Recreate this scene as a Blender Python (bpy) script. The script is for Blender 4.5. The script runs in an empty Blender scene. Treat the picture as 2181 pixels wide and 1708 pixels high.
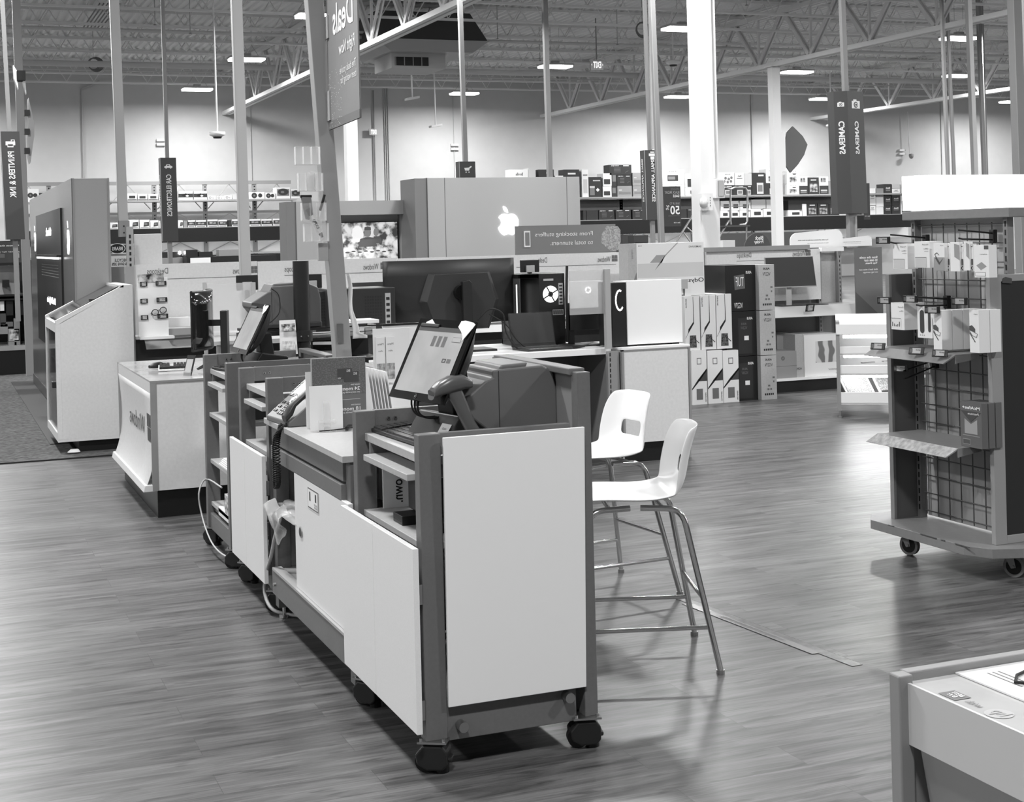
import bpy, bmesh, math, random
from mathutils import Vector, Matrix
random.seed(7)
SC = bpy.context.scene
COL = SC.collection

# ------------------------------------------------------------------ camera
# store axes: X along the back wall, Y towards it, Z up; eye at the origin, 1.62 m up
FPX, CX, CY, EYE = 3100.0, 1090.5, 507.0, 1.62
ROLL, YAW = math.radians(1.4), math.radians(21.8)
cam_data = bpy.data.cameras.new('camera')
cam = bpy.data.objects.new('camera', cam_data)
COL.objects.link(cam)
SC.camera = cam
cam_data.sensor_fit = 'HORIZONTAL'
cam_data.sensor_width = 36.0
cam_data.lens = 36.0 * FPX / 2181.0
cam_data.shift_y = -(854.0 - CY) / 2181.0
cam_data.clip_start, cam_data.clip_end = 0.05, 300
R_ = Vector((math.cos(YAW), -math.sin(YAW), 0)); F_ = Vector((math.sin(YAW), math.cos(YAW), 0)); U_ = Vector((0, 0, 1))
ci = math.cos(ROLL) * R_ - math.sin(ROLL) * U_
cj = math.sin(ROLL) * R_ + math.cos(ROLL) * U_
cam.matrix_world = Matrix(((ci.x, cj.x, -F_.x, 0), (ci.y, cj.y, -F_.y, 0), (ci.z, cj.z, -F_.z, EYE), (0, 0, 0, 1)))

# ------------------------------------------------------------------ world, exposure
world = bpy.data.worlds.new('world'); SC.world = world; world.use_nodes = True
world.node_tree.nodes['Background'].inputs[0].default_value = (1, 1, 1, 1)
world.node_tree.nodes['Background'].inputs[1].default_value = 0.25
SC.view_settings.view_transform = 'Standard'; SC.view_settings.look = 'None'
SC.view_settings.exposure = 0.0; SC.view_settings.gamma = 1.0
SC.view_settings.use_curve_mapping = False
SC.cycles.use_denoising = True
SC.cycles.max_bounces = 6; SC.cycles.diffuse_bounces = 3; SC.cycles.glossy_bounces = 3
SC.cycles.transmission_bounces = 6; SC.cycles.transparent_max_bounces = 8
SC.cycles.caustics_reflective = False; SC.cycles.caustics_refractive = False
SC.cycles.sample_clamp_indirect = 4.0
LAMP_POWER, LAMP_SPREAD = 285.0, 176.0          # each high-bay lamp

# ------------------------------------------------------------------ measuring helpers
def ray(px, py):
    a = px - CX; b = CY - py
    u = math.cos(ROLL) * a + math.sin(ROLL) * b
    v = -math.sin(ROLL) * a + math.cos(ROLL) * b
    return R_ * u + F_ * FPX + U_ * v
def onX(px, py, X):
    r = ray(px, py); t = X / r.x; return Vector((X, r.y * t, EYE + r.z * t))
def onY(px, py, Y):
    r = ray(px, py); t = Y / r.y; return Vector((r.x * t, Y, EYE + r.z * t))
def onZ(px, py, Z):
    r = ray(px, py); t = (Z - EYE) / r.z; return Vector((r.x * t, r.y * t, Z))

# ------------------------------------------------------------------ materials (all grey: a black and white photograph)
MATS = {}
def lin(v): return v / 12.92 if v <= 0.04045 else ((v + 0.055) / 1.055) ** 2.4
def mat(name, g=0.5, rough=0.5, metal=0.0, emit=0.0, spec=0.5, alpha=1.0, trans=0.0, noise=0.0, nscale=40.0, bump=0.0, ior=1.45):
    """g is the grey as it would be read in an sRGB picture (0..1)."""
    if name in MATS: return MATS[name]
    m = bpy.data.materials.new(name); m.use_nodes = True
    nt = m.node_tree; b = nt.nodes['Principled BSDF']
    c = lin(g)
    b.inputs['Base Color'].default_value = (c, c, c, 1)
    b.inputs['Roughness'].default_value = rough
    b.inputs['Metallic'].default_value = metal
    b.inputs['Specular IOR Level'].default_value = spec
    b.inputs['IOR'].default_value = ior
    b.inputs['Alpha'].default_value = alpha
    b.inputs['Transmission Weight'].default_value = trans
    if emit:
        b.inputs['Emission Color'].default_value = (1, 1, 1, 1)
        b.inputs['Emission Strength'].default_value = emit
    if noise or bump:
        tc = nt.nodes.new('ShaderNodeTexCoord'); n = nt.nodes.new('ShaderNodeTexNoise')
        n.inputs['Scale'].default_value = nscale; n.inputs['Detail'].default_value = 4
        nt.links.new(tc.outputs['Object'], n.inputs['Vector'])
        if noise:
            r = nt.nodes.new('ShaderNodeMapRange')
            r.inputs['From Min'].default_value = 0.3; r.inputs['From Max'].default_value = 0.7
            r.inputs['To Min'].default_value = lin(max(0, g - noise)); r.inputs['To Max'].default_value = lin(min(1, g + noise))
            nt.links.new(n.outputs['Fac'], r.inputs['Value'])
            nt.links.new(r.outputs['Result'], b.inputs['Base Color'])
        if bump:
            bp = nt.nodes.new('ShaderNodeBump'); bp.inputs['Strength'].default_value = bump; bp.inputs['Distance'].default_value = 0.01
            nt.links.new(n.outputs['Fac'], bp.inputs['Height']); nt.links.new(bp.outputs['Normal'], b.inputs['Normal'])
    MATS[name] = m
    return m
def stuff_print(name, lo, hi, scale=30, kind='noise', rough=0.5, emit=0.0, detail=4, lo_t=0.35, hi_t=0.65):
    """a printed picture or a speckled surface"""
    if name in MATS: return MATS[name]
    m = mat(name, hi, rough)
    nt = m.node_tree; b = nt.nodes['Principled BSDF']
    tc = nt.nodes.new('ShaderNodeTexCoord')
    if kind == 'voronoi':
        n = nt.nodes.new('ShaderNodeTexVoronoi'); out = n.outputs['Distance']
    elif kind == 'wave':
        n = nt.nodes.new('ShaderNodeTexWave'); out = n.outputs['Fac']; n.inputs['Distortion'].default_value = 8
    else:
        n = nt.nodes.new('ShaderNodeTexNoise'); out = n.outputs['Fac']; n.inputs['Detail'].default_value = detail
    n.inputs['Scale'].default_value = scale
    nt.links.new(tc.outputs['Object'], n.inputs['Vector'])
    r = nt.nodes.new('ShaderNodeMapRange')
    r.inputs['From Min'].default_value = lo_t; r.inputs['From Max'].default_value = hi_t
    r.inputs['To Min'].default_value = lin(lo); r.inputs['To Max'].default_value = lin(hi)
    nt.links.new(out, r.inputs['Value']); nt.links.new(r.outputs['Result'], b.inputs['Base Color'])
    if emit:
        nt.links.new(r.outputs['Result'], b.inputs['Emission Color']); b.inputs['Emission Strength'].default_value = emit
    return m
WHITE = mat('white_laminate', 0.92, 0.35, noise=0.012, nscale=300)
WHITE2 = mat('white_panel', 0.945, 0.4)
PALE = mat('pale_laminate', 0.70, 0.4, noise=0.02, nscale=60)
MID = mat('grey_metal_paint', 0.42, 0.42, noise=0.01, nscale=80)
LGREY = mat('light_grey_metal', 0.66, 0.4)
MGREY = mat('mid_grey_paint', 0.57, 0.45)
DGREY = mat('dark_grey_paint', 0.30, 0.5)
BLACK = mat('black_plastic', 0.13, 0.42)
GLOSSB = mat('gloss_black', 0.07, 0.12)
MATB = mat('matte_black', 0.10, 0.7)
CHROME = mat('chrome', 0.85, 0.12, metal=1.0)
STEEL = mat('brushed_steel', 0.72, 0.35, metal=1.0)
PAPER = mat('white_paper', 0.94, 0.6)
INK = mat('black_ink', 0.12, 0.6)
INKG = mat('grey_ink', 0.42, 0.6)
INKW = mat('white_ink', 0.93, 0.6)
SIGNG = mat('sign_dark_grey', 0.27, 0.5)
SIGNM = mat('sign_mid_grey', 0.50, 0.5)
GLOW = mat('glowing_white', 1.0, 0.5, emit=6.0)
CLEAR = mat('clear_plastic', 0.95, 0.05, trans=0.0, alpha=0.22, spec=0.8)

# ------------------------------------------------------------------ mesh building
class MB:
    """collects shapes with materials; every shape may pass through self.M"""
    def __init__(s, M=None):
        s.v = []; s.f = []; s.mi = []; s.mats = []; s.M = M or Matrix(); s.cur = 0; s.smooth = []
    def m(s, material):
        if material not in s.mats: s.mats.append(material)
        s.cur = s.mats.index(material); return s
    def add(s, vs, fs, smooth=False):
        if not s.mats: s.mats.append(WHITE)
        o = len(s.v); s.v += [s.M @ Vector(p) for p in vs]
        for f in fs:
            s.f.append([i + o for i in f]); s.mi.append(s.cur); s.smooth.append(smooth)
        return s
    def box(s, x0, x1, y0, y1, z0, z1):
        s.add([(x0,y0,z0),(x1,y0,z0),(x1,y1,z0),(x0,y1,z0),(x0,y0,z1),(x1,y0,z1),(x1,y1,z1),(x0,y1,z1)],
              [(0,3,2,1),(4,5,6,7),(0,1,5,4),(1,2,6,5),(2,3,7,6),(3,0,4,7)]); return s
    def hexa(s, p):
        s.add(p, [(0,3,2,1),(4,5,6,7),(0,1,5,4),(1,2,6,5),(2,3,7,6),(3,0,4,7)]); return s
    def quad(s, a, b, c, d): s.add([a,b,c,d], [(0,1,2,3)]); return s
    def prism(s, poly, vec):
        """closed polygon swept by a vector"""
        n = len(poly); v = Vector(vec); P = [Vector(p) for p in poly]
        s.add(P + [p + v for p in P], [tuple(range(n))[::-1], tuple(range(n, 2*n))] + [(i, (i+1) % n, (i+1) % n + n, i + n) for i in range(n)]); return s
    def bar(s, a, b, w, h=None, up=(0,0,1)):
        """rectangular bar from a to b"""
        h = h or w; a = Vector(a); b = Vector(b); d = (b - a).normalized()
        u = Vector(up); 
        if abs(d.dot(u)) > 0.99: u = Vector((0,1,0))
        x = d.cross(u).normalized() * (w/2); y = x.cross(d).normalized() * (h/2)
        s.add([a-x-y, a+x-y, a+x+y, a-x+y, b-x-y, b+x-y, b+x+y, b-x+y],
              [(0,3,2,1),(4,5,6,7),(0,1,5,4),(1,2,6,5),(2,3,7,6),(3,0,4,7)]); return s
    def tube(s, pts, r, n=8, caps=True):
        P = [Vector(p) for p in pts]; rings = []
        rr = r if isinstance(r, (list, tuple)) else [r] * len(P)
        ref = None
        for i, p in enumerate(P):
            if i == 0: d = P[1] - P[0]
            elif i == len(P) - 1: d = P[-1] - P[-2]
            else: d = (P[i+1] - P[i]).normalized() + (P[i] - P[i-1]).normalized()
            d.normalize()
            if ref is None:
                ref = Vector((0,0,1)) if abs(d.z) < 0.9 else Vector((1,0,0))
            x = ref.cross(d).normalized(); y = d.cross(x).normalized(); ref = y
            rings.append([p + (x * math.cos(2*math.pi*k/n) + y * math.sin(2*math.pi*k/n)) * rr[i] for k in range(n)])
        vs = [q for ring in rings for q in ring]; fs = []
        for i in range(len(P) - 1):
            for k in range(n):
                fs.append((i*n+k, i*n+(k+1) % n, (i+1)*n+(k+1) % n, (i+1)*n+k))
        s.add(vs, fs, True)
        if caps:
            s.add(rings[0], [tuple(range(n))[::-1]]); s.add(rings[-1], [tuple(range(n))])
        return s
    def cyl(s, c, axis, r, h, n=20, r2=None):
        a = Vector(axis).normalized(); c = Vector(c)
        return s.tube([c - a*h/2, c + a*h/2], [r, r if r2 is None else r2], n)
    def lathe(s, prof, n=20, c=(0,0,0)):
        c = Vector(c); vs = []; fs = []
        for r, z in prof:
            for k in range(n):
                a = 2*math.pi*k/n; vs.append(c + Vector((r*math.cos(a), r*math.sin(a), z)))
        for i in range(len(prof) - 1):
            for k in range(n):
                fs.append((i*n+k, i*n+(k+1) % n, (i+1)*n+(k+1) % n, (i+1)*n+k))
        s.add(vs, fs, True); return s
    def disc(s, c, nrm, r, n=24, ry=None):
        nrm = Vector(nrm).normalized(); ref = Vector((0,0,1)) if abs(nrm.z) < 0.9 else Vector((0,1,0))
        x = ref.cross(nrm).normalized(); y = nrm.cross(x); c = Vector(c); ry = ry or r
        s.add([c + x*math.cos(2*math.pi*k/n)*r + y*math.sin(2*math.pi*k/n)*ry for k in range(n)], [tuple(range(n))]); return s
    def sheet(s, f, nu, nv, th=None):
        """grid surface f(u,v)->point, u,v in 0..1"""
        vs = [Vector(f(i/nu, j/nv)) for i in range(nu+1) for j in range(nv+1)]
        fs = [(i*(nv+1)+j, (i+1)*(nv+1)+j, (i+1)*(nv+1)+j+1, i*(nv+1)+j+1) for i in range(nu) for j in range(nv)]
        s.add(vs, fs, True); return s
    def mesh(s, name):
        me = bpy.data.meshes.new(name)
        me.from_pydata([tuple(p) for p in s.v], [], s.f)
        for k in (s.mats or [WHITE]): me.materials.append(k)
        me.polygons.foreach_set('material_index', s.mi)
        me.polygons.foreach_set('use_smooth', s.smooth)
        me.update()
        return me

def part(name, mb, parent=None, bevel=0.0, solid=0.0, sub=0, label=None):
    o = bpy.data.objects.new(name, mb.mesh(name)); COL.objects.link(o)
    if parent is not None: o.parent = parent
    if solid:
        k = o.modifiers.new('solid', 'SOLIDIFY'); k.thickness = solid; k.offset = 0
    if sub:
        k = o.modifiers.new('sub', 'SUBSURF'); k.levels = sub; k.render_levels = sub
    if bevel:
        k = o.modifiers.new('bevel', 'BEVEL'); k.width = bevel; k.segments = 2; k.limit_method = 'ANGLE'; k.angle_limit = 0.6
    if label: o['label'] = label
    return o
def thing(name, label, cat, loc=(0,0,0), rz=0.0, group=None):
    o = bpy.data.objects.new(name, None); COL.objects.link(o); o.empty_display_size = 0.05
    o.location = loc; o.rotation_euler = (0, 0, rz); o['label'] = label; o['category'] = cat
    if group: o['group'] = group
    return o
def tag(o, label, cat, group=None, kind=None):
    o['label'] = label; o['category'] = cat
    if group: o['group'] = group
    if kind: o['kind'] = kind
    return o
def struct(name, mb, label=None, **k):
    o = part(name, mb, **k); o['kind'] = 'structure'
    if label: o['label'] = label
    return o
def solo(name, mb, label, cat, group=None, loc=(0,0,0), rz=0.0, **k):
    o = part(name, mb, **k); o.location = loc; o.rotation_euler = (0, 0, rz)
    return tag(o, label, cat, group)
def copy_tree(o, parent=None):
    c = o.copy(); COL.objects.link(c); c.parent = parent
    for ch in [k for k in bpy.data.objects if k.parent == o]: copy_tree(ch, c)
    return c

# ------------------------------------------------------------------ lettering (the photograph shows the place mirrored, so all writing is mirrored)
TXT = {}
def text_shape(s, bold=0.0):
    key = (s, bold)
    if key not in TXT:
        cu = bpy.data.curves.new('t', 'FONT'); cu.body = s; cu.size = 1.0; cu.offset = bold
        cu.resolution_u = 3; cu.space_line = 0.95
        o = bpy.data.objects.new('t', cu); COL.objects.link(o)
        dg = bpy.context.evaluated_depsgraph_get(); dg.update()
        me = bpy.data.meshes.new_from_object(o.evaluated_get(dg))
        vs = [v.co.copy() for v in me.vertices]; fs = [tuple(p.vertices) for p in me.polygons]
        bpy.data.objects.remove(o); bpy.data.curves.remove(cu); bpy.data.meshes.remove(me)
        if not vs: vs = [Vector((0,0,0))]
        x0 = min(v.x for v in vs); x1 = max(v.x for v in vs); y0 = min(v.y for v in vs); y1 = max(v.y for v in vs)
        TXT[key] = (vs, fs, x0, x1, y0, y1)
    return TXT[key]
def write(mb, s, o, u, v, h, w=None, material=None, bold=0.0, align='c', lift=0.0015):
    """puts mirrored text on a plane: o centre (or line start) of the text, u = the face's right as seen from its front, v = its up.
    h = total height of the text block, w = total width (None keeps the letters' own proportions)."""
    vs, fs, x0, x1, y0, y1 = text_shape(s, bold)
    u = Vector(u).normalized(); v = Vector(v).normalized(); n = u.cross(v)
    sy = h / max(1e-6, y1 - y0); sx = sy if w is None else w / max(1e-6, x1 - x0)
    cx = {'c': (x0 + x1)/2, 'l': x0, 'r': x1}[align]; cy = (y0 + y1)/2
    o = Vector(o)
    if material: mb.m(material)
    mb.add([o - u*((p.x - cx)*sx) + v*((p.y - cy)*sy) + n*lift for p in vs], fs)
    return mb
def patch(mb, o, u, v, w, h, material, lift=0.001):
    u = Vector(u).normalized(); v = Vector(v).normalized(); n = u.cross(v); o = Vector(o) + n*lift
    mb.m(material); mb.quad(o - u*w/2 - v*h/2, o + u*w/2 - v*h/2, o + u*w/2 + v*h/2, o - u*w/2 + v*h/2); return mb
def poly(mb, o, u, v, pts, material, lift=0.001, mirror=False):
    u = Vector(u).normalized(); v = Vector(v).normalized(); n = u.cross(v); o = Vector(o) + n*lift
    if mirror: pts = [(-a, b) for a, b in pts][::-1]
    mb.m(material); mb.add([o + u*a + v*b for a, b in pts], [tuple(range(len(pts)))]); return mb
def oval(mb, o, u, v, rx, ry, material, lift=0.001, n=20):
    return poly(mb, o, u, v, [(rx*math.cos(2*math.pi*k/n), ry*math.sin(2*math.pi*k/n)) for k in range(n)], material, lift)
def win_logo(mb, o, u, v, s, material):
    u = Vector(u).normalized(); v = Vector(v).normalized()
    for a in (-1, 1):
        for b in (-1, 1):
            patch(mb, Vector(o) + u*a*s*0.26 + v*b*s*0.26, u, v, s*0.47, s*0.47, material, 0.0015)
    return mb
FX, FZ = Vector((1,0,0)), Vector((0,0,1))      # right / up of a face that looks at -Y
SX = Vector((0,-1,0))                          # right of a face that looks at -X
def atD(px, py, d):
    return Vector((0, 0, EYE)) + ray(px, py) * (d / FPX)

# ================================================================== LARGE STRUCTURE
def floor_material():
    m = bpy.data.materials.new('wood_plank_floor'); m.use_nodes = True
    nt = m.node_tree; b = nt.nodes['Principled BSDF']; N = nt.nodes.new; L = nt.links.new
    tc = N('ShaderNodeTexCoord')
    br = N('ShaderNodeTexBrick'); br.offset = 0.37; br.offset_frequency = 2; br.squash = 1
    br.inputs['Scale'].default_value = 1.0; br.inputs['Brick Width'].default_value = 1.22; br.inputs['Row Height'].default_value = 0.18
    br.inputs['Mortar Size'].default_value = 0.0012; br.inputs['Mortar Smooth'].default_value = 0.3
    br.inputs['Color1'].default_value = (0, 0, 0, 1); br.inputs['Color2'].default_value = (1, 1, 1, 1); br.inputs['Mortar'].default_value = (0.5, 0.5, 0.5, 1)
    L(tc.outputs['Object'], br.inputs['Vector'])
    mp = N('ShaderNodeMapping'); mp.inputs['Scale'].default_value = (1.1, 11, 1)
    L(tc.outputs['Object'], mp.inputs['Vector'])
    # shift the grain from plank to plank
    ad = N('ShaderNodeVectorMath'); ad.operation = 'ADD'; sc_ = N('ShaderNodeVectorMath'); sc_.operation = 'SCALE'; sc_.inputs['Scale'].default_value = 7.3
    L(br.outputs['Color'], sc_.inputs[0]); L(mp.outputs[0], ad.inputs[0]); L(sc_.outputs[0], ad.inputs[1])
    n1 = N('ShaderNodeTexNoise'); n1.inputs['Scale'].default_value = 1.6; n1.inputs['Detail'].default_value = 8; n1.inputs['Roughness'].default_value = 0.62; n1.inputs['Distortion'].default_value = 0.6
    L(ad.outputs[0], n1.inputs['Vector'])
    mp2 = N('ShaderNodeMapping'); mp2.inputs['Scale'].default_value = (3.0, 85, 1); L(tc.outputs['Object'], mp2.inputs['Vector'])
    n2 = N('ShaderNodeTexNoise'); n2.inputs['Scale'].default_value = 1.5; n2.inputs['Detail'].default_value = 4; L(mp2.outputs[0], n2.inputs['Vector'])
    r1 = N('ShaderNodeMapRange'); r1.inputs['From Min'].default_value = 0.30; r1.inputs['From Max'].default_value = 0.72
    r1.inputs['To Min'].default_value = lin(0.21); r1.inputs['To Max'].default_value = lin(0.47); L(n1.outputs['Fac'], r1.inputs['Value'])
    r2 = N('ShaderNodeMapRange'); r2.inputs['From Min'].default_value = 0.35; r2.inputs['From Max'].default_value = 0.7
    r2.inputs['To Min'].default_value = 0.76; r2.inputs['To Max'].default_value = 1.16; L(n2.outputs['Fac'], r2.inputs['Value'])
    r3 = N('ShaderNodeMapRange'); r3.inputs['To Min'].default_value = 0.90; r3.inputs['To Max'].default_value = 1.10; L(br.outputs['Color'], r3.inputs['Value'])
    m1 = N('ShaderNodeMath'); m1.operation = 'MULTIPLY'; L(r1.outputs[0], m1.inputs[0]); L(r2.outputs[0], m1.inputs[1])
    m2 = N('ShaderNodeMath'); m2.operation = 'MULTIPLY'; L(m1.outputs[0], m2.inputs[0]); L(r3.outputs[0], m2.inputs[1])
    r4 = N('ShaderNodeMapRange'); r4.inputs['To Min'].default_value = 1.0; r4.inputs['To Max'].default_value = 0.62; L(br.outputs['Fac'], r4.inputs['Value'])
    m3 = N('ShaderNodeMath'); m3.operation = 'MULTIPLY'; L(m2.outputs[0], m3.inputs[0]); L(r4.outputs[0], m3.inputs[1])
    # worn dark spots
    n3 = N('ShaderNodeTexNoise'); n3.inputs['Scale'].default_value = 1.3; n3.inputs['Detail'].default_value = 5
    L(tc.outputs['Object'], n3.inputs['Vector'])
    mp4 = N('ShaderNodeMapping'); mp4.inputs['Scale'].default_value = (5.0, 26, 1); L(tc.outputs['Object'], mp4.inputs['Vector'])
    n4 = N('ShaderNodeTexNoise'); n4.inputs['Scale'].default_value = 1.0; n4.inputs['Detail'].default_value = 3; L(mp4.outputs[0], n4.inputs['Vector'])
    r6 = N('ShaderNodeMapRange'); r6.inputs['From Min'].default_value = 0.59; r6.inputs['From Max'].default_value = 0.68; r6.inputs['To Min'].default_value = 1.0; r6.inputs['To Max'].default_value = 0.5; L(n4.outputs['Fac'], r6.inputs['Value'])
    m4 = N('ShaderNodeMath'); m4.operation = 'MULTIPLY'; L(m3.outputs[0], m4.inputs[0]); L(r6.outputs[0], m4.inputs[1])
    L(m4.outputs[0], b.inputs['Base Color'])
    r5 = N('ShaderNodeMapRange'); r5.inputs['To Min'].default_value = 0.33; r5.inputs['To Max'].default_value = 0.42; r5.inputs['From Min'].default_value = 0.3; r5.inputs['From Max'].default_value = 0.7
    L(n3.outputs['Fac'], r5.inputs['Value']); L(r5.outputs[0], b.inputs['Roughness'])
    b.inputs['Specular IOR Level'].default_value = 0.55
    bp = N('ShaderNodeBump'); bp.inputs['Strength'].default_value = 0.06; bp.inputs['Distance'].default_value = 0.002
    L(n2.outputs['Fac'], bp.inputs['Height']); L(bp.outputs['Normal'], b.inputs['Normal'])
    return m
def carpet_material():
    m = stuff_print('speckled_carpet', 0.16, 0.42, 55, rough=0.95, detail=6, lo_t=0.36, hi_t=0.64)
    nt = m.node_tree
    tc = nt.nodes['Texture Coordinate']; n = nt.nodes['Noise Texture']
    mp = nt.nodes.new('ShaderNodeMapping'); mp.inputs['Scale'].default_value = (0.45, 1.3, 1)
    nt.links.new(tc.outputs['Object'], mp.inputs['Vector']); nt.links.new(mp.outputs[0], n.inputs['Vector'])
    return m
FLOOR = floor_material()
struct('floor', MB().m(FLOOR).box(-14, 62, -9, 46, -0.1, 0.0))
o = struct('carpet', MB().m(carpet_material()).box(-14, 1.62, 11.72, 43.4, 0.0, 0.006)); o['kind'] = 'structure'
struct('trim_1', MB().m(mat('carpet_edge', 0.14, 0.6)).box(-14, 1.62, 11.69, 11.72, 0.0, 0.011))

WALLM = mat('painted_wall', 0.79, 0.7, noise=0.008, nscale=3)
WALL_Y = 43.5
struct('wall_back', MB().m(WALLM).box(-14, 62, WALL_Y, WALL_Y + 0.2, 0, 7.1))
struct('wall_left', MB().m(WALLM).box(-14.2, -14, -9, WALL_Y, 0, 7.1))
struct('wall_right', MB().m(WALLM).box(62, 62.2, -9, WALL_Y, 0, 7.1))
struct('wall_front', MB().m(WALLM).box(-14, 62, -9.2, -9, 0, 7.1))
# vertical joints and conduits of the back wall
def wallx(px, py=250): return onY(px, py, WALL_Y).x
cond = mat('painted_conduit', 0.74, 0.5)
for i, (px, zb) in enumerate([(175, 1.7), (356, 4.1), (533, 1.7), (678, 2.2), (965, 3.6), (1600, 2.6), (2003, 2.6)]):
    b = MB().m(cond); x = wallx(px)
    b.tube([(x, WALL_Y - 0.03, zb), (x, WALL_Y - 0.03, 6.2), (x + (0.5 if px in (175, 533) else 0.02), WALL_Y - 0.05, 6.45)], 0.026 if px in (175, 1600) else 0.014, 6)
    struct('trim_%d' % (i + 2), b)
for i, px in enumerate((818, 822, 826)):
    x = wallx(px); struct('trim_%d' % (i + 9), MB().m(cond).tube([(x, WALL_Y - 0.03, 1.8), (x, WALL_Y - 0.03, 6.4)], 0.016, 6))

# ---------------- roof deck
DECK = mat('roof_deck_paint', 0.92, 0.55)
JST = mat('joist_paint', 0.90, 0.5)
ZD = 6.98
def deck():
    b = MB().m(DECK); x = -13.9; per = 0.2; prof = [(0, 0), (0.075, 0), (0.1, 0.045), (0.175, 0.045)]
    pts = []
    while x < 61.9:
        for dx, dz in prof: pts.append((x + dx, ZD + dz))
        x += per
    vs = []; fs = []
    for (X, Z) in pts: vs += [(X, -9, Z), (X, WALL_Y, Z)]
    for i in range(len(pts) - 1): fs.append((2*i, 2*i+1, 2*i+3, 2*i+2))
    b.add(vs, fs)
    b.box(-14, 62, -9, WALL_Y, ZD + 0.06, ZD + 0.1)
    return b
struct('ceiling', deck())
# ---------------- bar joists, along X
ORD = ['first','second','third','fourth','fifth','sixth','seventh','eighth','ninth','tenth','eleventh','twelfth','thirteenth','fourteenth','fifteenth','sixteenth','seventeenth','eighteenth','nineteenth','twentieth',
       'twenty-first','twenty-second','twenty-third','twenty-fourth','twenty-fifth','twenty-sixth','twenty-seventh','twenty-eighth','twenty-ninth','thirtieth']
def joist(y, k):
    t = thing('roof_joist', 'white open-web steel roof joist under the corrugated deck, %s one out from the back wall' % ORD[k], 'roof joist', (0, y, 6.29), 0, 'open-web roof joists')
    x0, x1 = -3.0, 50.0
    b = MB().m(JST)
    for s in (-0.028, 0.028): b.bar((x0, s, 0.0), (x1, s, 0.0), 0.045, 0.045)
    part('bottom_chord', b, t)
    b = MB().m(JST)
    for s in (-0.028, 0.028): b.bar((x0, s, 0.64), (x1, s, 0.64), 0.05, 0.06)
    part('top_chord', b, t)
    b = MB().m(JST); x = x0; up = True
    while x < x1 - 0.4:
        a = (x, 0, 0.02 if up else 0.62); c = (x + 0.37, 0, 0.62 if up else 0.02)
        b.tube([a, c], 0.012, 4, False); x += 0.37; up = not up
    part('web', b, t)
JY = []
y = 42.45; k = 0
while y > 19.5:
    joist(y, k); JY.append(y); y -= 2.22; k += 1
# ---------------- girders, along Y, and columns
def girder(X, k, y0=19.0):
    t = thing('roof_girder', ['white truss girder over the car audio shelves, nearest the left edge of the photo',
              'white truss girder running over the middle of the store, ending above the grey tower',
              'white truss girder at the right, behind the cameras sign'][k], 'girder', (X, 0, 5.5), 0, 'truss girders')
    b = MB().m(JST)
    for s in (-0.075, 0.075): b.bar((s, y0, 0.05), (s, WALL_Y, 0.05), 0.1, 0.1)
    part('bottom_chord', b, t)
    b = MB().m(JST)
    for s in (-0.075, 0.075): b.bar((s, y0, 1.25), (s, WALL_Y, 1.25), 0.1, 0.1)
    part('top_chord', b, t)
    y = 42.45 - 1.11; webs = []
    while y > y0 + 1:
        for (ya, yb, w) in ((y - 1.11 + 2.22 - 1.11, y + 1.05, 0.09), (y, y - 1.05, 0.09)):
            m = MB().m(JST)
            for s in (-0.04, 0.04): m.bar((s, ya, 0.08), (s, yb, 1.22), 0.035, w)
            part('diagonal', m, t)
        m = MB().m(JST); m.bar((0, y, 0.08), (0, y, 1.22), 0.05, 0.05); part('strut', m, t)
        y -= 2.22
for k, X in enumerate((8.3, 18.6, 28.9)): girder(X, k)
COLM = mat('column_paint', 0.93, 0.45)
def column(x, y, label, w=0.2, ztop=5.5, extra=None):
    t = thing('steel_column', label, 'column', (x, y, 0))
    b = MB().m(COLM).box(-w/2, w/2, -w/2, w/2, 0, ztop); part('shaft', b, t)
    b = MB().m(COLM).box(-w/2 - 0.06, w/2 + 0.06, -w/2 - 0.06, w/2 + 0.06, ztop, ztop + 0.03); part('cap_plate', b, t)
    return t
column(8.32, 29.85, 'white square steel column behind the leaning banner pole', 0.24)
column(18.6, 29.6, 'thin white steel column with the diamond-shaped sign on its side', 0.21)
c1 = column(8.34, 14.8, 'thick white steel column with conduit and electrical boxes beside the black monitor boxes', 0.235, 6.9)
w = 0.235 / 2
part('conduit', MB().m(COLM).tube([(0.045, -w - 0.02, 6.8), (0.045, -w - 0.02, 2.95), (0.05, -w - 0.02, 2.4), (0.05, -w-0.02, 2.25)], 0.013, 8), c1)
b = MB().m(COLM).box(0.03, 0.15, -w - 0.07, -w, 2.02, 2.24).m(STEEL).box(0.06, 0.13, -w - 0.085, -w - 0.07, 2.04, 2.22); part('switch_box', b, c1, 0.004)
b = MB().m(COLM).box(-0.16, -0.02, -w - 0.09, -w, 1.88, 2.08).m(INKG)
for i in range(4): b.box(-0.06, -0.05, -w - 0.093, -w - 0.09, 1.93 + i*0.03, 1.942 + i*0.03)
part('junction_box', b, c1, 0.006)
part('alarm_strobe', MB().m(mat('strobe_lens', 0.85, 0.15)).lathe([(0.0, 0.05), (0.03, 0.045), (0.045, 0.02), (0.05, -0.02), (0.04, -0.06), (0, -0.07)], 12, (-0.15, -w - 0.11, 1.98)), c1)

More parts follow.
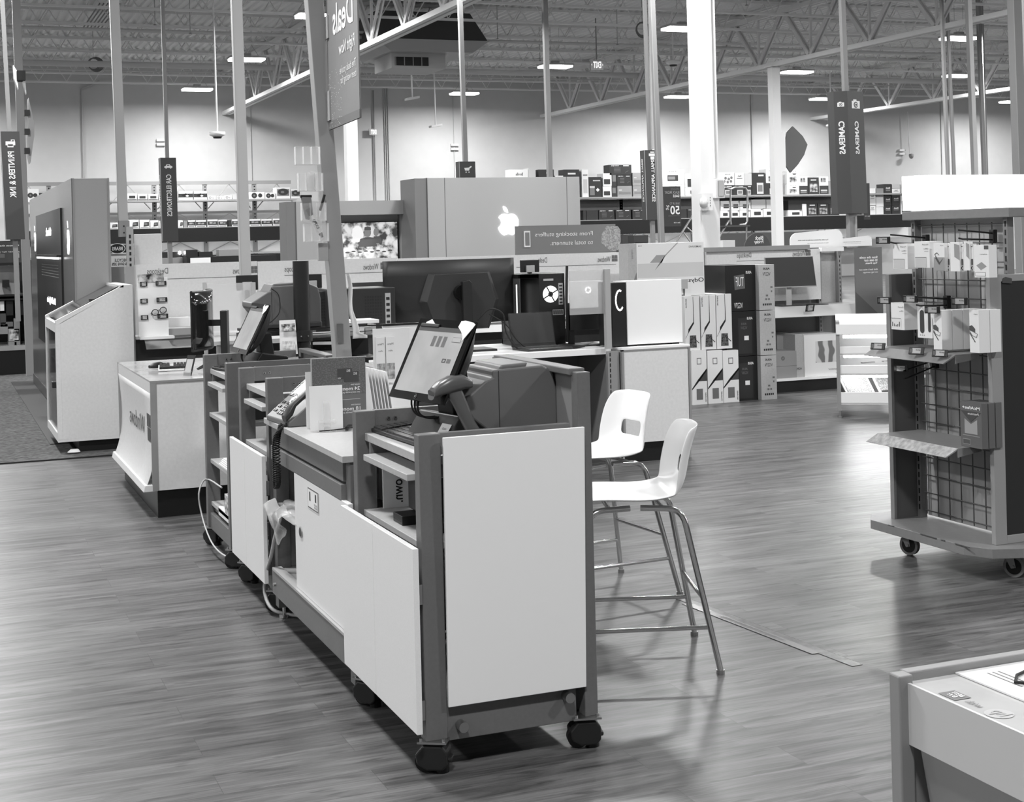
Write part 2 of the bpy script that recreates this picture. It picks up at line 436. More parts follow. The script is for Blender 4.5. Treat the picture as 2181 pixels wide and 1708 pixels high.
# ---------------- pipes and ducts under the roof
PIPE = mat('pipe_paint', 0.82, 0.35)
def pipe(y, z, r, x0, x1, label):
    solo('sprinkler_pipe', MB().m(PIPE).tube([(x0, 0, 0), (x1, 0, 0)], r, 12), label, 'pipe', None, (0, y, z))
pipe(36.6, 6.1, 0.075, -3, 50, 'thick pale sprinkler main running the width of the store under the joists')
pipe(31.5, 6.2, 0.04, -3, 50, 'thin pale sprinkler pipe in front of the thick sprinkler main')
pipe(38.9, 6.22, 0.02, -3, 50, 'thinnest pale pipe, between the thick main and the back wall')
for i, (px, py) in enumerate([(405, 68), (1060, 80), (1315, 92), (1150, 127), (330, 50), (1590, 8)]):
    p = onZ(px, py, 6.15)
    t = thing('ceiling_sprinkler', 'small sprinkler head under the ceiling, %s of six from the left' % ORD[[1, 2, 4, 3, 0, 5][i]], 'sprinkler', p, 0, 'sprinkler heads')
    part('stem', MB().m(STEEL).tube([(0, 0, 0.83), (0, 0, -0.02)], 0.009, 6), t)
    part('deflector', MB().m(DGREY).lathe([(0, -0.02), (0.035, -0.025), (0.035, -0.03), (0, -0.035)], 10), t)
# hanging air unit
t = thing('air_unit', 'large grey hanging air diffuser box with a dark top below the roof', 'air unit', (0, 0, 0))
A = onZ(842, 108, 5.75); B = onZ(1005, 92, 5.75)
UB = mat('air_unit_paint', 0.72, 0.5)
x0, x1 = A.x - 0.1, A.x + 1.75
b = MB().m(UB).prism([(x0, A.y, 5.75), (x0 + 1.9, A.y, 5.75), (x0 + 2.3, A.y, 6.02), (x0 - 0.35, A.y, 6.02)], (0, 2.2, 0)); part('body', b, t)
b = MB().m(mat('air_unit_dark', 0.24, 0.6)).prism([(x0 - 0.3, A.y + 0.01, 6.03), (x0 + 2.25, A.y + 0.01, 6.03), (x0 + 1.85, A.y + 0.01, 6.62), (x0 - 0.3, A.y + 0.01, 6.62)], (0, 2.15, 0)); part('hood', b, t)
b = MB().m(UB).box(x0 + 0.1, x0 + 1.35, A.y + 0.3, A.y + 1.6, 5.42, 5.75)
part('plenum', b, t)
b = MB().m(mat('grille_dark', 0.16, 0.7)).box(x0 + 0.18, x0 + 0.95, A.y + 0.28, A.y + 0.3, 5.47, 5.66); 
part('grille', b, t)
b = MB().m(MGREY)
for i in range(4): b.box(x0 + 0.18 + i*0.2, x0 + 0.2 + i*0.2, A.y + 0.27, A.y + 0.28, 5.47, 5.66)
part('vane', b, t)
# cables looped on the roof steel
CAB = mat('cable_grey', 0.45, 0.6)
for px, py, r, lab in ((199, 136, 0.17, 'coil of grey cable hanging on the thick sprinkler main at the left'), (1368, 62, 0.17, 'loose loop of cable tied to the roof steel right of the centre')):
    p = onZ(px, py, 6.15); b = MB().m(CAB).tube([(0, 0, r*0.8), (0, 0, 0.84)], 0.006, 5)
    for j in range(5):
        rr = r * (0.8 + 0.06*j); b.tube([(math.cos(a*0.4)*rr + 0.02*j, 0.03*j, math.sin(a*0.4)*rr) for a in range(17)], 0.012, 5, False)
    solo('cable_coil', b, lab, 'cable', None, p)
b = MB().m(CAB)
for k in range(6):
    p = onZ(186 + k*8, 48, 6.6); b.tube([(p.x, p.y - 2.5, 6.62), (p.x, p.y + 1.2, 6.62)], 0.016, 5)
solo('conduit_bundle', b, 'bundle of parallel conduits running along the deck flutes at the upper left', 'conduit')

# ---------------- high-bay lamps (each gives off the store's light)
LAMPM = mat('lamp_glow', 1.0, 0.5, emit=14.0)
HOUS = mat('lamp_housing', 0.75, 0.4)
beam = bpy.data.lights.new('lamp_beam', 'AREA'); beam.shape = 'RECTANGLE'; beam.size = 0.72; beam.size_y = 0.4
beam.energy = LAMP_POWER; beam.spread = math.radians(LAMP_SPREAD)
def lamp_proto(loc, label, grp):
    t = thing('high_bay_lamp', label, 'ceiling lamp', loc, 0, grp)
    b = MB().m(HOUS).box(-0.42, 0.42, -0.24, 0.24, 0.03, 0.08).box(-0.1, 0.1, -0.07, 0.07, 0.08, 0.16); part('housing', b, t, 0.01)
    part('diffuser', MB().m(LAMPM).box(-0.40, 0.40, -0.22, 0.22, -0.02, 0.03), t, 0.015)
    for s in (-0.3, 0.3): part('hanger', MB().m(STEEL).tube([(s, 0, 0.08), (s*0.4, 0, 0.36), (s*0.4, 0, 1.03)], 0.006, 4), t)
    l = bpy.data.objects.new('beam', beam); COL.objects.link(l); l.parent = t; l.location = (0, 0, -0.03)
    return t
LX = [-7.6, -0.2, 7.0, 14.9, 22.1, 27.5, 35.3, 43.0, 51.0]
LY = [40.8, 34.0, 27.25, 20.5, 13.75, 7.0, 0.25]
proto = None
ROWN = ['row nearest the back wall', 'second row from the back wall', 'third row from the back wall']
for j, yy in enumerate(LY):
    for i, xx in enumerate(LX):
        if j > 2 and i == 8: continue
        if j > 4 and i > 5: continue
        lab = 'glowing high-bay lamp in the %s, %s from the left' % (ROWN[j] if j < 3 else ORD[j] + ' row from the back wall', ORD[i])
        if proto is None: proto = lamp_proto((xx, yy, 5.95), lab, 'high-bay lamps'); continue
        t = copy_tree(proto); t.location = (xx, yy, 5.95); t['label'] = lab
# ================================================================== CHECKOUT CARTS AND COUNTER (a row along Y at X = 1.36 .. 1.95)
def caster(parent, x, y, rz=0.0):
    c = Matrix.Translation((x, y, 0)) @ Matrix.Rotation(rz, 4, 'Z')
    b = MB(c).m(STEEL).box(-0.045, 0.045, -0.045, 0.045, 0.096, 0.102)
    for sx in (-0.034, 0.034):
        for sy in (-0.034, 0.034): b.cyl((sx, sy, 0.106), (0,0,1), 0.006, 0.01, 6)
    p = part('caster', b, parent)
    b = MB(c).m(BLACK).prism([(-0.045, -0.036, 0.028), (-0.03, -0.036, 0.012), (0.02, -0.036, 0.012), (0.05, -0.036, 0.03), (0.055, -0.036, 0.06), (0.03, -0.036, 0.088), (-0.03, -0.036, 0.088), (-0.045, -0.036, 0.07)], (0, 0.072, 0)); b.box(-0.056, -0.03, -0.022, 0.022, 0.034, 0.05)
    part('bracket', b, p, 0.006)
    b = MB(c).m(mat('caster_tread', 0.06, 0.35)).cyl((0.026, 0, 0.034), (0,1,0), 0.034, 0.03, 20).cyl((-0.022, 0, 0.012), (0,0,1), 0.022, 0.024, 14); part('wheel', b, p, 0.003)
    part('adjuster_ring', MB(c).m(mat('ring_metal', 0.4, 0.25, metal=0.8)).cyl((0.0, -0.037, 0.06), (0,1,0), 0.014, 0.006, 14), p)
    b = MB(c).m(CHROME).cyl((0, 0, 0.09), (0,0,1), 0.022, 0.012, 12).cyl((0, 0, 0.075), (0,0,1), 0.014, 0.02, 10); part('swivel', b, p)
def bolt(mb, c, axis, r=0.013, h=0.012):
    mb.m(STEEL).cyl(c, axis, r, h, 14)
def cart(y0, y1, label, doors=True, panel=True, shelves=(0.69,), tall=1.19, back=True):
    """operator side looks at -X; local origin under the near operator-side corner"""
    D = y1 - y0; W = 0.575; t = thing('checkout_cart', label, 'checkout cart', (1.36, y0, 0))
    pw = 0.07
    for (x, y, h, pw_) in ((0, 0, 1.03, pw), (0, D - 0.05, 1.03, pw), (W - 0.045, 0, tall, 0.045), (W - 0.045, D - 0.05, tall, 0.045)):
        part('post', MB().m(MID).box(x, x + pw_, y, y + 0.05, 0.10, h), t, 0.003)
    for (x, y, a) in ((0.035, 0.025, 2.6), (0.035, D - 0.025, 2.2), (W - 0.035, 0.025, 2.9), (W - 0.035, D - 0.025, 0.4)): caster(t, x, y, a)
    # side rails
    for y in (0.012, D - 0.04):
        b = MB().m(MID).box(pw, W - pw, y, y + 0.028, 0.09, 0.215)
        part('bottom_rail', b, t, 0.002)
        b = MB().m(MID).box(pw, W - pw, y, y + 0.028, 0.965, 1.03)
        s = -1 if y < 0.1 else 1
        for xx in (0.12, 0.145, 0.42, 0.445):
            b.m(STEEL).cyl((xx, y - 0.002, 1.0), (0,1,0), 0.006, 0.008, 8); b.m(INK).cyl((xx, y - 0.005, 1.0), (0,1,0), 0.0035, 0.004, 8)
        part('top_rail', b, t, 0.001)
    for x, zt in ((0.012, None), (W - 0.04, tall)):
        part('long_rail', MB().m(MID).box(x, x + 0.028, 0.05, D - 0.05, 0.095, 0.18), t, 0.002)
    if back:
        b = MB().m(MGREY).box(W - 0.03, W - 0.015, 0.05, D - 0.05, 0.18, tall - 0.012); part('back_panel', b, t)
        part('back_rail', MB().m(MID).box(W - 0.055, W, 0.04, D - 0.04, tall - 0.012, tall + 0.01), t, 0.003)
    b = MB().m(PALE).box(0.03, W - 0.04, 0.05, D - 0.05, 0.928, 0.955); part('worktop', b, t, 0.002)
    b = MB().m(PALE).box(0.0, 0.36, 0.13, D - 0.13, 0.872, 0.893); part('keyboard_tray', b, t, 0.002)
    b = MB().m(MID)
    for y in (0.10, D - 0.12): b.box(0.03, 0.4, y, y + 0.02, 0.88, 0.928)
    part('tray_runner', b, t)
    for z in shelves: part('shelf', MB().m(PALE).box(0.02, W - 0.04, 0.05, D - 0.05, z - 0.022, z), t, 0.002)
    part('base_board', MB().m(MGREY).box(0.04, W - 0.04, 0.04, D - 0.04, 0.185, 0.2), t)
    if doors:
        m_ = D/2
        for (a, c, hy) in ((-0.055, m_ - 0.002, 0), (m_ + 0.002, D + 0.015, 1)):
            d = part('door', MB().m(WHITE).box(-0.045, -0.027, a, c, 0.145, 0.70), t, 0.0015)
            for z in (0.2, 0.55):
                y_ = 0.004 if hy == 0 else D - 0.004
                part('hinge', MB().m(STEEL).cyl((-0.02, y_ - 0.012 + 0.024*hy, z), (0,0,1), 0.006, 0.06, 8).box(-0.027, -0.003, y_ - 0.012, y_ + 0.012, z - 0.03, z + 0.03), d)
    if panel:
        T = Matrix.Translation((0.06, -0.03, 0.2))
        b = MB().m(WHITE2).hexa([(0.07,-0.014,0.2),(0.53,-0.014,0.2),(0.53,-0.004,0.2),(0.07,-0.004,0.2),(0.07,-0.026,1.02),(0.54,-0.026,1.02),(0.54,-0.014,1.02),(0.07,-0.014,1.02)])
        part('side_panel', b, t, 0.0015)
        for (x, z) in ((0.115, 0.135), (0.47, 0.175)):
            part('bolt', MB().m(STEEL).cyl((x, -0.006, z), (0,1,0), 0.016, 0.035, 18), t, 0.002)
    return t
cart(4.20, 4.95, 'nearest grey checkout cart, with a big blank white side panel and two doors')
cart(6.33, 6.99, 'checkout cart with closed doors and an empty top, just behind the phone counter', panel=False, tall=1.03)
cart(7.28, 7.96, 'open-shelved checkout cart without doors, farthest of the carts', doors=False, panel=False, shelves=(0.72, 0.47, 0.24), tall=1.03)

# counter between the carts
t = thing('service_counter', 'low grey-framed counter with a sliding white door that carries the desk phone', 'counter', (1.33, 4.985, 0))
D = 1.30; W = 0.62
b = MB().m(PALE).box(0, W, 0, D, 0.842, 0.866); part('worktop', b, t, 0.002)
for (x, y) in ((0.03, D - 0.075), (W - 0.09, D - 0.075), (0.03, 0.01), (W - 0.09, 0.01)):
    part('post', MB().m(MID).box(x, x + 0.06, y, y + 0.06, 0.05, 0.842), t, 0.003)
    b = MB().m(CHROME).cyl((x + 0.03, y + 0.03, 0.03), (0,0,1), 0.008, 0.06, 8).cyl((x + 0.03, y + 0.03, 0.008), (0,0,1), 0.022, 0.014, 14); part('foot', b, t)
b = MB().m(MID).box(0.02, 0.05, 0.07, D - 0.075, 0.765, 0.842); part('apron', b, t, 0.002)
b = MB().m(MID).box(0.012, 0.042, 0.07, D - 0.075, 0.695, 0.755); part('apron', b, t, 0.002)
b = MB().m(MID).box(0.005, 0.035, 0.02, D - 0.075, 0.12, 0.225).m(STEEL).cyl((0.0, D - 0.14, 0.17), (1,0,0), 0.008, 0.012, 10); part('bottom_rail', b, t, 0.002)
part('track', MB().m(LGREY).box(0.0, 0.04, 0.02, D - 0.1, 0.225, 0.235), t)
b = MB().m(WHITE).box(0.012, 0.030, -0.02, 0.80, 0.236, 0.70); d = part('sliding_door', b, t, 0.0015)
cy_ = 0.695
b = MB().m(STEEL).cyl((0.010, cy_, 0.475), (1,0,0), 0.022, 0.006, 20).m(DGREY).cyl((0.0065, cy_, 0.475), (1,0,0), 0.017, 0.002, 18); part('finger_pull', b, d)
o_ = Vector((0.0115, 0.485, 0.635))
b = MB(); patch(b, o_, SX, FZ, 0.17, 0.085, PAPER, 0.001); patch(b, o_, SX, FZ, 0.162, 0.078, INKG, 0.0015); patch(b, o_, SX, FZ, 0.152, 0.068, PAPER, 0.002)
patch(b, o_ + SX*(-0.045) + FZ*0.008, SX, FZ, 0.022, 0.035, INKG, 0.0025); patch(b, o_ + SX*0.045 + FZ*0.012, SX, FZ, 0.018, 0.03, INK, 0.0025)
write(b, 'CAN YOU\nHEAR ME', o_ + SX*0.045 - FZ*0.02, SX, FZ, 0.018, 0.05, INK, 0.0, 'c', 0.003)
part('sticker', b, d)
part('inner_wall', MB().m(PALE).box(0.5, 0.52, 0.03, D - 0.03, 0.2, 0.842), t)
part('inner_shelf', MB().m(MGREY).box(0.05, 0.5, 0.03, D - 0.03, 0.455, 0.475), t)
part('inner_base', MB().m(MGREY).box(0.04, 0.56, 0.03, D - 0.03, 0.2, 0.222), t)
part('end_board', MB().m(PALE).box(0.06, 0.56, D - 0.045, D - 0.03, 0.2, 0.842), t)

# plastic bags hanging out of the counter
BAGM = mat('plastic_bag', 0.93, 0.12, alpha=0.42, spec=0.9)
random.seed(3)
def crumple(c, rx, ry, rz, n=14, seed=1):
    rnd = random.Random(seed); ph = [rnd.uniform(0, 6) for _ in range(8)]
    def f(u, v):
        a = u*2*math.pi; e = (v - 0.5)*math.pi
        k = 1 + 0.22*math.sin(3*a + ph[0] + 3*v) + 0.18*math.sin(5*a + ph[1])*math.cos(4*e + ph[2]) + 0.12*math.sin(9*a + 7*e + ph[3])
        return Vector(c) + Vector((rx*math.cos(e)*math.cos(a)*k, ry*math.cos(e)*math.sin(a)*k, rz*math.sin(e)*(1 + 0.15*math.sin(4*a + ph[4]))))
    return f
b = MB().m(BAGM).sheet(crumple((1.40, 5.95, 0.50), 0.07, 0.20, 0.035, seed=4), 28, 12)
def hang(u, v):
    return Vector((1.335 - 0.03*math.sin(v*5) - 0.04*v, 6.16 - 0.30*u + 0.02*math.sin(9*v), 0.53 - 0.16*v*(0.5 + 0.5*math.sin(math.pi*u)) + 0.012*math.sin(11*u)))
b.sheet(hang, 20, 8); solo('plastic_bag', b, 'crumpled clear plastic bag spilling out of the counter beside the sliding door', 'plastic bag')
b = MB().m(mat('foil_bag', 0.75, 0.2, alpha=0.75)).sheet(crumple((1.5, 5.83, 0.56), 0.08, 0.13, 0.085, seed=9), 24, 12); solo('plastic_bag', b, 'shiny crumpled bag bulging deeper inside the counter opening', 'plastic bag')
b = MB().m(PAPER).prism([(1.45, 5.82, 0.224), (1.65, 5.80, 0.224), (1.70, 5.95, 0.24), (1.5, 6.0, 0.225)], (0, 0, 0.01)); solo('paper_bag', b, 'white folded paper lying on the bottom board inside the counter', 'paper')
# loose power cords of the carts
CORD = mat('pale_cord', 0.72, 0.5)
def cord(label, pts, r=0.006, m=CORD, name='loose_cable', smooth=4):
    P = [Vector(p) for p in pts]; out = []
    for i in range(len(P) - 1):
        p0 = P[max(0, i-1)]; p1 = P[i]; p2 = P[i+1]; p3 = P[min(len(P)-1, i+2)]
        for k in range(smooth):
            s = k/smooth
            out.append(0.5*((2*p1) + (p2 - p0)*s + (2*p0 - 5*p1 + 4*p2 - p3)*s*s + (3*p1 - p0 - 3*p2 + p3)*s*s*s))
    out.append(P[-1])
    return solo(name, MB().m(m).tube(out, r, 6), label, 'cord')
cord('grey cord falling down the counter post beneath the bag and curling round its foot', [(1.36, 6.11, 0.47), (1.335, 6.13, 0.38), (1.33, 6.2, 0.28), (1.33, 6.33, 0.16), (1.33, 6.34, 0.08), (1.35, 6.28, 0.03), (1.42, 6.22, 0.012), (1.5, 6.1, 0.02)], 0.008)
cord('white cord looping out over the floor beside the open cart', [(1.38, 7.60, 0.36), (1.36, 7.95, 0.355), (1.32, 7.95, 0.28), (1.33, 7.92, 0.16), (1.33, 7.7, 0.08), (1.34, 7.5, 0.05), (1.36, 7.32, 0.05)], 0.0045, CORD)

# things on the open cart's shelves
b = MB().m(PAPER); 
for i in range(5): b.box(-0.12 + 0.004*i, 0.12, -0.16, 0.12 - 0.01*i, 0.008*i, 0.008*i + 0.007)
solo('paper_stack', b, 'stack of papers on the middle shelf of the open cart', 'paper', None, (1.50, 7.55, 0.47))
b = MB().m(stuff_print('carton_print', 0.35, 0.92, 45)).box(-0.09, 0.09, -0.06, 0.06, 0, 0.10); solo('small_carton', b, 'small printed carton on the shelf of the open cart, below the papers', 'carton', None, (1.47, 7.47, 0.24), bevel=0.003)
b = MB().m(WHITE2).box(-0.14, 0.14, -0.12, 0.16, 0, 0.045).m(PAPER).box(-0.1, 0.1, -0.14, -0.1, 0.0, 0.05); solo('power_strip_box', b, 'flat white box on the bottom board of the open cart', 'box', None, (1.52, 7.55, 0.2), bevel=0.003)
b = MB().m(BLACK).box(-0.15, 0.15, -0.2, 0.2, 0, 0.19).m(DGREY).box(-0.16, -0.15, -0.18, 0.18, 0.02, 0.17)
solo('device_computer', b, 'black device case on the upper shelf of the open cart', 'computer', None, (1.66, 7.62, 0.72), bevel=0.004)

# ================================================================== things in and on the nearest cart
b = MB().m(WHITE2).box(0, 0.17, 0, 0.012, 0, 0.24)
write(b, 'ease to own.', (0.055, 0.0, 0.125), Vector((0,0,1)), Vector((-1,0,0)), 0.03, 0.215, INK, 0.01)
write(b, 'check your', (0.115, 0.0, 0.16), Vector((0,0,1)), Vector((-1,0,0)), 0.014, 0.13, INKG)
solo('lettered_board', b, 'white board with a sideways slogan standing inside the nearest cart', 'board', None, (1.445, 4.875, 0.69))
t = thing('card_terminal', 'black card terminal box standing on the shelf inside the nearest cart', 'device', (1.47, 4.62, 0.69))
part('body', MB().m(BLACK).box(0, 0.2, -0.05, 0.05, 0.035, 0.17).box(-0.005, 0.2, -0.055, 0.055, 0.16, 0.175), t, 0.004)
part('foot', MB().m(MATB).box(0.02, 0.18, -0.04, 0.04, 0, 0.035), t)
for k, (x, y, l) in enumerate(((1.42, 4.6, 'black charger with a thin cord on the shelf under the card terminal'), (1.45, 4.42, 'small black charger behind the front post of the nearest cart'))):
    b = MB().m(BLACK).box(-0.01, 0.12, -0.05, 0.05, 0, 0.03).m(MATB).box(-0.0105, 0.1, -0.045, 0.045, 0.01, 0.013); solo('charger', b, l, 'charger', None, (x, y, 0.69), bevel=0.005)

def keyboard(loc, rz, label, rows=5, cols=15, L=0.44, Dp=0.135, keym=BLACK, basem=BLACK, slope=0.09, name='keyboard', keyh=0.006):
    """length along local y, user at -x"""
    t = thing(name, label, 'keyboard', loc, rz)
    T = Matrix.Rotation(-slope, 4, 'Y')
    b = MB(T).m(basem).box(0, Dp, -L/2, L/2, 0.002, 0.014); part('base', b, t, 0.003)
    b = MB(T)
    kx = (Dp - 0.012)/rows; ky = (L - 0.014)/cols
    for i in range(rows):
        j = 0
        while j < cols:
            w_ = 1
            if i == 0 and 3 <= j < 8: w_ = 5
            if j in (cols - 4,): j += 1; continue
            x0 = 0.006 + i*kx + 0.0012; y0 = -L/2 + 0.007 + j*ky + 0.001
            y1 = y0 + ky*w_ - 0.002; x1 = x0 + kx - 0.0024; z0, z1 = 0.014, 0.014 + keyh
            b.m(keym).add([(x0,y0,z0),(x1,y0,z0),(x1,y1,z0),(x0,y1,z0),(x0+.0012,y0+.0012,z1),(x1-.0012,y0+.0012,z1),(x1-.0012,y1-.0012,z1),(x0+.0012,y1-.0012,z1)],
                  [(4,5,6,7),(0,1,5,4),(1,2,6,5),(2,3,7,6),(3,0,4,7)])
            j += w_
    part('keycaps', b, t)
    return t
KEYM = mat('key_plastic', 0.20, 0.35)
kb = keyboard((1.425, 4.68, 0.956), 0.05, 'black full-size keyboard at the edge of the nearest cart, in front of the touchscreen', keym=KEYM)
kb2 = keyboard((1.43, 7.62, 0.956), 0.2, 'black keyboard on the open cart, farther touchscreen behind it', keym=KEYM)

# touchscreen terminal: local origin = front lower left corner of the glass (viewer's left), e = along the lower edge, back = away from the viewer
SCR = stuff_print('terminal_screen', 0.60, 0.66, 6, rough=0.12, emit=0.25)
SCRD = mat('terminal_bar', 0.36, 0.15); SCRM = mat('terminal_button', 0.45, 0.15)
def terminal(loc, rz, label, second=False, off=0.145):
    t = thing('touchscreen_terminal', label, 'touchscreen', loc, rz)
    # x along lower edge (width .36), y away from the viewer, z up; base sits .145 m below the screen's lower edge
    W, S, th = 0.36, 0.285, math.radians(27)
    T = Matrix.Translation((0, 0, off)) @ Matrix.Rotation(-th, 4, 'X')      # local: x right, z' up the slanted glass, y' behind
    b = MB(T).m(GLOSSB)
    n = 10; prof = []
    b.box(0, W, 0, 0.008, 0, S)
    # bulging back shell
    def shell(u, v):
        z = S*v; d = 0.008 + 0.05*math.sin(math.pi*min(1, max(0, v)))**0.6
        x = W*u; k = min(1, min(u, 1-u)*9 + 0.15)
        return (x, 0.008 + (d - 0.008)*k, z)
    b.m(BLACK).sheet(shell, 20, 12)
    sc = part('housing', b, t)
    b = MB(T); U1, V1 = Vector((1,0,0)), Vector((0,0,1))
    patch(b, (W/2 - 0.002, -0.0005, S/2 - 0.002), U1, V1, W - 0.05, S - 0.055, SCR, 0.001)
    if not second:
        patch(b, (W/2 - 0.002, -0.0005, S - 0.036), U1, V1, W - 0.05, 0.016, SCRD, 0.0015)
        for k in range(3): patch(b, (0.15 + 0.034*k, -0.0005, S - 0.078), U1, V1, 0.022, 0.037, SCRM, 0.0015)
        patch(b, (0.292, -0.0005, S - 0.068), U1, V1, 0.055, 0.018, SCRM, 0.0015); patch(b, (0.292, -0.0005, S - 0.068), U1, V1, 0.052, 0.015, SCR, 0.002)
        patch(b, (0.262, -0.0005, S - 0.142), U1, V1, 0.024, 0.014, SCRD, 0.0015); patch(b, (0.292, -0.0005, S - 0.142), U1, V1, 0.024, 0.014, SCRM, 0.0015)
        write(b, 'OK', (0.262, -0.0005, S - 0.142), U1, V1, 0.006, 0.012, INKW, 0, 'c', 0.002)
    else:
        patch(b, (W/2 - 0.002, -0.0005, S - 0.036), U1, V1, W - 0.05, 0.018, SCRM, 0.0015)
    part('glass', b, sc)
    b = MB(T); oval(b, (W*0.48, -0.0005, 0.013), U1, V1, 0.0085, 0.0085, LGREY, 0.001); oval(b, (W*0.48, -0.0005, 0.013), U1, V1, 0.0078, 0.0078, GLOSSB, 0.0015)
    write(b, 'hp', (W*0.48, -0.0005, 0.013), U1, V1, 0.009, 0.008, LGREY, 0, 'c', 0.002); part('logo', b, sc)
    part('sensor_bar', MB(T).m(BLACK).box(0.03, 0.15, -0.006, 0.0, S - 0.03, S - 0.018), sc, 0.002)
    # stem and wedge foot
    b = MB().m(BLACK).prism([(0.13, 0.12, 0.03), (0.13, 0.19, 0.03), (0.13, 0.17, off + 0.10), (0.13, 0.10, off + 0.09)], (0.10, 0, 0)); part('stem', b, t, 0.004)
    b = MB().m(BLACK).prism([(0.03, 0.04, 0.0), (0.03, 0.24, 0.0), (0.03, 0.24, 0.07), (0.03, 0.10, 0.095), (0.03, 0.045, 0.015)], (0.27, 0, 0))
    ft = part('foot', b, t, 0.005)
    b = MB(); patch(b, (0.255, 0.066, 0.052), (1,0,0), Vector((0, 0.055, 0.080)).normalized(), 0.06, 0.036, PAPER, 0.002)
    write(b, 'mdoL9', (0.255, 0.066, 0.052), (1,0,0), Vector((0, 0.055, 0.080)).normalized(), 0.008, 0.026, INK, 0, 'c', 0.003)
    if not second: part('label_sticker', b, ft)
    for k in range(3):
        P = [(0.08 + 0.03*k, 0.05, off + 0.02), (0.07 + 0.03*k, 0.03 - 0.01*k, off - 0.05), (0.11 + 0.02*k, 0.04, off - 0.08), (0.16 + 0.01*k, 0.11, off - 0.06)]
        q = []
        for i in range(13):
            s = i/12; q.append(Vector(P[0])*(1-s)**3 + Vector(P[1])*3*s*(1-s)**2 + Vector(P[2])*3*s*s*(1-s) + Vector(P[3])*s**3)
        part('cable', MB().m(MATB).tube(q, 0.0035, 6), t)
    return t
BL = atD(828, 843, 4.88)
e_ = (R_*0.195 - F_*0.30).normalized(); TRZ = math.atan2(e_.y, e_.x)
terminal((BL.x, BL.y, BL.z - 0.145), TRZ, 'tilted black touchscreen terminal on the nearest cart, its lit till page showing three grey buttons')
TS = Matrix.Translation((BL.x, BL.y, BL.z)) @ Matrix.Rotation(TRZ, 4, 'Z') @ Matrix.Rotation(-math.radians(27), 4, 'X')
# scraps of paper taped to the top corners
def paper_scrap(pts, label, name='paper_note', M=TS, th=0.0015):
    b = MB(M).m(PAPER).prism([(x, -0.004 - 0.003*math.sin(z*40), z) for x, z in pts], (0, -th, 0)); return solo(name, b, label, 'note')
paper_scrap([(0.27, 0.262), (0.30, 0.247), (0.325, 0.23), (0.333, 0.212), (0.36, 0.262), (0.366, 0.275), (0.35, 0.281), (0.30, 0.286), (0.275, 0.283)], 'torn white note taped over the upper right corner of the nearest touchscreen')
paper_scrap([(0.055, 0.262), (0.11, 0.262), (0.112, 0.269), (0.085, 0.283), (0.055, 0.272)], 'small folded white slip stuck at the upper left of the nearest touchscreen')
p2 = atD(490, 747, 7.85); TR2 = math.radians(-88)
terminal((p2.x, p2.y, 0.956), TR2, 'second tilted touchscreen terminal with a plain grey page, on the open cart farther back', True, p2.z - 0.956)
T2 = Matrix.Translation((p2.x, p2.y, p2.z)) @ Matrix.Rotation(TR2, 4, 'Z') @ Matrix.Rotation(-math.radians(27), 4, 'X')
paper_scrap([(0.27, 0.27), (0.30, 0.25), (0.335, 0.225), (0.36, 0.25), (0.37, 0.28), (0.33, 0.28), (0.3, 0.27), (0.285, 0.283)], 'heart-like torn white note on the corner of the farther touchscreen', M=T2)

# barcode scanner on its stand
t = thing('barcode_scanner', 'grey hand barcode scanner resting in its stand beside the nearest touchscreen', 'scanner', (1.575, 4.34, 0.956)); t.scale = (0.85, 0.9, 1.08)
SCN = mat('scanner_plastic', 0.33, 0.3)
def ell(u, v, c, ax, rx, ry, L, sq=0.75):
    pass
def loft(mb, secs, n=14, caps=True):
    """secs: list of (centre, xvec, yvec) super-ellipse sections"""
    vs = []; fs = []
    for c, X, Y in secs:
        c = Vector(c); X = Vector(X); Y = Vector(Y)
        for k in range(n):
            a = 2*math.pi*k/n; ca, sa = math.cos(a), math.sin(a)
            vs.append(c + X*math.copysign(abs(ca)**0.7, ca) + Y*math.copysign(abs(sa)**0.7, sa))
    for i in range(len(secs)-1):
        for k in range(n): fs.append((i*n+k, i*n+(k+1) % n, (i+1)*n+(k+1) % n, (i+1)*n+k))
    mb.add(vs, fs, True)
    if caps:
        mb.add(vs[:n], [tuple(range(n))[::-1]]); mb.add(vs[-n:], [tuple(range(n))])
    return mb
b = MB().m(SCN)
loft(b, [((-0.135, 0.03, 0.165), (0, 0.036, 0), (0.006, 0, 0.018)), ((-0.115, 0.028, 0.178), (0, 0.038, 0), (0.004, 0, 0.022)), ((-0.07, 0.02, 0.19), (0, 0.036, 0), (0, 0, 0.026)), ((-0.02, 0.012, 0.196), (0, 0.03, 0), (0, 0, 0.022)), ((0.012, 0.005, 0.19), (0, 0.02, 0), (0, 0, 0.012))])
part('head', b, t)
b = MB().m(SCN); loft(b, [((-0.055, 0.015, 0.175), (0, 0.02, 0), (0.026, 0, 0.012)), ((-0.03, 0.01, 0.13), (0, 0.018, 0), (0.022, 0, 0.012)), ((0.0, 0.0, 0.07), (0, 0.017, 0), (0.02, 0, 0.01)), ((0.035, -0.01, 0.02), (0, 0.018, 0), (0.022, 0, 0.01))]); part('handle', b, t)
b = MB().m(GLOSSB); oval(b, (-0.1365, 0.03, 0.165), (0,-1,0), (-0.3,0,0.95), 0.03, 0.013, GLOSSB, 0.002); part('scan_window', b, t)
b = MB().m(mat('scanner_stand', 0.24, 0.3)); loft(b, [((0.02, -0.01, 0.0), (0.075, -0.0, 0), (0.0, 0.06, 0)), ((0.025, -0.01, 0.02), (0.065, 0, 0), (0, 0.05, 0)), ((0.03, -0.01, 0.035), (0.035, 0, 0), (0, 0.028, 0)), ((0.03, -0.01, 0.055), (0.028, 0, 0), (0, 0.024, 0))]); part('stand', b, t)
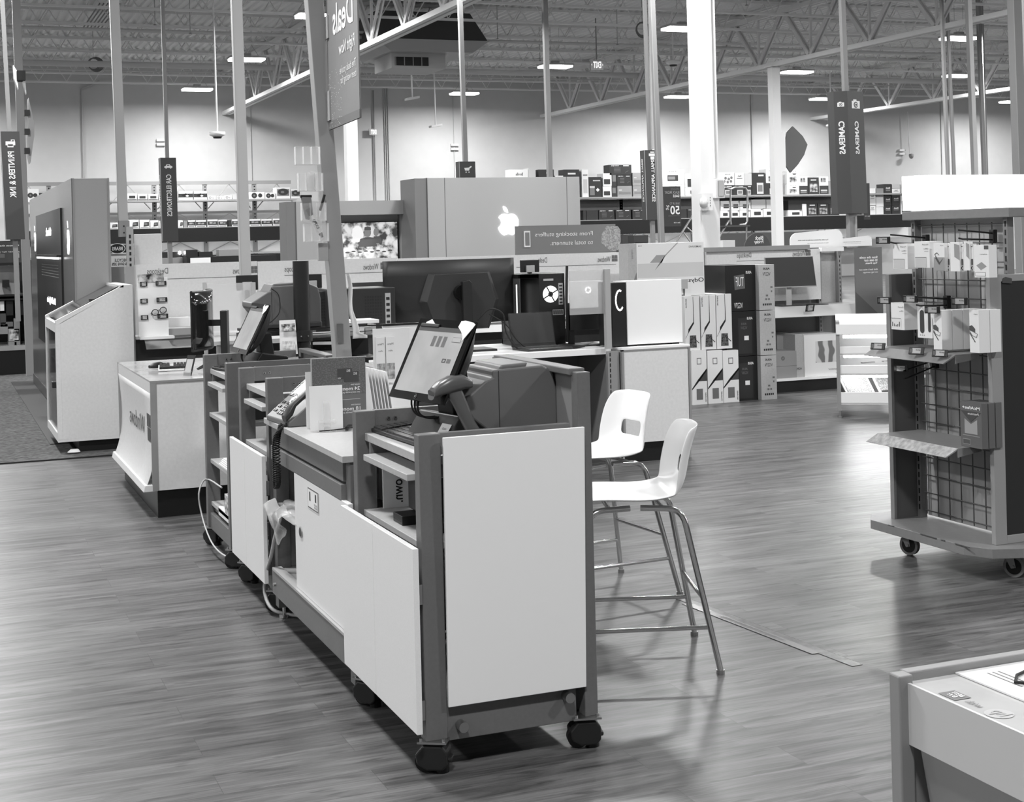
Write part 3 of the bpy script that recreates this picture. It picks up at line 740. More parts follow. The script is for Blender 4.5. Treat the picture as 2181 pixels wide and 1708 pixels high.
part('cord', MB().m(MATB).tube([(0.045, -0.012, 0.03), (0.07, 0.0, 0.012), (0.1, 0.06, 0.006), (0.13, 0.14, 0.006)], 0.003, 6), t)

# receipt printer / cheque machine
PRN = mat('printer_grey', 0.40, 0.4); PRN2 = mat('printer_dark', 0.25, 0.4)
def receipt_printer(loc, rz, label, grp=None):
    """front looks at -x, length along x"""
    t = thing('office_printer', label, 'printer', loc, rz, grp)
    L, Wd = 0.40, 0.26; K = 0.80 if rz == 0.0 and loc[2] < 1 else 1.0
    prof = [(0.0, 0.125), (0.0, 0.15), (0.09, 0.205), (0.12, 0.215), (0.12, 0.238), (0.34, 0.245), (0.385, 0.225), (0.40, 0.16), (0.40, 0.02), (0.10, 0.02), (0.085, 0.05), (0.03, 0.085)]
    b = MB().m(PRN).prism([(x*K, -Wd/2, z) for x, z in prof], (0, Wd, 0)); bd = part('body', b, t, 0.006)
    part('base', MB().m(PRN2).box(0.02, 0.40*K, -Wd/2 - 0.015, Wd/2 + 0.015, 0, 0.03), t, 0.006)
    part('lid', MB().m(PRN).prism([(0.1, -Wd/2 + 0.01, 0.20), (0.1, Wd/2 - 0.01, 0.20), (0.13, Wd/2 - 0.01, 0.252), (0.13, -Wd/2 + 0.01, 0.252)], (0.12*K, 0, 0.004)), bd, 0.006)
    b = MB().m(BLACK).box(-0.001, 0.06, -Wd/2 + 0.04, Wd/2 - 0.04, 0.115, 0.122); part('paper_slot', b, t)
    b = MB().m(PRN2).box(0.03, 0.1, -Wd/2 + 0.02, Wd/2 - 0.02, 0.03, 0.10); part('slip_mouth', b, t, 0.003)
    b = MB(); write(b, 'EPSON', (0.2, -Wd/2 - 0.015, 0.0155), FX, FZ, 0.008, 0.04, LGREY); part('lettering', b, t)
    part('side_seam', MB().m(BLACK).box(0.115, 0.117, -Wd/2 - 0.0008, -Wd/2, 0.03, 0.235), t)
    return t
receipt_printer((1.585, 4.53, 0.956), 0.0, 'bulky grey office printer behind the scanner on the nearest cart')
# black mast with a plate that carries the second printer
t = thing('equipment_mast', 'thick black equipment mast with a collar and shelf bracket rising behind the farther touchscreen', 'mast', (0, 0, 0))
PM = onY(645, 760, 8.05); mx, my = PM.x, 8.05
part('pole', MB().m(BLACK).cyl((mx, my, 1.16), (0,0,1), 0.045, 0.72, 20), t)
part('collar', MB().m(BLACK).cyl((mx, my, 1.10), (0,0,1), 0.058, 0.06, 20).m(STEEL).cyl((mx - 0.02, my - 0.058, 1.10), (0,1,0), 0.004, 0.006, 8).cyl((mx + 0.02, my - 0.058, 1.10), (0,1,0), 0.004, 0.006, 8), t)
part('base_plate', MB().m(BLACK).cyl((mx, my, 0.83), (0,0,1), 0.10, 0.05, 20), t)
part('bracket', MB().m(BLACK).box(mx - 0.36, mx, my + 0.02, my + 0.06, 1.105, 1.13).box(mx - 0.30, mx + 0.12, my + 0.05, my + 0.34, 1.125, 1.14), t)
receipt_printer((mx - 0.27, my + 0.20, 1.142), 0.0, 'second bulky grey office printer, up on the black mast behind the farther touchscreen')
cord('black cord drooping down the side of the farther printer', [(mx - 0.16, my + 0.05, 1.37), (mx - 0.12, my + 0.04, 1.33), (mx - 0.12, my + 0.03, 1.24), (mx - 0.17, my, 1.19), (mx - 0.25, my, 1.14)], 0.003, MATB)
# the gloss black terminal foot cover and brochures by it
b = MB().m(GLOSSB).prism([(-0.2, 0, 0), (0.26, 0, 0), (0.26, 0, 0.03), (0.16, 0, 0.06), (-0.05, 0, 0.045)], (0, 0.2, 0)); solo('till_unit', b, 'low glossy black wedge-shaped till base on the open cart behind its keyboard', 'till base', None, (1.66, 7.45, 0.956), bevel=0.006)
b = MB().m(PAPER); 
b.prism([(0, 0, 0), (0.10, 0, 0.0), (0.095, 0.02, 0.19), (0.005, 0.02, 0.19)], (0, 0.004, 0))
patch(b, (0.05, 0.0065, 0.15), (1,0,0), (0,0.1,1), 0.08, 0.04, stuff_print('flyer_print', 0.2, 0.9, 60), 0.002); patch(b, (0.05, 0.0, 0.05), (1,0,0), (0,0.1,1), 0.07, 0.05, stuff_print('flyer_print2', 0.7, 0.95, 50), 0.002)
solo('flyer', b, 'white printed flyer standing between the farther touchscreen and the mast', 'flyer', None, onY(608, 755, 8.0) + Vector((-0.03, 0, 0.0)))

# ---------------- on the counter
t = thing('desk_phone', 'grey desk phone with its handset on, at the far end of the counter', 'phone', (1.335, 6.03, 0.867), 0.10); t.scale = (1.15, 1.15, 1.1)
PH = mat('phone_body', 0.42, 0.4); PHD = mat('phone_dark', 0.18, 0.35)
# local: x away from the user, slope rises with x; user at -x
T = Matrix.Rotation(-math.radians(30), 4, 'Y')
b = MB().m(PH).prism([(0, -0.13, 0.0), (0.0, -0.13, 0.018), (0.16, -0.13, 0.150), (0.178, -0.13, 0.142), (0.13, -0.13, 0.0)], (0, 0.26, 0)); bd = part('body', b, t, 0.004)
T = Matrix.Translation((0, 0, 0.018)) @ Matrix.Rotation(-math.atan2(0.132, 0.16), 4, 'Y')
b = MB(T).m(PHD).box(0.115, 0.2, -0.045, 0.125, 0.0, 0.004).m(mat('phone_screen', 0.30, 0.1)).box(0.128, 0.19, -0.02, 0.1, 0.004, 0.005)
for i in range(4): b.m(LGREY).box(0.119, 0.124, -0.02 + 0.034*i, -0.005 + 0.034*i, 0.004, 0.0065)
for i in range(5): b.m(LGREY).box(0.13 + 0.012*i, 0.136 + 0.012*i, 0.11, 0.118, 0.004, 0.0065)
part('display', b, bd)
b = MB(T)
for i in range(4):
    for j in range(3): b.m(PHD).box(0.022 + 0.017*i, 0.033 + 0.017*i, 0.0 + 0.022*j, 0.016 + 0.022*j, 0.0, 0.004)
for i in range(3):
    b.m(PHD).box(0.03 + 0.022*i, 0.04 + 0.022*i, 0.085, 0.098, 0.0, 0.004); b.box(0.03 + 0.022*i, 0.04 + 0.022*i, 0.103, 0.116, 0.0, 0.004)
part('keys', b, bd)
b = MB(T).m(CHROME).cyl((0.1, 0.035, 0.002), (0,0,1), 0.017, 0.006, 20).m(WHITE2).cyl((0.1, 0.035, 0.004), (0,0,1), 0.013, 0.006, 20); part('navigation_ring', b, bd)
b = MB(T).m(PHD)
loft(b, [((0.0, -0.10, 0.014), (0, 0.022, 0), (0.006, 0, 0.012)), ((0.03, -0.10, 0.02), (0, 0.025, 0), (0, 0, 0.015)), ((0.06, -0.10, 0.030), (0, 0.019, 0), (0, 0, 0.010)), ((0.14, -0.10, 0.030), (0, 0.019, 0), (0, 0, 0.010)), ((0.18, -0.10, 0.02), (0, 0.025, 0), (0, 0, 0.015)), ((0.205, -0.10, 0.014), (0, 0.022, 0), (0.006, 0, 0.012))])
part('handset', b, t)
# coiled cord
b = MB().m(MATB); pts = []
P = [Vector((0.02, -0.10, 0.02)), Vector((-0.04, -0.10, -0.03)), Vector((-0.035, -0.06, -0.13)), Vector((-0.03, -0.05, -0.23)), Vector((-0.03, -0.085, -0.20)), Vector((-0.03, -0.085, -0.06)), Vector((-0.01, -0.07, 0.01))]
n = 620
for i in range(n):
    s = i/(n-1)*(len(P)-1); k = min(len(P)-2, int(s)); f = s - k
    p0, p1, p2, p3 = P[max(0,k-1)], P[k], P[k+1], P[min(len(P)-1,k+2)]
    c = 0.5*((2*p1) + (p2-p0)*f + (2*p0-5*p1+4*p2-p3)*f*f + (3*p1-p0-3*p2+p3)*f**3)
    a = i*0.85; r = 0.008 if 12 < i < n-12 else 0.001
    pts.append(c + Vector((math.cos(a)*r, math.sin(a)*r, 0)))
b.tube(pts, 0.0024, 4); part('coiled_cord', b, t)

t = thing('sign_holder', 'clear holder with a blank white card standing beside the desk phone', 'sign holder', (1.455, 5.68, 0.867), -0.10)
part('card', MB().m(PAPER).box(-0.066, 0.066, 0.0, 0.002, 0.004, 0.182), t)
CLR = mat('clear_acrylic', 0.96, 0.04, alpha=0.3, spec=1.0)
b = MB().m(CLR).box(-0.014, 0.014, -0.012, -0.010, 0.02, 0.12); b.sheet(lambda u, v: (-0.035 + 0.07*u, -0.006 - 0.012*math.sin(math.pi*u), 0.035 + 0.012*v), 8, 2); b.box(-0.035, 0.035, -0.03, 0.03, 0, 0.003); b.box(-0.013, -0.011, -0.014, -0.010, 0.0, 0.06); b.box(0.011, 0.013, -0.014, -0.010, 0.0, 0.06)
part('stand', b, t)
SPARK = stuff_print('speckled_grey_print', 0.36, 0.48, 180, lo_t=0.45, hi_t=0.75)
t = thing('brochure_sign', 'grey speckled sign board offering 24 month and 18 month terms on the counter', 'sign', (1.42, 5.76, 0.85), -0.02)
b = MB().m(mat('brochure_grey', 0.42, 0.5)).box(0, 0.222, 0, 0.004, 0, 0.30).m(SPARK).box(0.0, 0.222, -0.0006, 0, 0.15, 0.30)
patch(b, (0.135, -0.0006, 0.235), FX, FZ, 0.062, 0.042, SIGNG, 0.001); patch(b, (0.162, -0.0006, 0.222), FX, FZ, 0.062, 0.042, SIGNG, 0.0016)
write(b, 'BIG', (0.15, -0.0006, 0.247), FX, FZ, 0.01, 0.014, INKW, 0, 'c', 0.002); write(b, 'BIG', (0.178, -0.0006, 0.234), FX, FZ, 0.01, 0.014, INKW, 0, 'c', 0.0026)
write(b, 'VISA', (0.112, -0.0006, 0.218), FX, FZ, 0.006, 0.014, INKW, 0, 'c', 0.002)
for (tx, z, h, w_) in (('Limited time', 0.190, 0.007, 0.038), ('Limited time', 0.108, 0.007, 0.038)): write(b, tx, (0.197, 0, z), FX, FZ, h, w_, INKW, 0, 'l')
for (tx, z, h, w_) in (('24 months', 0.174, 0.015, 0.10), ('18 months', 0.092, 0.015, 0.10)): write(b, tx, (0.197, 0, z), FX, FZ, h, w_, INKW, 0.012, 'l')
for (tx, z, h, w_) in (('on storewide purchases', 0.158, 0.009, 0.11), ('on storewide purchases', 0.076, 0.009, 0.11)): write(b, tx, (0.197, 0, z), FX, FZ, h, w_, INKW, 0, 'l')
patch(b, (0.14, 0, 0.13), FX, FZ, 0.115, 0.001, INKW)
part('board', b, t)
part('sleeve', MB().m(LGREY).box(-0.004, 0.226, -0.001, 0.005, 0.3, 0.303).box(-0.004, 0.0, -0.002, 0.006, 0.017, 0.303), t)
b = MB().m(PAPER).box(0, 0.04, 0, 0.003, 0, 0.23); write(b, '?', (0.03, 0, 0.19), FX, FZ, 0.014, 0.008, INK, 0.01); write(b, 'm.', (0.03, 0, 0.165), FX, FZ, 0.012, 0.016, INK, 0.01)
solo('leaflet', b, 'narrow white leaflet half hidden behind the left edge of the speckled sign', 'leaflet', None, (1.40, 5.79, 0.867))
# upright leaflets right of the sign
for i in range(7):
    b = MB().m(PAPER).prism([(0, 0, 0), (0, 0.1, 0), (-0.03, 0.1, 0.235 - 0.004*i), (-0.03, 0, 0.235 - 0.004*i)], (0.0035, 0, 0))
    solo('leaflet', b, 'tall white leaflet leaning in the fan right of the speckled sign, %s from the left' % ORD[i], 'leaflet', 'leaflets fanned beside the speckled sign', (1.69 + 0.014*i, 5.80, 0.867))
for i, x in enumerate((1.80, 1.845)):
    b = MB().m(PAPER).box(0, 0.04, 0, 0.012, 0, 0.20); patch(b, (0.02, 0, 0.05), FX, FZ, 0.036, 0.07, stuff_print('leaflet_photo', 0.45, 0.8, 50), 0.001)
    write(b, 'Menu', (0.02, 0, 0.17), FX, FZ, 0.009, 0.026, INKG); write(b, 'offers', (0.02, 0, 0.14), FX, FZ, 0.007, 0.02, INKG)
    solo('pocket_leaflet', b, 'small leaflet with a grey photo in the white rack, %s of two' % ('left' if i == 0 else 'right'), 'leaflet', None, (x, 6.13, 1.0), bevel=0.001)
b = MB().m(WHITE2).box(0, 0.17, 0.013, 0.017, 0, 0.37).box(0, 0.17, -0.03, 0.013, 0.0, 0.12)
solo('leaflet_rack', b, 'white leaflet rack on the counter behind the nearest touchscreen', 'leaflet rack', None, (1.79, 6.13, 0.867), bevel=0.001)
# keys and small cards
t = thing('key_ring', 'bunch of small black keys on a cord in front of the white card', 'keys', (1.535, 5.67, 0.868), 0.3)
part('cord', MB().m(MATB).tube([(-0.11, 0.03, 0.003), (-0.05, 0.015, 0.003), (0.02, 0.0, 0.006), (0.1, 0.02, 0.003)], 0.0025, 6), t)
part('key', MB().m(BLACK).bar((-0.02, -0.03, 0.004), (0.015, 0.005, 0.008), 0.012, 0.004), t)
part('key', MB().m(BLACK).bar((0.0, 0.0, 0.008), (0.035, 0.03, 0.012), 0.016, 0.006), t)
b = MB().m(PAPER).prism([(0, 0, 0), (0.2, -0.1, 0), (0.28, 0.06, 0), (0.09, 0.15, 0)], (0, 0, 0.002)); solo('paper_sheet', b, 'loose paper lying on the counter next to the nearest cart', 'paper', None, (1.42, 5.08, 0.8665))
# small things on the empty cart
b = MB().m(BLACK).box(0, 0.09, 0, 0.05, 0, 0.03); solo('card_reader', b, 'small black reader on the empty cart behind the speckled sign', 'device', None, (1.70, 6.42, 0.956), bevel=0.005)
b = MB().m(BLACK).box(0, 0.09, 0, 0.13, 0, 0.016).m(INKG).box(0.01, 0.08, 0.02, 0.12, 0.016, 0.0165); solo('card_reader', b, 'flat black reader on the counter behind the nearest cart rail', 'device', None, (1.80, 5.30, 0.8665), bevel=0.004)

# ---------------- leaning pole with banner
b0 = Vector((1.755, 6.30, 0.0)); top = Vector((1.565, 6.30, 3.35))
def pl(z, dx=0, dy=0): return b0 + (top - b0)*(z/3.35) + Vector((dx, dy, 0))
lean = (top - b0).normalized()
t = thing('banner_pole', 'leaning grey square pole rising out of the counter row with a banner and clear pockets', 'pole', b0)
q = lean.to_track_quat('Z', 'X'); RM = Matrix.Identity(4)
def PX(z, dx=0, dy=0): return pl(z, dx, dy) - b0
b = MB().m(MID)
hw = 0.036
b = MB().m(mat('pole_paint', 0.60, 0.45)).hexa([PX(0.0, -hw, -hw), PX(0.0, hw, -hw), PX(0.0, hw, hw), PX(0.0, -hw, hw), PX(3.3, -hw, -hw), PX(3.3, hw, -hw), PX(3.3, hw, hw), PX(3.3, -hw, hw)]); part('shaft', b, t, 0.004)
j0 = PX(1.175); j1 = PX(1.26)
part('joint_plate', MB().m(MID).box(j0.x - 0.025, j0.x, -0.046, -0.034, j0.z, j1.z), t)
bx = PX(2.45)
ban = Matrix.Translation(PX(2.115, 0.01, -0.05)) @ Matrix.Rotation(math.radians(-93.7), 4, 'Z')
b = MB(ban).m(SIGNM).box(0, 0.64, 0, 0.006, 0.0, 1.15)
UB_ = Vector((1,0,0))
write(b, 'Deals', (0.56, 0, 0.46), UB_, FZ, 0.13, 0.42, INKW, 0.02, 'l'); write(b, 'Right Now', (0.58, 0, 0.315), UB_, FZ, 0.068, 0.32, INKW, 0.015, 'l')
write(b, "The deals you've\nbeen waiting for.", (0.60, 0, 0.205), UB_, FZ, 0.085, 0.33, INKW, 0.0, 'l'); write(b, 'Top', (0.56, 0, 0.64), UB_, FZ, 0.16, 0.3, INKW, 0.02, 'l')
random.seed(5)
for i in range(130):
    x = random.random()**1.5*0.3 + 0.01; z = random.random()**1.3*0.24 + 0.006; s_ = 0.0015 + 0.002*random.random()
    patch(b, (x, 0, z), UB_, FZ, s_*2, s_, INKW, 0.0012)
part('banner', b, t)
for z0_, z1_ in ((0.04, 0.17), (0.40, 0.50)): part('banner_clip', MB(ban).m(LGREY).box(-0.03, 0.05, -0.006, 0.0, z0_, z1_), t)
part('banner_hem', MB(ban).m(mat('banner_hem', 0.42, 0.5)).box(0, 0.64, -0.001, 0.007, 0.0, 0.035), t)
# clear pockets with things
PK = mat('clear_pocket', 0.95, 0.05, alpha=0.13, spec=1.0); PKE = mat('clear_pocket_edge', 0.95, 0.1, alpha=0.6)
pz = [1.96, 1.845, 1.715, 1.625]
for i, z in enumerate(pz):
    c = PX(z, -0.115 + 0.004*i, -0.055)
    b = MB().m(PK).box(c.x - 0.045, c.x + 0.065, c.y - 0.03, c.y - 0.028, c.z, c.z + 0.078).box(c.x - 0.045, c.x + 0.065, c.y + 0.0, c.y + 0.002, c.z, c.z + 0.085).m(PKE).box(c.x - 0.045, c.x + 0.065, c.y - 0.03, c.y + 0.0, c.z, c.z + 0.004)
    for k in range(4): b.box(c.x - 0.045 + 0.036*k, c.x - 0.043 + 0.036*k, c.y - 0.03, c.y + 0.0, c.z, c.z + 0.08)
    part('clear_pocket', b, t)
c = b0 + PX(1.628, -0.1, -0.07)
t2 = thing('marker_pen', 'thick marker with a dark cap stuck in the lowest clear pocket on the leaning pole', 'marker', c)
b = MB().m(WHITE2).tube([(0.025, 0, 0.035), (-0.016, 0, 0.115)], 0.0095, 10); write(b, 'EXPO', (0.005, -0.0105, 0.075), Vector((0.45,0,-0.89)), Vector((0.89,0,0.45)), 0.013, 0.045, INK, 0.02); part('barrel', b, t2)
part('cap', MB().m(DGREY).tube([(-0.014, 0, 0.112), (-0.028, 0, 0.142)], 0.0115, 10), t2); part('cap', MB().m(SIGNG).tube([(0.024, 0, 0.037), (0.034, 0, 0.016)], [0.0095, 0.006], 10), t2)
c = b0 + PX(1.715, -0.13, -0.07); b = MB().m(mat('eraser_grey', 0.5, 0.6)).prism([(0.0, 0, 0.01), (0.035, 0, 0.0), (0.025, 0, 0.105), (-0.02, 0, 0.11)], (0, 0.02, 0)).m(BLACK).box(-0.022, 0.028, 0, 0.02, 0.103, 0.115); solo('eraser', b, 'grey whiteboard eraser standing in the third clear pocket', 'eraser', None, c, bevel=0.003)
c = b0 + PX(1.845, -0.12, -0.07); b = MB().m(PAPER).prism([(0.0, 0, 0.004), (0.035, 0, 0.004), (0.05, 0, 0.085), (0.02, 0, 0.09)], (0, 0.004, 0)); solo('card_slip', b, 'white card slipped into the second clear pocket from the top', 'card', None, c)
c = b0 + PX(1.68, -0.07, -0.07); b = MB().m(BLACK).tube([(0.0, 0, 0.08), (0.022, 0, 0.15)], 0.006, 8).m(WHITE2).tube([(-0.012, 0, 0.04), (0.0, 0, 0.08)], 0.0058, 8); solo('marker_pen', b, 'slim black-capped pen leaning in the third clear pocket beside the eraser', 'marker', None, c)
c = b0 + PX(1.54, -0.075, -0.05); b = MB().m(LGREY).box(-0.01, 0.035, 0, 0.02, 0, 0.08); solo('wall_box', b, 'pale flat box fixed low on the leaning pole beneath the clear pockets', 'box', None, c, bevel=0.002)
# cloth strip hanging at the pole's right side
def strip(u, v): 
    z = 1.48 - 0.29*v; x = 0.045 + 0.012*u + 0.02*v*u + (0.035*u if v > 0.93 else 0); q = PX(z); return (q.x + x + 0.006*math.sin(9*v), q.y - 0.02 + 0.008*math.sin(6*u + 5*v), z)
solo('cloth_strip', MB().m(mat('cloth_strip', 0.88, 0.8)).sheet(strip, 4, 24), 'long pale strip hanging down the right side of the leaning pole', 'cloth', None, b0, solid=0.003)
# ================================================================== BAR STOOLS
SHELL = mat('stool_shell', 0.95, 0.3)
def stool(loc, rz, label):
    """front looks at local -x; origin on the floor under the seat centre"""
    t = thing('bar_stool', label, 'stool', loc, rz)
    # one-piece shell: profile in (x, z), from front lip to the top of the back
    prof = [(-0.24, 0.600), (-0.22, 0.622), (-0.16, 0.632), (-0.05, 0.628), (0.06, 0.622), (0.135, 0.628), (0.18, 0.655), (0.205, 0.70), (0.215, 0.76), (0.232, 0.83), (0.262, 0.90)]
    half = [0.15, 0.185, 0.20, 0.205, 0.205, 0.205, 0.205, 0.205, 0.20, 0.19, 0.165]
    vs = []; n = 14
    # hole in the back rows 7-8, columns in the middle
    for i, ((x, z), h) in enumerate(zip(prof, half)):
        for j in range(n + 1):
            s = -1 + 2*j/n
            curl = abs(s)**3
            if i <= 5: px_, pz_ = x, z + 0.012*curl - 0.0
            else: px_, pz_ = x - 0.055*curl*(1 if i > 6 else 0.6), z - (0.012*abs(s)**4 if i == 10 else 0)
            if i == 5: pz_ += 0.01*curl; px_ -= 0.0
            vs.append((px_, s*h, pz_))
    fs = []
    for i in range(len(prof)-1):
        for j in range(n):
            if i == 7 and 4 <= j <= 9: continue
            fs.append((i*(n+1)+j, (i+1)*(n+1)+j, (i+1)*(n+1)+j+1, i*(n+1)+j+1))
    b = MB().m(SHELL); b.add(vs, fs, True)
    o = part('seat_shell', b, t, solid=0.009, sub=2)
    o.modifiers['solid'].offset = 0
    TB = CHROME
    def bend(P, r=0.011, k=6):
        """rounded corner polyline"""
        Q = [Vector(P[0])]
        for i in range(1, len(P)-1):
            a, c, d = Vector(P[i-1]), Vector(P[i]), Vector(P[i+1]); l = min(0.06, (a-c).length*0.45, (d-c).length*0.45)
            s0 = c + (a-c).normalized()*l; s1 = c + (d-c).normalized()*l
            for q in range(k+1):
                s = q/k; Q.append(s0*(1-s)**2 + c*2*s*(1-s) + s1*s*s)
        Q.append(Vector(P[-1])); return Q
    feet = {}
    for sx, nm in ((-1, 'front'), (1, 'rear')):
        for sy in (-1, 1):
            foot = Vector((0.285*sx - (0.0), 0.262*sy, 0.0)); knee = Vector((0.175*sx, 0.155*sy, 0.592)); mid = Vector((0.02*sx, 0.145*sy, 0.598))
            leg = part('leg', MB().m(TB).tube(bend([foot + Vector((0,0,0.014)), knee, mid]), 0.0115, 12), t)
            part('foot_cap', MB().m(STEEL).cyl((foot.x, foot.y, 0.008), (0,0,1), 0.0155, 0.016, 14), leg)
            feet[(sx, sy)] = (foot, knee)
    part('seat_bracket', MB().m(TB).tube([(-0.1, 0.145, 0.6), (-0.1, -0.145, 0.6)], 0.009, 8), t)
    part('seat_bracket', MB().m(TB).tube([(0.1, 0.145, 0.6), (0.1, -0.145, 0.6)], 0.009, 8), t)
    def at(k, z): f, kn = feet[k]; return f + (kn - f)*(z/kn.z)
    for sy in (-1, 1): part('footrest_bar', MB().m(TB).tube([at((-1, sy), 0.165), at((1, sy), 0.165)], 0.008, 10), t)
    part('footrest_bar', MB().m(TB).tube([at((-1, -1), 0.25), at((-1, 1), 0.25)], 0.008, 10), t)
    part('footrest_bar', MB().m(TB).tube([at((1, -1), 0.27), at((1, 1), 0.27)], 0.008, 10), t)
    return t
f1 = Vector((2.745, 4.945, 0)); d1 = Vector((-0.949, 0.316, 0))
stool(f1 + d1*0.285, math.atan2(-d1.y, -d1.x), 'nearer white bar stool with chrome legs, seen from its side behind the nearest cart')
f2 = Vector((3.07, 6.06, 0)); d2 = Vector((-0.997, -0.07, 0))
stool(f2 + d2*0.285, math.atan2(-d2.y, -d2.x), 'farther white bar stool with chrome legs, its slotted backrest facing the camera')

# floor tape
t = thing('floor_tape', 'worn strip of lettered tape stuck on the floor right of the bar stools', 'floor tape', (0, 0, 0))
a = Vector((3.06, 5.80, 0.001)); c_ = Vector((3.165, 4.56, 0.001)); dr = (c_ - a).normalized(); sd = Vector((dr.y, -dr.x, 0)) * -1
TAPE = stuff_print('old_tape', 0.33, 0.45, 25, rough=0.3); TAPE2 = mat('clear_tape', 0.54, 0.25)
def strip_(o, l0, l1, w0, w1, z): return [o + dr*l0 + sd*w0 + Vector((0,0,z)), o + dr*l1 + sd*w0 + Vector((0,0,z)), o + dr*l1 + sd*w1 + Vector((0,0,z)), o + dr*l0 + sd*w1 + Vector((0,0,z))]
L_ = (c_ - a).length
b = MB().m(TAPE).prism(strip_(a, 0, L_, -0.025, 0.025, 0.0), (0, 0, 0.0006)).m(INKG)
for k in range(60):
    l = L_*k/60; 
    for w_ in (-0.0255, 0.0245): b.prism(strip_(a, l, l + L_/60*random.uniform(0.4, 1.0), w_, w_ + 0.0015, 0.0003), (0, 0, 0.0006))
part('backing', b, t)
b = MB().m(TAPE2).prism(strip_(a, 0.14, L_ - 0.2, -0.052, -0.012, 0.0008), (0, 0, 0.0006)); write(b, 'Please stand here to check in', a + dr*(L_*0.5) - sd*0.032 + Vector((0,0,0.0016)), -dr, -sd, 0.022, 0.42, INKG, 0.0, 'c', 0.0006)
part('lettered_strip', b, t)

# ================================================================== WHEELED DISPLAY at the right
WG = mat('fixture_grey', 0.52, 0.45, noise=0.01); WGD = mat('fixture_painted_shade', 0.40, 0.5); WGL = mat('fixture_light', 0.60, 0.4)  # darker grey of the far wing has its shade painted in
t = thing('wheeled_display', 'grey wheeled display stand with wire grid and dark end panel, at the right edge', 'display stand', (0, 0, 0))
b = MB().m(WG).prism([(4.36, 6.14, 0.115), (4.37, 5.44, 0.115), (4.43, 5.32, 0.115), (4.56, 5.27, 0.115), (5.35, 5.22, 0.115), (5.35, 6.26, 0.115), (4.45, 6.26, 0.115)], (0, 0, 0.045))
for k, (yy, l) in enumerate(((6.0, .05), (5.75, .12), (5.6, .03), (5.5, .1))): b.m(DGREY).box(4.359 + 0.006*(6.14 - yy)/0.7, 4.366 + 0.006*(6.14-yy)/0.7, yy - l, yy, 0.156, 0.1602)
part('deck', b, t, 0.003)
for (x, y, a_) in ((4.47, 6.02, -1.2), (4.60, 5.42, -1.1), (5.2, 5.4, 1), (5.2, 6.1, 1)):
    c = Matrix.Translation((x, y, 0)) @ Matrix.Rotation(a_, 4, 'Z')
    f = part('caster', MB(c).m(LGREY).prism([(-0.02, -0.018, 0.115), (0.03, -0.018, 0.115), (0.045, -0.018, 0.045), (0.022, -0.018, 0.04)], (0, 0.003, 0)).prism([(-0.02, 0.015, 0.115), (0.03, 0.015, 0.115), (0.045, 0.015, 0.045), (0.022, 0.015, 0.04)], (0, 0.003, 0)).cyl((0.033, 0, 0.05), (0,1,0), 0.007, 0.05, 10), t)
    part('tyre', MB(c).m(mat('tyre_grey', 0.55, 0.6)).cyl((0.033, 0, 0.05), (0,1,0), 0.05, 0.024, 28).m(MATB).cyl((0.033, 0, 0.05), (0,1,0), 0.037, 0.026, 24), f)
# far wing and near wing
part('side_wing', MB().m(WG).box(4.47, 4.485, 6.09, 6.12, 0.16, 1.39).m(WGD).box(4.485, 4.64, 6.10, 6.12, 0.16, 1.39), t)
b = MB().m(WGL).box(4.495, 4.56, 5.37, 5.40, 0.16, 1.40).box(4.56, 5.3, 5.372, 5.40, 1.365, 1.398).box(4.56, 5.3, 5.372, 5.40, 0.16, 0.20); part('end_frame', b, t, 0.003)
part('end_panel', MB().m(mat('end_panel_black', 0.15, 0.55)).box(4.56, 5.28, 5.375, 5.395, 0.2, 1.365).m(DGREY).prism([(4.565, 5.368, 1.36), (4.62, 5.368, 1.355), (4.62, 5.368, 1.378), (4.585, 5.368, 1.386), (4.57, 5.368, 1.38)], (0, 0.004, 0)), t)
# uprights with slots
for y in (6.08, 5.40):
    b = MB().m(WG).box(4.615, 4.65, y - 0.015, y + 0.015, 0.16, 1.66); b.m(INK)
    for k in range(36): b.box(4.6145, 4.6155, y - 0.006, y + 0.004, 0.2 + 0.0405*k, 0.226 + 0.0405*k)
    part('upright', b, t)
part('header_beam', MB().m(WG).box(4.58, 4.68, 5.33, 6.12, 1.66, 1.705), t, 0.004)
part('back_panel', MB().m(mat('grid_back', 0.70, 0.55)).box(4.66, 4.672, 5.41, 6.07, 0.17, 1.66), t)
b = MB().m(mat('grid_wire', 0.40, 0.35, metal=0.4))
for k in range(8): y = 5.43 + 0.0883*k; b.tube([(4.638, y, 0.18), (4.638, y, 1.64)], 0.0032, 6)
part('vertical_wire', b, t)
b = MB().m(mat('grid_wire', 0.40))
for k in range(17): z = 0.2 + 0.0895*k; b.tube([(4.631, 5.41, z), (4.631, 6.07, z)], 0.0032, 6)
part('horizontal_wire', b, t)
# shelves, sloping lip toward -x
def wshelf(z, xf, yn, yf, lip):
    b = MB().m(WG).prism([(xf + 0.05, yn, z), (4.62, yn + 0.03, z), (4.62, yf, z), (xf + 0.05, yf, z)], (0, 0, 0.006)).prism([(xf + 0.05, yn + 0.0, z - 0.035), (4.5, yn + 0.02, z - 0.02), (4.5, yn + 0.02, z), (xf + 0.05, yn, z)], (0, 0.006, 0))
    b.m(lip).prism([(xf + 0.05, yn - 0.0, z + 0.006), (xf, yn + 0.03, z - 0.035), (xf + 0.006, yn + 0.03, z - 0.038), (xf + 0.056, yn, z + 0.002)], (0, yf - yn, 0))
    return part('shelf', b, t)
FOIL = stuff_print('taped_lip', 0.62, 0.76, 40, rough=0.2)
wshelf(0.60, 4.30, 5.44, 6.05, FOIL)
wshelf(1.03, 4.30, 5.44, 6.05, WG)

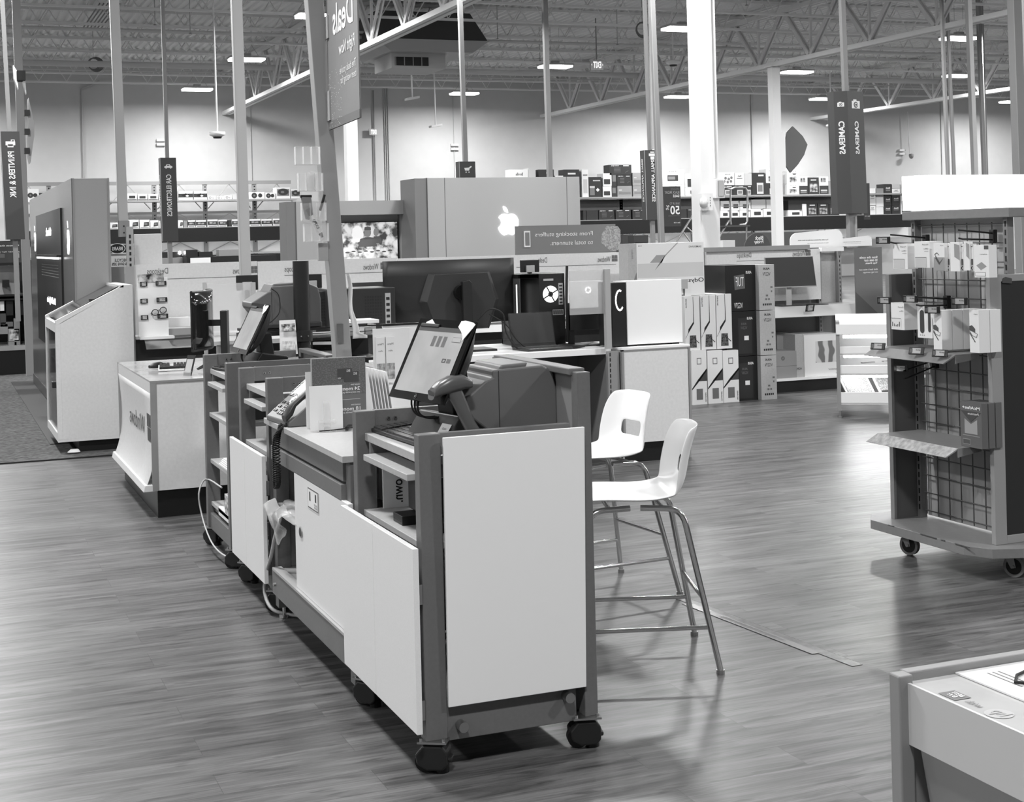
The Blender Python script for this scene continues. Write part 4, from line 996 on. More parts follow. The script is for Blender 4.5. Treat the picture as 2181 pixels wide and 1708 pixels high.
def price_tag(loc, rz, label, w_=0.075, h_=0.035, tilt=0.0, grp='price tags on the wheeled display'):
    """face looks at local -y"""
    o = thing('price_tag', label, 'price tag', loc, rz, grp)
    T = Matrix.Rotation(tilt, 4, 'X')
    part('case', MB(T).m(BLACK).box(-w_/2, w_/2, 0, 0.008, 0, h_), o, 0.002)
    b = MB(T); v_ = Vector((0,0,1)); patch(b, (-0.006*w_/0.075 + w_*0.10, 0, h_/2), (1,0,0), v_, w_*0.58, h_*0.72, mat('tag_screen', 0.72, 0.3), 0.001)
    patch(b, (-w_*0.33, 0, h_/2), (1,0,0), v_, w_*0.2, h_*0.55, mat('tag_dim', 0.38, 0.3), 0.001)
    write(b, '$49.99', (w_*0.14, 0, h_*0.58), (1,0,0), v_, h_*0.25, w_*0.3, INK, 0, 'c', 0.0015)
    part('display', b, o); return o
SC_ = 0  # tags on the wheeled display: (pixel, plane x, label)
for (px, py, X, tl, lab) in ((1868, 737, 4.30, 0.7, 'price tag on the lip of the upper shelf, leftmost of three'), (1950, 747, 4.30, 0.7, 'price tag on the lip of the upper shelf, middle of three'), (2000, 752, 4.30, 0.7, 'price tag on the lip of the upper shelf, rightmost of three'),
        (1883, 640, 4.38, 0.0, 'small price tag standing free at the far left above the upper shelf'), (1938, 637, 4.36, 0.1, 'price tag above the carton with a bar chart picture'), (1985, 660, 4.34, 0.0, 'price tag hanging over the rounded earbud carton'),
        (2043, 642, 4.36, 0.0, 'price tag above the power adapter cartons'), (1880, 512, 4.36, 0.0, 'price tag on the long peg at the top left of the wheeled display'), (1918, 785, 4.36, 0.0, 'price tag hanging alone beneath the upper shelf')):
    p = onX(px, py, X); price_tag(p + Vector((0, 0, -0.017)), math.radians(-62), lab, tilt=-tl*0.5)
# pegs
PEG = mat('peg_black', 0.12, 0.3, metal=0.3)
def peg(px, py, px2, py2, X1, lab):
    a = onX(px, py, X1); c = onX(px2, py2, 4.632)
    o = thing('display_peg', lab, 'peg hook', c, 0, 'peg hooks'); d = a - c
    part('rod', MB().m(PEG).tube([(0, 0, 0), d], 0.0042, 8), o)
    part('rod', MB().m(PEG).tube([(0, 0, -0.03), (d.x*0.9, d.y*0.9, d.z*0.9 - 0.04), (d.x, d.y, d.z - 0.037)], 0.0042, 8), o)
    part('clip', MB().m(BLACK).box(-0.02, 0.004, -0.016, 0.016, -0.045, 0.018), o, 0.003)
peg(1897, 500, 1975, 507, 4.36, 'long black peg reaching left over the white product packs')
peg(2042, 490, 2118, 497, 4.36, 'long black peg at the upper right of the wire grid')
peg(1952, 633, 2020, 637, 4.36, 'black peg above the rounded earbud carton')
peg(1925, 790, 1995, 765, 4.36, 'bare peg beneath the upper shelf')

def pack(name, lab, cat, x, y, z, wx, wy, h, draw=None, m=WHITE2, grp=None, bev=0.001):
    """carton whose face looks at -X (y width wy) and whose end looks at -Y (x width wx)"""
    b = MB().m(m).box(0, wx, 0, wy, 0, h)
    if draw: draw(b, wx, wy, h)
    return solo(name, b, lab, cat, grp, (x, y, z), bevel=bev)
# product packs on the pegs: printed face looks at -X, narrow side at -Y
def px_pack(name, lab, x0, x1, y0, y1, Xf, dep, m=WHITE2, draw=None, grp=None, z0=None):
    xm = (x0 + x1)/2; a = onX(x0, (y0 + y1)/2, Xf); c = onX(x1, (y0 + y1)/2, Xf); w_ = a.y - c.y
    zb = onX(xm, y1, Xf).z if z0 is None else z0; h = onX(xm, y0, Xf).z - zb
    b = MB().m(m).box(0, w_, 0, dep, 0, h)
    if draw: draw(b, w_, h)
    return solo(name, b, lab, 'product pack', grp, (Xf, a.y, zb), -math.pi/2, bevel=0.001)
LINE = mat('pack_line', 0.35, 0.6); GP = mat('pack_grey', 0.62, 0.5); GP2 = mat('pack_grey_dark', 0.33, 0.5)
def d_office(b, w, h):
    patch(b, (w*0.42, 0, h*0.20), FX, FZ, w*0.75, h*0.36, mat('pack_pale', 0.80, 0.5)); patch(b, (w*0.42, 0, h*0.39), FX, FZ, w*0.75, h*0.015, LINE, 0.0015)
    write(b, 'Microsoft', (w*0.92, 0, h*0.88), FX, FZ, h*0.05, w*0.4, INKG, 0, 'l'); write(b, 'Office', (w*0.92, 0, h*0.72), FX, FZ, h*0.05, w*0.3, INKG, 0, 'l'); write(b, 'Home', (w*0.92, 0, h*0.62), FX, FZ, h*0.04, w*0.25, INKG, 0, 'l')
def d_hub(b, w, h):
    patch(b, (w/2, 0, h*0.25), FX, FZ, w, h*0.48, GP); b.m(GP2)
    b.prism([(w*0.15, -0.001, h*0.45), (w*0.5, -0.001, h*0.22), (w*0.58, -0.001, h*0.30), (w*0.22, -0.001, h*0.53)], (0, -0.0008, 0)); b.prism([(w*0.5, -0.001, h*0.22), (w*0.8, -0.001, h*0.40), (w*0.84, -0.001, h*0.46), (w*0.55, -0.001, h*0.30)], (0, -0.0008, 0))
    b.tube([(w*0.2, -0.002, h*0.5), (w*0.12, -0.002, h*0.6), (w*0.3, -0.002, h*0.66), (w*0.5, -0.002, h*0.58)], 0.0015, 5)
    write(b, 'HUB', (w*0.9, 0, h*0.92), FX, FZ, h*0.04, w*0.25, INKG, 0, 'l')
def d_cable(b, w, h):
    patch(b, (w/2, 0, h*0.34), FX, FZ, w*0.9, h*0.22, GP2); patch(b, (w/2, 0, h*0.12), FX, FZ, w, h*0.2, mat('pack_pale', 0.8)); b.m(INK).bar((w*0.1, -0.002, h*0.05), (w*0.8, -0.002, h*0.2), 0.0015, 0.004); b.bar((w*0.1, -0.002, h*0.2), (w*0.8, -0.002, h*0.04), 0.0015, 0.004)
    patch(b, (w/2, 0, h*0.9), FX, FZ, w*0.7, h*0.03, INKG)
def d_diag(b, w, h): poly(b, (0, 0, 0), FX, FZ, [(w*0.45, h*0.95), (w, h*0.9), (w, h*0.38), (w*0.45, h*0.5)], GP)
def d_device(b, w, h):
    poly(b, (w*0.5, 0, h*0.35), FX, FZ, [(-w*0.35, 0), (w*0.05, -h*0.12), (w*0.35, h*0.02), (-w*0.02, h*0.13)], GP, 0.001, True); patch(b, (w*0.42, 0, h*0.1), FX, FZ, w*0.7, h*0.12, INKG, 0.001); patch(b, (w*0.42, 0, h*0.1), FX, FZ, w*0.66, h*0.10, WHITE2, 0.0015)
    patch(b, (w*0.85, 0, h*0.93), FX, FZ, w*0.3, h*0.12, GP2, 0.001); write(b, 'adapter', (w*0.9, 0, h*0.72), FX, FZ, h*0.04, w*0.5, INKG, 0, 'l')
px_pack('software_pack', 'white software pack with a square code panel, hanging far left on the top pegs', 1902, 1933, 519, 573, 4.40, 0.06, draw=d_office)
px_pack('software_pack', 'white software pack, the second from the left on the top pegs', 1948, 1980, 514, 570, 4.42, 0.08, draw=d_office)
px_pack('adapter_pack', 'white and grey pack picturing a hub with a looped lead, on the top pegs', 1989, 2012, 518, 577, 4.42, 0.03, draw=d_hub)
px_pack('cable_pack', 'narrow pack with a black crossed cable picture, beside the hub pack', 2013, 2023, 519, 578, 4.44, 0.03, draw=d_cable)
px_pack('adapter_pack', 'tall white pack with a grey slanted corner, in the middle of the top pegs', 2024, 2044, 516, 578, 4.43, 0.02, draw=d_diag)
px_pack('cable_pack', 'narrow pack with a crossed cable picture, between the two slanted-corner packs', 2045, 2052, 519, 578, 4.44, 0.02, draw=d_cable)
px_pack('adapter_pack', 'white pack with a grey slanted corner, right of its twin on the top pegs', 2053, 2065, 514, 576, 4.43, 0.02, draw=d_diag)
px_pack('cable_pack', 'narrow pack with a crossed cable picture, rightmost of the three of its kind', 2066, 2073, 519, 578, 4.44, 0.02, draw=d_cable)
px_pack('adapter_pack', 'large tilted white pack picturing a long adapter, rightmost on the top pegs', 2075, 2106, 522, 591, 4.36, 0.045, draw=d_device)
# packs on the upper shelf
def d_chart(b, w, h):
    patch(b, (w*0.4, 0, h*0.21), FX, FZ, w*0.72, h*0.42, WHITE, 0.001); patch(b, (w*0.4, 0, h*0.42), FX, FZ, w*0.72, h*0.015, LINE, 0.0015)
    for k, hh in enumerate((0.16, 0.10, 0.06, 0.09, 0.18)): patch(b, (w*(0.12 + 0.13*k), 0, h*(0.12 + hh/2)), FX, FZ, w*0.05, h*hh, INK, 0.0015)
    write(b, 'Microsoft', (w*0.95, 0, h*0.85), FX, FZ, h*0.05, w*0.4, INKG, 0, 'l'); write(b, 'Office', (w*0.95, 0, h*0.7), FX, FZ, h*0.05, w*0.3, INKG, 0, 'l')
def d_earbud(b, w, h):
    for (cx_, r) in ((w*0.33, w*0.15), (w*0.83, w*0.09)):
        poly(b, (cx_, 0, h*0.52), FX, FZ, [(r*math.cos(a*0.2618), (h*0.26 if math.sin(a*0.2618) > 0 else -h*0.26) + r*math.sin(a*0.2618)) for a in range(24)], mat('earbud_dark', 0.27, 0.3))
    for k in range(3): oval(b, (w*(0.2 + 0.13*k), 0, h*0.09), FX, FZ, w*0.03, w*0.03, GP, 0.001, 10)
def d_power(b, w, h):
    b.m(GP2).prism([(w*0.02, -0.001, h*0.52), (w*0.6, -0.001, h*0.47), (w*0.62, -0.001, h*0.56), (w*0.3, -0.001, h*0.64), (w*0.02, -0.001, h*0.62)], (0, -0.001, 0))
    b.tube([(w*0.5, -0.0015, h*0.48), (w*0.85, -0.0015, h*0.44), (w*0.75, -0.0015, h*0.36), (w*0.3, -0.0015, h*0.4), (0.002, -0.0015, h*0.5)], 0.0012, 5); b.tube([(0.002, -0.0015, h*0.46), (w*0.6, -0.0015, h*0.25)], 0.0022, 5)
    write(b, 'insignia', (w*0.9, 0, h*0.9), FX, FZ, h*0.03, w*0.4, INKG, 0, 'l')
px_pack('software_pack', 'white carton with a bar chart picture above the upper shelf', 1898, 1926, 645, 702, 4.38, 0.12, draw=d_chart)
px_pack('earbud_pack', 'rounded white carton with two dark pill-shaped windows', 1954, 1985, 653, 720, 4.40, 0.05, draw=d_earbud)
Zs = 1.047
first = None
for k in range(4):
    o = px_pack('power_adapter_pack', 'white power adapter carton on the upper shelf, %s of four from the front' % ORD[k], 1988, 2006, 661, 742, 4.37, 0.058, draw=d_power if k == 0 else None, z0=Zs)
    o.location.x += 0.062*k
px_pack('power_adapter_pack', 'white power adapter carton standing right by the end frame', 2065, 2085, 660, 742, 4.40, 0.06, draw=d_power, z0=Zs)
px_pack('power_adapter_pack', 'white carton directly behind the one that stands by the end frame', 2065, 2085, 660, 742, 4.40, 0.06, z0=Zs).location.x += 0.064
# boxed software on the lower shelf
def d_mc(b, w, h):
    poly(b, (w*0.5, 0, h*0.5), FX, FZ, [(-w*0.3, h*0.13), (0, 0.02*h), (w*0.3, h*0.13), (w*0.3, -h*0.2), (-w*0.3, -h*0.2)], GP)
    poly(b, (w*0.5, 0, h*0.5), FX, FZ, [(-w*0.48, h*0.3), (w*0.48, h*0.3), (0, h*0.06)], mat('mc_dark', 0.30, 0.4), 0.0012)
    write(b, 'McAfee+', (w*0.52, 0, h*0.88), FX, FZ, h*0.07, w*0.82, INKW, 0.02); write(b, 'Premium', (w*0.62, 0, h*0.75), FX, FZ, h*0.05, w*0.5, INKW)
    patch(b, (w*0.5, 0, h*0.26), FX, FZ, w*0.8, h*0.012, GP, 0.001); patch(b, (w*0.28, 0, h*0.12), FX, FZ, w*0.35, h*0.12, GP, 0.001); patch(b, (w*0.28, 0, h*0.12), FX, FZ, w*0.32, h*0.10, GP2, 0.0015)
MC = mat('mcafee_box', 0.40, 0.35)
def mc(lab, k): px_pack('security_software_box', lab, 2046, 2091, 857, 950, 4.42, 0.035, MC, d_mc if k == 0 else None, None, 0.607).location.x += 0.04*k
mc('dark grey lettered software box on the lower shelf, frontmost of three', 0)
mc('dark grey software box on the lower shelf, middle of three', 1)
mc('dark grey software box on the lower shelf, rearmost of three', 2)

# ================================================================== CORNER DISPLAY TABLE, lower right
ZC = 0.82
A0 = onZ(1893, 1446, ZC); TOPC = stuff_print('table_film', 0.70, 0.76, 5, rough=0.12)
t = thing('demo_table', 'white-topped laptop display table cut off by the lower right corner, with printed logos', 'table', (A0.x, A0.y, 0))
FRC = mat('table_frame', 0.53, 0.4)
for x, y in ((0, -0.03),): part('post', MB().m(FRC).box(x, x + 0.03, y, y + 0.03, 0, ZC + 0.012), t, 0.003)
part('back_rim', MB().m(FRC).box(0.031, 1.6, -0.012, 0.012, ZC - 0.05, ZC + 0.011), t, 0.003)
b = MB().m(TOPC).box(0.022, 1.6, -1.0, -0.012, ZC - 0.06, ZC - 0.006)
o1 = Vector((0.14, -0.14, ZC - 0.006))
U2, V2 = Vector((0, -1, 0)), Vector((1, 0, 0))
def top_at(px, py): return onZ(px, py, ZC - 0.006) - A0 + Vector((0, 0, ZC))
pc = top_at(2033, 1482); pc.z = ZC - 0.006
patch(b, pc, U2, V2, 0.045, 0.035, INKG, 0.001); write(b, 'BEST', pc + V2*0.007, U2, V2, 0.01, 0.028, INKW, 0.01, 'c', 0.002); write(b, 'BUY', pc - V2*0.006, U2, V2, 0.009, 0.022, INKW, 0.01, 'c', 0.002)
pc = top_at(2077, 1501); pc.z = ZC - 0.006; write(b, 'with', pc, U2, V2, 0.016, 0.036, INKG)
pc = top_at(2128, 1521); pc.z = ZC - 0.006
HPG = mat('hp_grey', 0.66, 0.5)
oval(b, pc, U2, V2, 0.024, 0.024, HPG, 0.001, 28); write(b, 'hp', pc, Vector((-0.02,-1,0)), V2, 0.036, 0.028, TOPC, 0.0, 'c', 0.002)
part('tabletop', b, t)
part('front_skirt', MB().m(mat('table_skirt', 0.74, 0.4)).box(0.018, 0.024, -1.0, -0.03, ZC - 0.11, ZC - 0.002), t)
# sloping side board
part('sloping_board', MB().m(mat('table_side', 0.62, 0.45)).prism([(0.03, -0.045, ZC - 0.11), (0.03, -1.0, ZC - 0.11), (0.14, -1.0, 0.1), (0.14, -0.045, 0.1)], (0.004, 0, 0)), t)
part('back_board', MB().m(FRC).box(0.03, 1.6, -0.02, 0.0, 0.0, ZC - 0.06), t)
pa = top_at(2035, 1436); pa.z = ZC - 0.004
b = MB().m(mat('mat_sheet', 0.86, 0.3)).prism([(pa.x, pa.y, 0), (pa.x + 0.5, pa.y, 0), (pa.x + 0.5, pa.y - 0.6, 0), (pa.x, pa.y - 0.6, 0)], (0, 0, 0.003)); 
b.m(INKG)
for k in range(3): b.box(pa.x + 0.045 + 0.012*k, pa.x + 0.048 + 0.012*k, pa.y - 0.12, pa.y - 0.03, 0.003, 0.0034)
solo('counter_mat', b, 'white printed mat lying on the lower right table', 'mat', None, (A0.x, A0.y, ZC - 0.005))
q = onZ(2162, 1455, ZC)
b = MB().m(MATB).tube([(0.08, 0.05, 0.0), (0.03, 0.03, 0.0), (0.0, 0.0, 0.0), (0.012, -0.012, 0.0), (0.06, -0.02, 0.0), (0.2, -0.03, 0.0)], 0.0028, 8); solo('security_cable', b, 'thin black bent cable at the right edge of the lower right table', 'cable', None, (q.x, q.y, ZC + 0.002))
# ================================================================== MIDDLE OF THE STORE
def rect(x0, x1, yt, yb, Y):
    """world extent on the plane Y of a rectangle measured in the photograph"""
    xm, ym = (x0 + x1)/2, (yt + yb)/2
    return onY(x0, ym, Y).x, onY(x1, ym, Y).x, onY(xm, yb, Y).z, onY(xm, yt, Y).z
def fbox(mb, x0, x1, yt, yb, Y, dep, material=None, z0=None):
    a, c, zb, zt = rect(x0, x1, yt, yb, Y)
    if z0 is not None: zb = z0
    if material: mb.m(material)
    mb.box(a, c, Y, Y + dep, zb, zt); return a, c, zb, zt
def fsolo(name, label, cat, x0, x1, yt, yb, Y, dep, m, draw=None, grp=None, z0=None, bevel=0.003):
    a, c, zb, zt = rect(x0, x1, yt, yb, Y)
    if z0 is not None: zb = z0
    b = MB().m(m).box(0, c - a, 0, dep, 0, zt - zb)
    if draw: draw(b, c - a, zt - zb)
    return solo(name, b, label, cat, grp, (a, Y, zb), bevel=bevel)
TRIM = mat('edge_trim', 0.56, 0.4); PANELW = mat('panel_white', 0.86, 0.45, noise=0.015, nscale=50); KICK = mat('kick_black', 0.10, 0.35)

# ---- logo display box
t = thing('display_box', 'white lettered display box with a black plinth, left of the carts', 'display box', (1.20, 8.86, 0))
W, D, H = 1.05, 1.62, 0.82
part('plinth', MB().m(KICK).box(0.03, W, 0.02, D, 0, 0.165), t, 0.002)
part('side_board', MB().m(PANELW).box(0.02, W, 0.0, 0.02, 0.165, H - 0.01), t)
b = MB().m(TRIM)
b.box(0.0, 0.035, -0.004, 0.02, 0.165, H - 0.0125); b.box(0.0, 0.02, D - 0.02, D, 0.165, H); b.box(0.0, W, -0.004, 0.006, H - 0.012, H + 0.001)
part('edge_strip', b, t)
part('tabletop', MB().m(TOPC).box(0.0, W, 0.0, D, H - 0.01, H), t)
part('top_rail', MB().m(PANELW).box(0.0, 0.012, 0.02, D, H - 0.075, H - 0.01), t)
def conc(u, v):
    z = 0.165 + (H - 0.24)*v; x = 0.002 + 0.016*math.sin(math.pi*min(1, v)) - 0.05*(1 - v)**6; return (x, 0.02 + (D - 0.04)*u, z)
part('curved_front', MB().m(PANELW).sheet(conc, 4, 14), t, solid=0.004)
part('front_lip', MB().m(PANELW).prism([(-0.055, 0.0, 0.16), (0.03, 0.0, 0.16), (0.03, 0.0, 0.2), (-0.045, 0.0, 0.20)], (0, D, 0)), t, 0.003)
b = MB(); oz = 0.47
xx = 0.075
lg = mat('logo_grey', 0.30, 0.5)
for (ya, za) in ((0.085, 0.565), (0.21, 0.565), (0.085, 0.478), (0.21, 0.478)):
    x1 = conc(0, (za - 0.165)/(H - 0.24))[0] - 0.0035; patch(b, (x1, ya, za), SX, FZ, 0.115, 0.08, lg, 0.001)
write(b, 'Windows', (0.012, 0.74, 0.515), SX, FZ, 0.11, 0.72, lg, 0.0)
part('logo', b, t)
# things on it
b = MB().m(BLACK); loft(b, [((0, 0, 0.012), (0, 0.018, 0), (0, 0, 0.01)), ((0.03, 0, 0.018), (0, 0.03, 0), (0, 0, 0.018)), ((0.075, 0, 0.02), (0, 0.032, 0), (0, 0, 0.02)), ((0.115, 0, 0.013), (0, 0.02, 0), (0, 0, 0.011))])
q = onZ(322, 788, 0.82); solo('computer_mouse', b, 'black mouse on the lettered display box', 'mouse', None, (q.x - 0.01, q.y, 0.829), 0.3)
q = onZ(338, 792, 0.82)
keyboard((q.x + 0.10, q.y - 0.02, 0.821), 1.42, 'compact keyboard with black keys and a pale base on the lettered display box', rows=4, cols=9, L=0.21, Dp=0.17, basem=PANELW, slope=0.10, name='compact_keyboard', keyh=0.014)
q = onZ(398, 800, 0.82)
t = thing('phone_stand', 'small phone-sized display tag standing on the lettered box', 'display tag', (q.x, q.y, 0.82), -0.9)
T = Matrix.Rotation(-0.35, 4, 'X'); b = MB(T).m(BLACK).box(-0.032, 0.032, 0, 0.008, 0, 0.13); patch(b, (0, 0, 0.062), FX, FZ, 0.05, 0.085, mat('tag_screen', 0.72), 0.001); part('body', b, t, 0.002)
part('foot', MB().m(CLR).box(-0.03, 0.03, 0, 0.07, 0, 0.03), t)
b = MB().m(MATB)
for k in range(3): b.tube([(0, 0.02*k, 0.01), (0.08, 0.03 + 0.02*k, 0.03 + 0.01*k), (0.16, 0.0 + 0.03*k, 0.01), (0.22, 0.05, 0.008)], 0.004, 6)
q = onZ(420, 790, 0.82); solo('security_cable', b, 'tangle of black leads behind the phone-sized tag', 'cable', None, (q.x, q.y - 0.03, 0.822))
# curved monitor seen from the side
t = thing('curved_monitor', 'glossy curved monitor turned sideways on a black post stand, behind the lettered display box', 'monitor', (1.80, 9.62, 0.82), 0)
def cm(u, v):
    a = (u - 0.5)*0.95; r = 0.62; return (0.02 + 0.0*u - 0.12 - r*(1 - math.cos(a))*1.0, r*math.sin(a), 0.13 + 0.37*v)
T = Matrix.Rotation(-0.35, 4, 'Z')
part('screen', MB(T).m(mat('curved_gloss', 0.10, 0.08)).sheet(cm, 20, 4), t, solid=0.02)
part('bezel', MB(T).m(BLACK).tube([cm(i/12, 0.0) for i in range(13)], 0.012, 6).tube([cm(i/12, 1.0) for i in range(13)], 0.012, 6), t)
part('neck', MB(T).m(BLACK).box(-0.11, 0.0, -0.02, 0.02, 0.27, 0.31), t)
part('stand_post', MB(T).m(BLACK).box(-0.03, 0.015, -0.045, 0.045, 0.01, 0.37), t, 0.004)
part('stand_foot', MB(T).m(BLACK).box(-0.12, 0.06, -0.12, 0.12, 0.0, 0.015), t, 0.004)

# ---- glass-lidded white kiosk
t = thing('display_cabinet', 'tall white display cabinet with a sloping glass lid and a glass door at its left', 'display cabinet', (0.905, 12.0, 0))
W, D = 0.60, 1.12
b = MB().m(PANELW)
b.prism([(0.035, 0, 0.115), (W, 0, 0.115), (W, 0, 1.30), (0.53, 0, 1.30), (0.035, 0, 1.035)], (0, 0.02, 0)); part('side_panel', b, t, 0.001)
b = MB().m(PANELW).prism([(0.035, D - 0.02, 0.115), (W, D - 0.02, 0.115), (W, D - 0.02, 1.30), (0.53, D - 0.02, 1.30), (0.035, D - 0.02, 1.035)], (0, 0.02, 0)).box(W - 0.02, W, 0.02, D - 0.02, 0.115, 1.3); part('side_panel', b, t)
part('base_board', MB().m(PANELW).box(0.0, W, 0, D, 0.095, 0.115), t)
part('plinth', MB().m(KICK).box(0.16, W - 0.02, 0.04, D - 0.04, 0, 0.095), t)
part('frame', MB().m(PANELW).box(0.0, 0.035, -0.002, 0.06, 0.115, 1.035).box(0.0, 0.035, D - 0.06, D, 0.115, 1.035).box(0.0, 0.035, 0.06, D - 0.06, 0.96, 1.035).box(0.0, 0.035, 0.06, D - 0.06, 0.115, 0.16), t)
GL = mat('cabinet_glass', 0.35, 0.05, alpha=0.55, spec=0.9)
part('glass_door', MB().m(GL).box(0.012, 0.018, 0.06, D - 0.06, 0.16, 0.96), t)
part('lid_frame', MB().m(PANELW).prism([(0.035, 0, 1.03), (0.0, 0, 1.03), (0.0, 0, 1.055), (0.53, 0, 1.32), (0.53, 0, 1.30)], (0, 0.05, 0)).prism([(0.035, D - 0.05, 1.03), (0.0, D - 0.05, 1.03), (0.0, D - 0.05, 1.055), (0.53, D - 0.05, 1.32), (0.53, D - 0.05, 1.30)], (0, 0.05, 0)).box(0.50, W, 0.0, D, 1.30, 1.32), t)
part('lid_glass', MB().m(mat('lid_glass', 0.45, 0.05, alpha=0.6, spec=1.0)).prism([(0.03, 0.05, 1.055), (0.03, D - 0.05, 1.055), (0.50, D - 0.05, 1.295), (0.50, 0.05, 1.295)], (0, 0, 0.004)), t)
part('lid_bar', MB().m(BLACK).bar((0.10, 0.10, 1.10), (0.52, 0.10, 1.315), 0.012, 0.01).m(DGREY).bar((0.10, 0.14, 1.095), (0.48, 0.14, 1.29), 0.03, 0.006), t)
part('lock', MB().m(BLACK).box(0.27, 0.31, 0.06, 0.13, 1.18, 1.215).m(STEEL).cyl((0.30, 0.05, 1.185), (0,1,0), 0.008, 0.03, 8), t, 0.002)
part('door_handle', MB().m(BLACK).box(-0.03, 0.012, 0.07, 0.13, 0.52, 0.57), t, 0.004)
part('inner_shelf', MB().m(MGREY).box(0.04, W - 0.03, 0.03, D - 0.03, 0.70, 0.71), t)
b = MB().m(PAPER); loft(b, [((0, 0, 0.01), (0.05, 0, 0), (0, 0.04, 0)), ((0.005, 0, 0.03), (0.03, 0, 0), (0, 0.03, 0))]); solo('crumpled_paper', b, 'scrap of crumpled white paper by the plinth of the white cabinet', 'paper', None, (1.02, 12.0 - 0.02, 0.006))

# ---- grey tower with lit fruit logos and two lit words
def apple_logo(mb, o, u, v, s, material):
    B = [(0.0,0.42),(0.10,0.47),(0.24,0.48),(0.36,0.40),(0.42,0.30)]
    body = [(0.0,0.27),(0.12,0.32),(0.26,0.31),(0.36,0.25),(0.42,0.18),(0.33,0.09),(0.29,-0.02),(0.32,-0.14),(0.40,-0.22),(0.45,-0.25),(0.38,-0.40),(0.28,-0.52),(0.19,-0.56),(0.10,-0.54),(0.0,-0.50),
            (-0.10,-0.54),(-0.19,-0.56),(-0.28,-0.50),(-0.40,-0.32),(-0.46,-0.10),(-0.45,0.08),(-0.37,0.23),(-0.25,0.31),(-0.12,0.32)]
    poly(mb, o, u, v, [(a*s, b_*s) for a, b_ in body], material, 0.001, True)
    leaf = [(0.0, 0.37), (0.02, 0.50), (0.10, 0.60), (0.21, 0.65), (0.20, 0.54), (0.13, 0.43)]
    poly(mb, o, u, v, [(a*s, b_*s) for a, b_ in leaf], material, 0.001, True)
TOW = mat('tower_grey', 0.62, 0.30, noise=0.01, nscale=200); TOWS = mat('tower_side', 0.50, 0.22, metal=0.35)
LOGOW = mat('logo_glow', 1.0, 0.5, emit=5.0)
t = thing('display_tower', 'tall grey freestanding tower with two glowing logos and a black lit-word panel on its side', 'display tower', (1.15, 13.0, 0))
W, D, H = 0.30, 5.6, 2.225
part('body', MB().m(TOW).box(0.0, W, 0.0, D, 0.0, H), t, 0.004)
part('corner_strip', MB().m(TRIM).box(-0.004, 0.012, -0.006, 0.02, 0.0, H).box(W - 0.012, W + 0.004, -0.006, 0.02, 0, H), t)
b = MB().m(TOWS).box(-0.012, 0.0, 0.0, D, 0.0, H); part('side_cladding', b, t)
b = MB().m(mat('tower_black_panel', 0.14, 0.35)).box(-0.03, -0.012, 1.0, 4.3, 0.62, 2.0)
LW = mat('lit_letters', 1.0, 0.5, emit=2.5)
write(b, 'thinnk', (-0.03, 2.45, 1.80), SX, FZ, 0.085, 0.75, LW, 0.03); write(b, 'Mullidgirie', (-0.03, 2.3, 1.10), SX, FZ, 0.085, 1.1, LW, 0.03)
part('lit_word_panel', b, t)
b = MB().m(LW).box(-0.06, -0.045, 1.05, 3.85, 1.525, 1.545).m(BLACK).box(-0.07, -0.03, 1.0, 3.9, 1.545, 1.565); part('light_bar', b, t)
b = MB().m(mat('peg_dots', 0.55, 0.6))
for i in range(5):
    for j in range(26): b.box(-0.0325, -0.030, 1.35 + 0.085*j, 1.375 + 0.085*j, 1.46 - 0.028*i, 1.466 - 0.028*i)
part('peg_strip', b, t)
b = MB()
apple_logo(b, (-0.013, 0.42, 1.71), SX, FZ, 0.25, LOGOW); apple_logo(b, (-0.013, 4.78, 1.74), SX, FZ, 0.25, LOGOW); part('glowing_logo', b, t)
part('plinth', MB().m(mat('tower_plinth', 0.33, 0.35)).box(-0.02, W, -0.01, D, 0.0, 0.12), t)
solo('floor_mat', MB().m(mat('dark_mat', 0.20, 0.6)).box(0, 0.24, 0, 6.2, 0.006, 0.012), 'dark smooth mat on the carpet along the foot of the grey tower', 'mat', None, (0.885, 12.6, 0))

# ---- long display row (desktops) at Y = 12.6
t = thing('display_row', 'long white display row whose headers name desktops, running behind the monitors', 'display fixture', (1.55, 12.6, 0))
X1 = 6.15 - 1.55
part('kick_panel', MB().m(KICK).box(0, X1, 0.02, 0.06, 0, 0.12), t)
part('lower_front', MB().m(mat('row_dark', 0.30, 0.5)).box(0.03, X1, 0.10, 0.13, 0.12, 0.86), t)
part('shelf_lip', MB().m(mat('row_lip', 0.55, 0.45)).prism([(0.12, 0.02, 0.84), (0.12, -0.10, 0.76), (0.12, -0.09, 0.755), (0.12, 0.03, 0.835)], (X1 - 0.12, 0, 0)), t)
part('shelf', MB().m(WHITE).box(0.05, X1, 0.0, 0.44, 0.84, 0.862), t)
part('end_post', MB().m(MGREY).box(-0.03, 0.04, -0.03, 0.03, 0, 1.46).m(INK).box(-0.031, -0.03, -0.01, 0.0, 0.3, 1.4), t)
b = MB().m(PANELW)
names = []
HY = 0.40
hb = part('header_panel', MB().m(PANELW).box(0.05, onY(548, 580, 13.0).x - 1.55, HY, HY + 0.03, 0.862, 1.468), t)
h2 = part('header_panel', MB().m(PANELW).box(onY(549, 580, 13.0).x - 1.55, onY(846, 580, 13.0).x - 1.55, HY, HY + 0.03, 0.862, 1.465), t)
h3 = part('header_panel', MB().m(PANELW).box(onY(849, 580, 13.0).x - 1.55, X1 + 0.2, HY, HY + 0.03, 0.862, 1.455), t)
LTX = mat('header_ink', 0.40, 0.6)
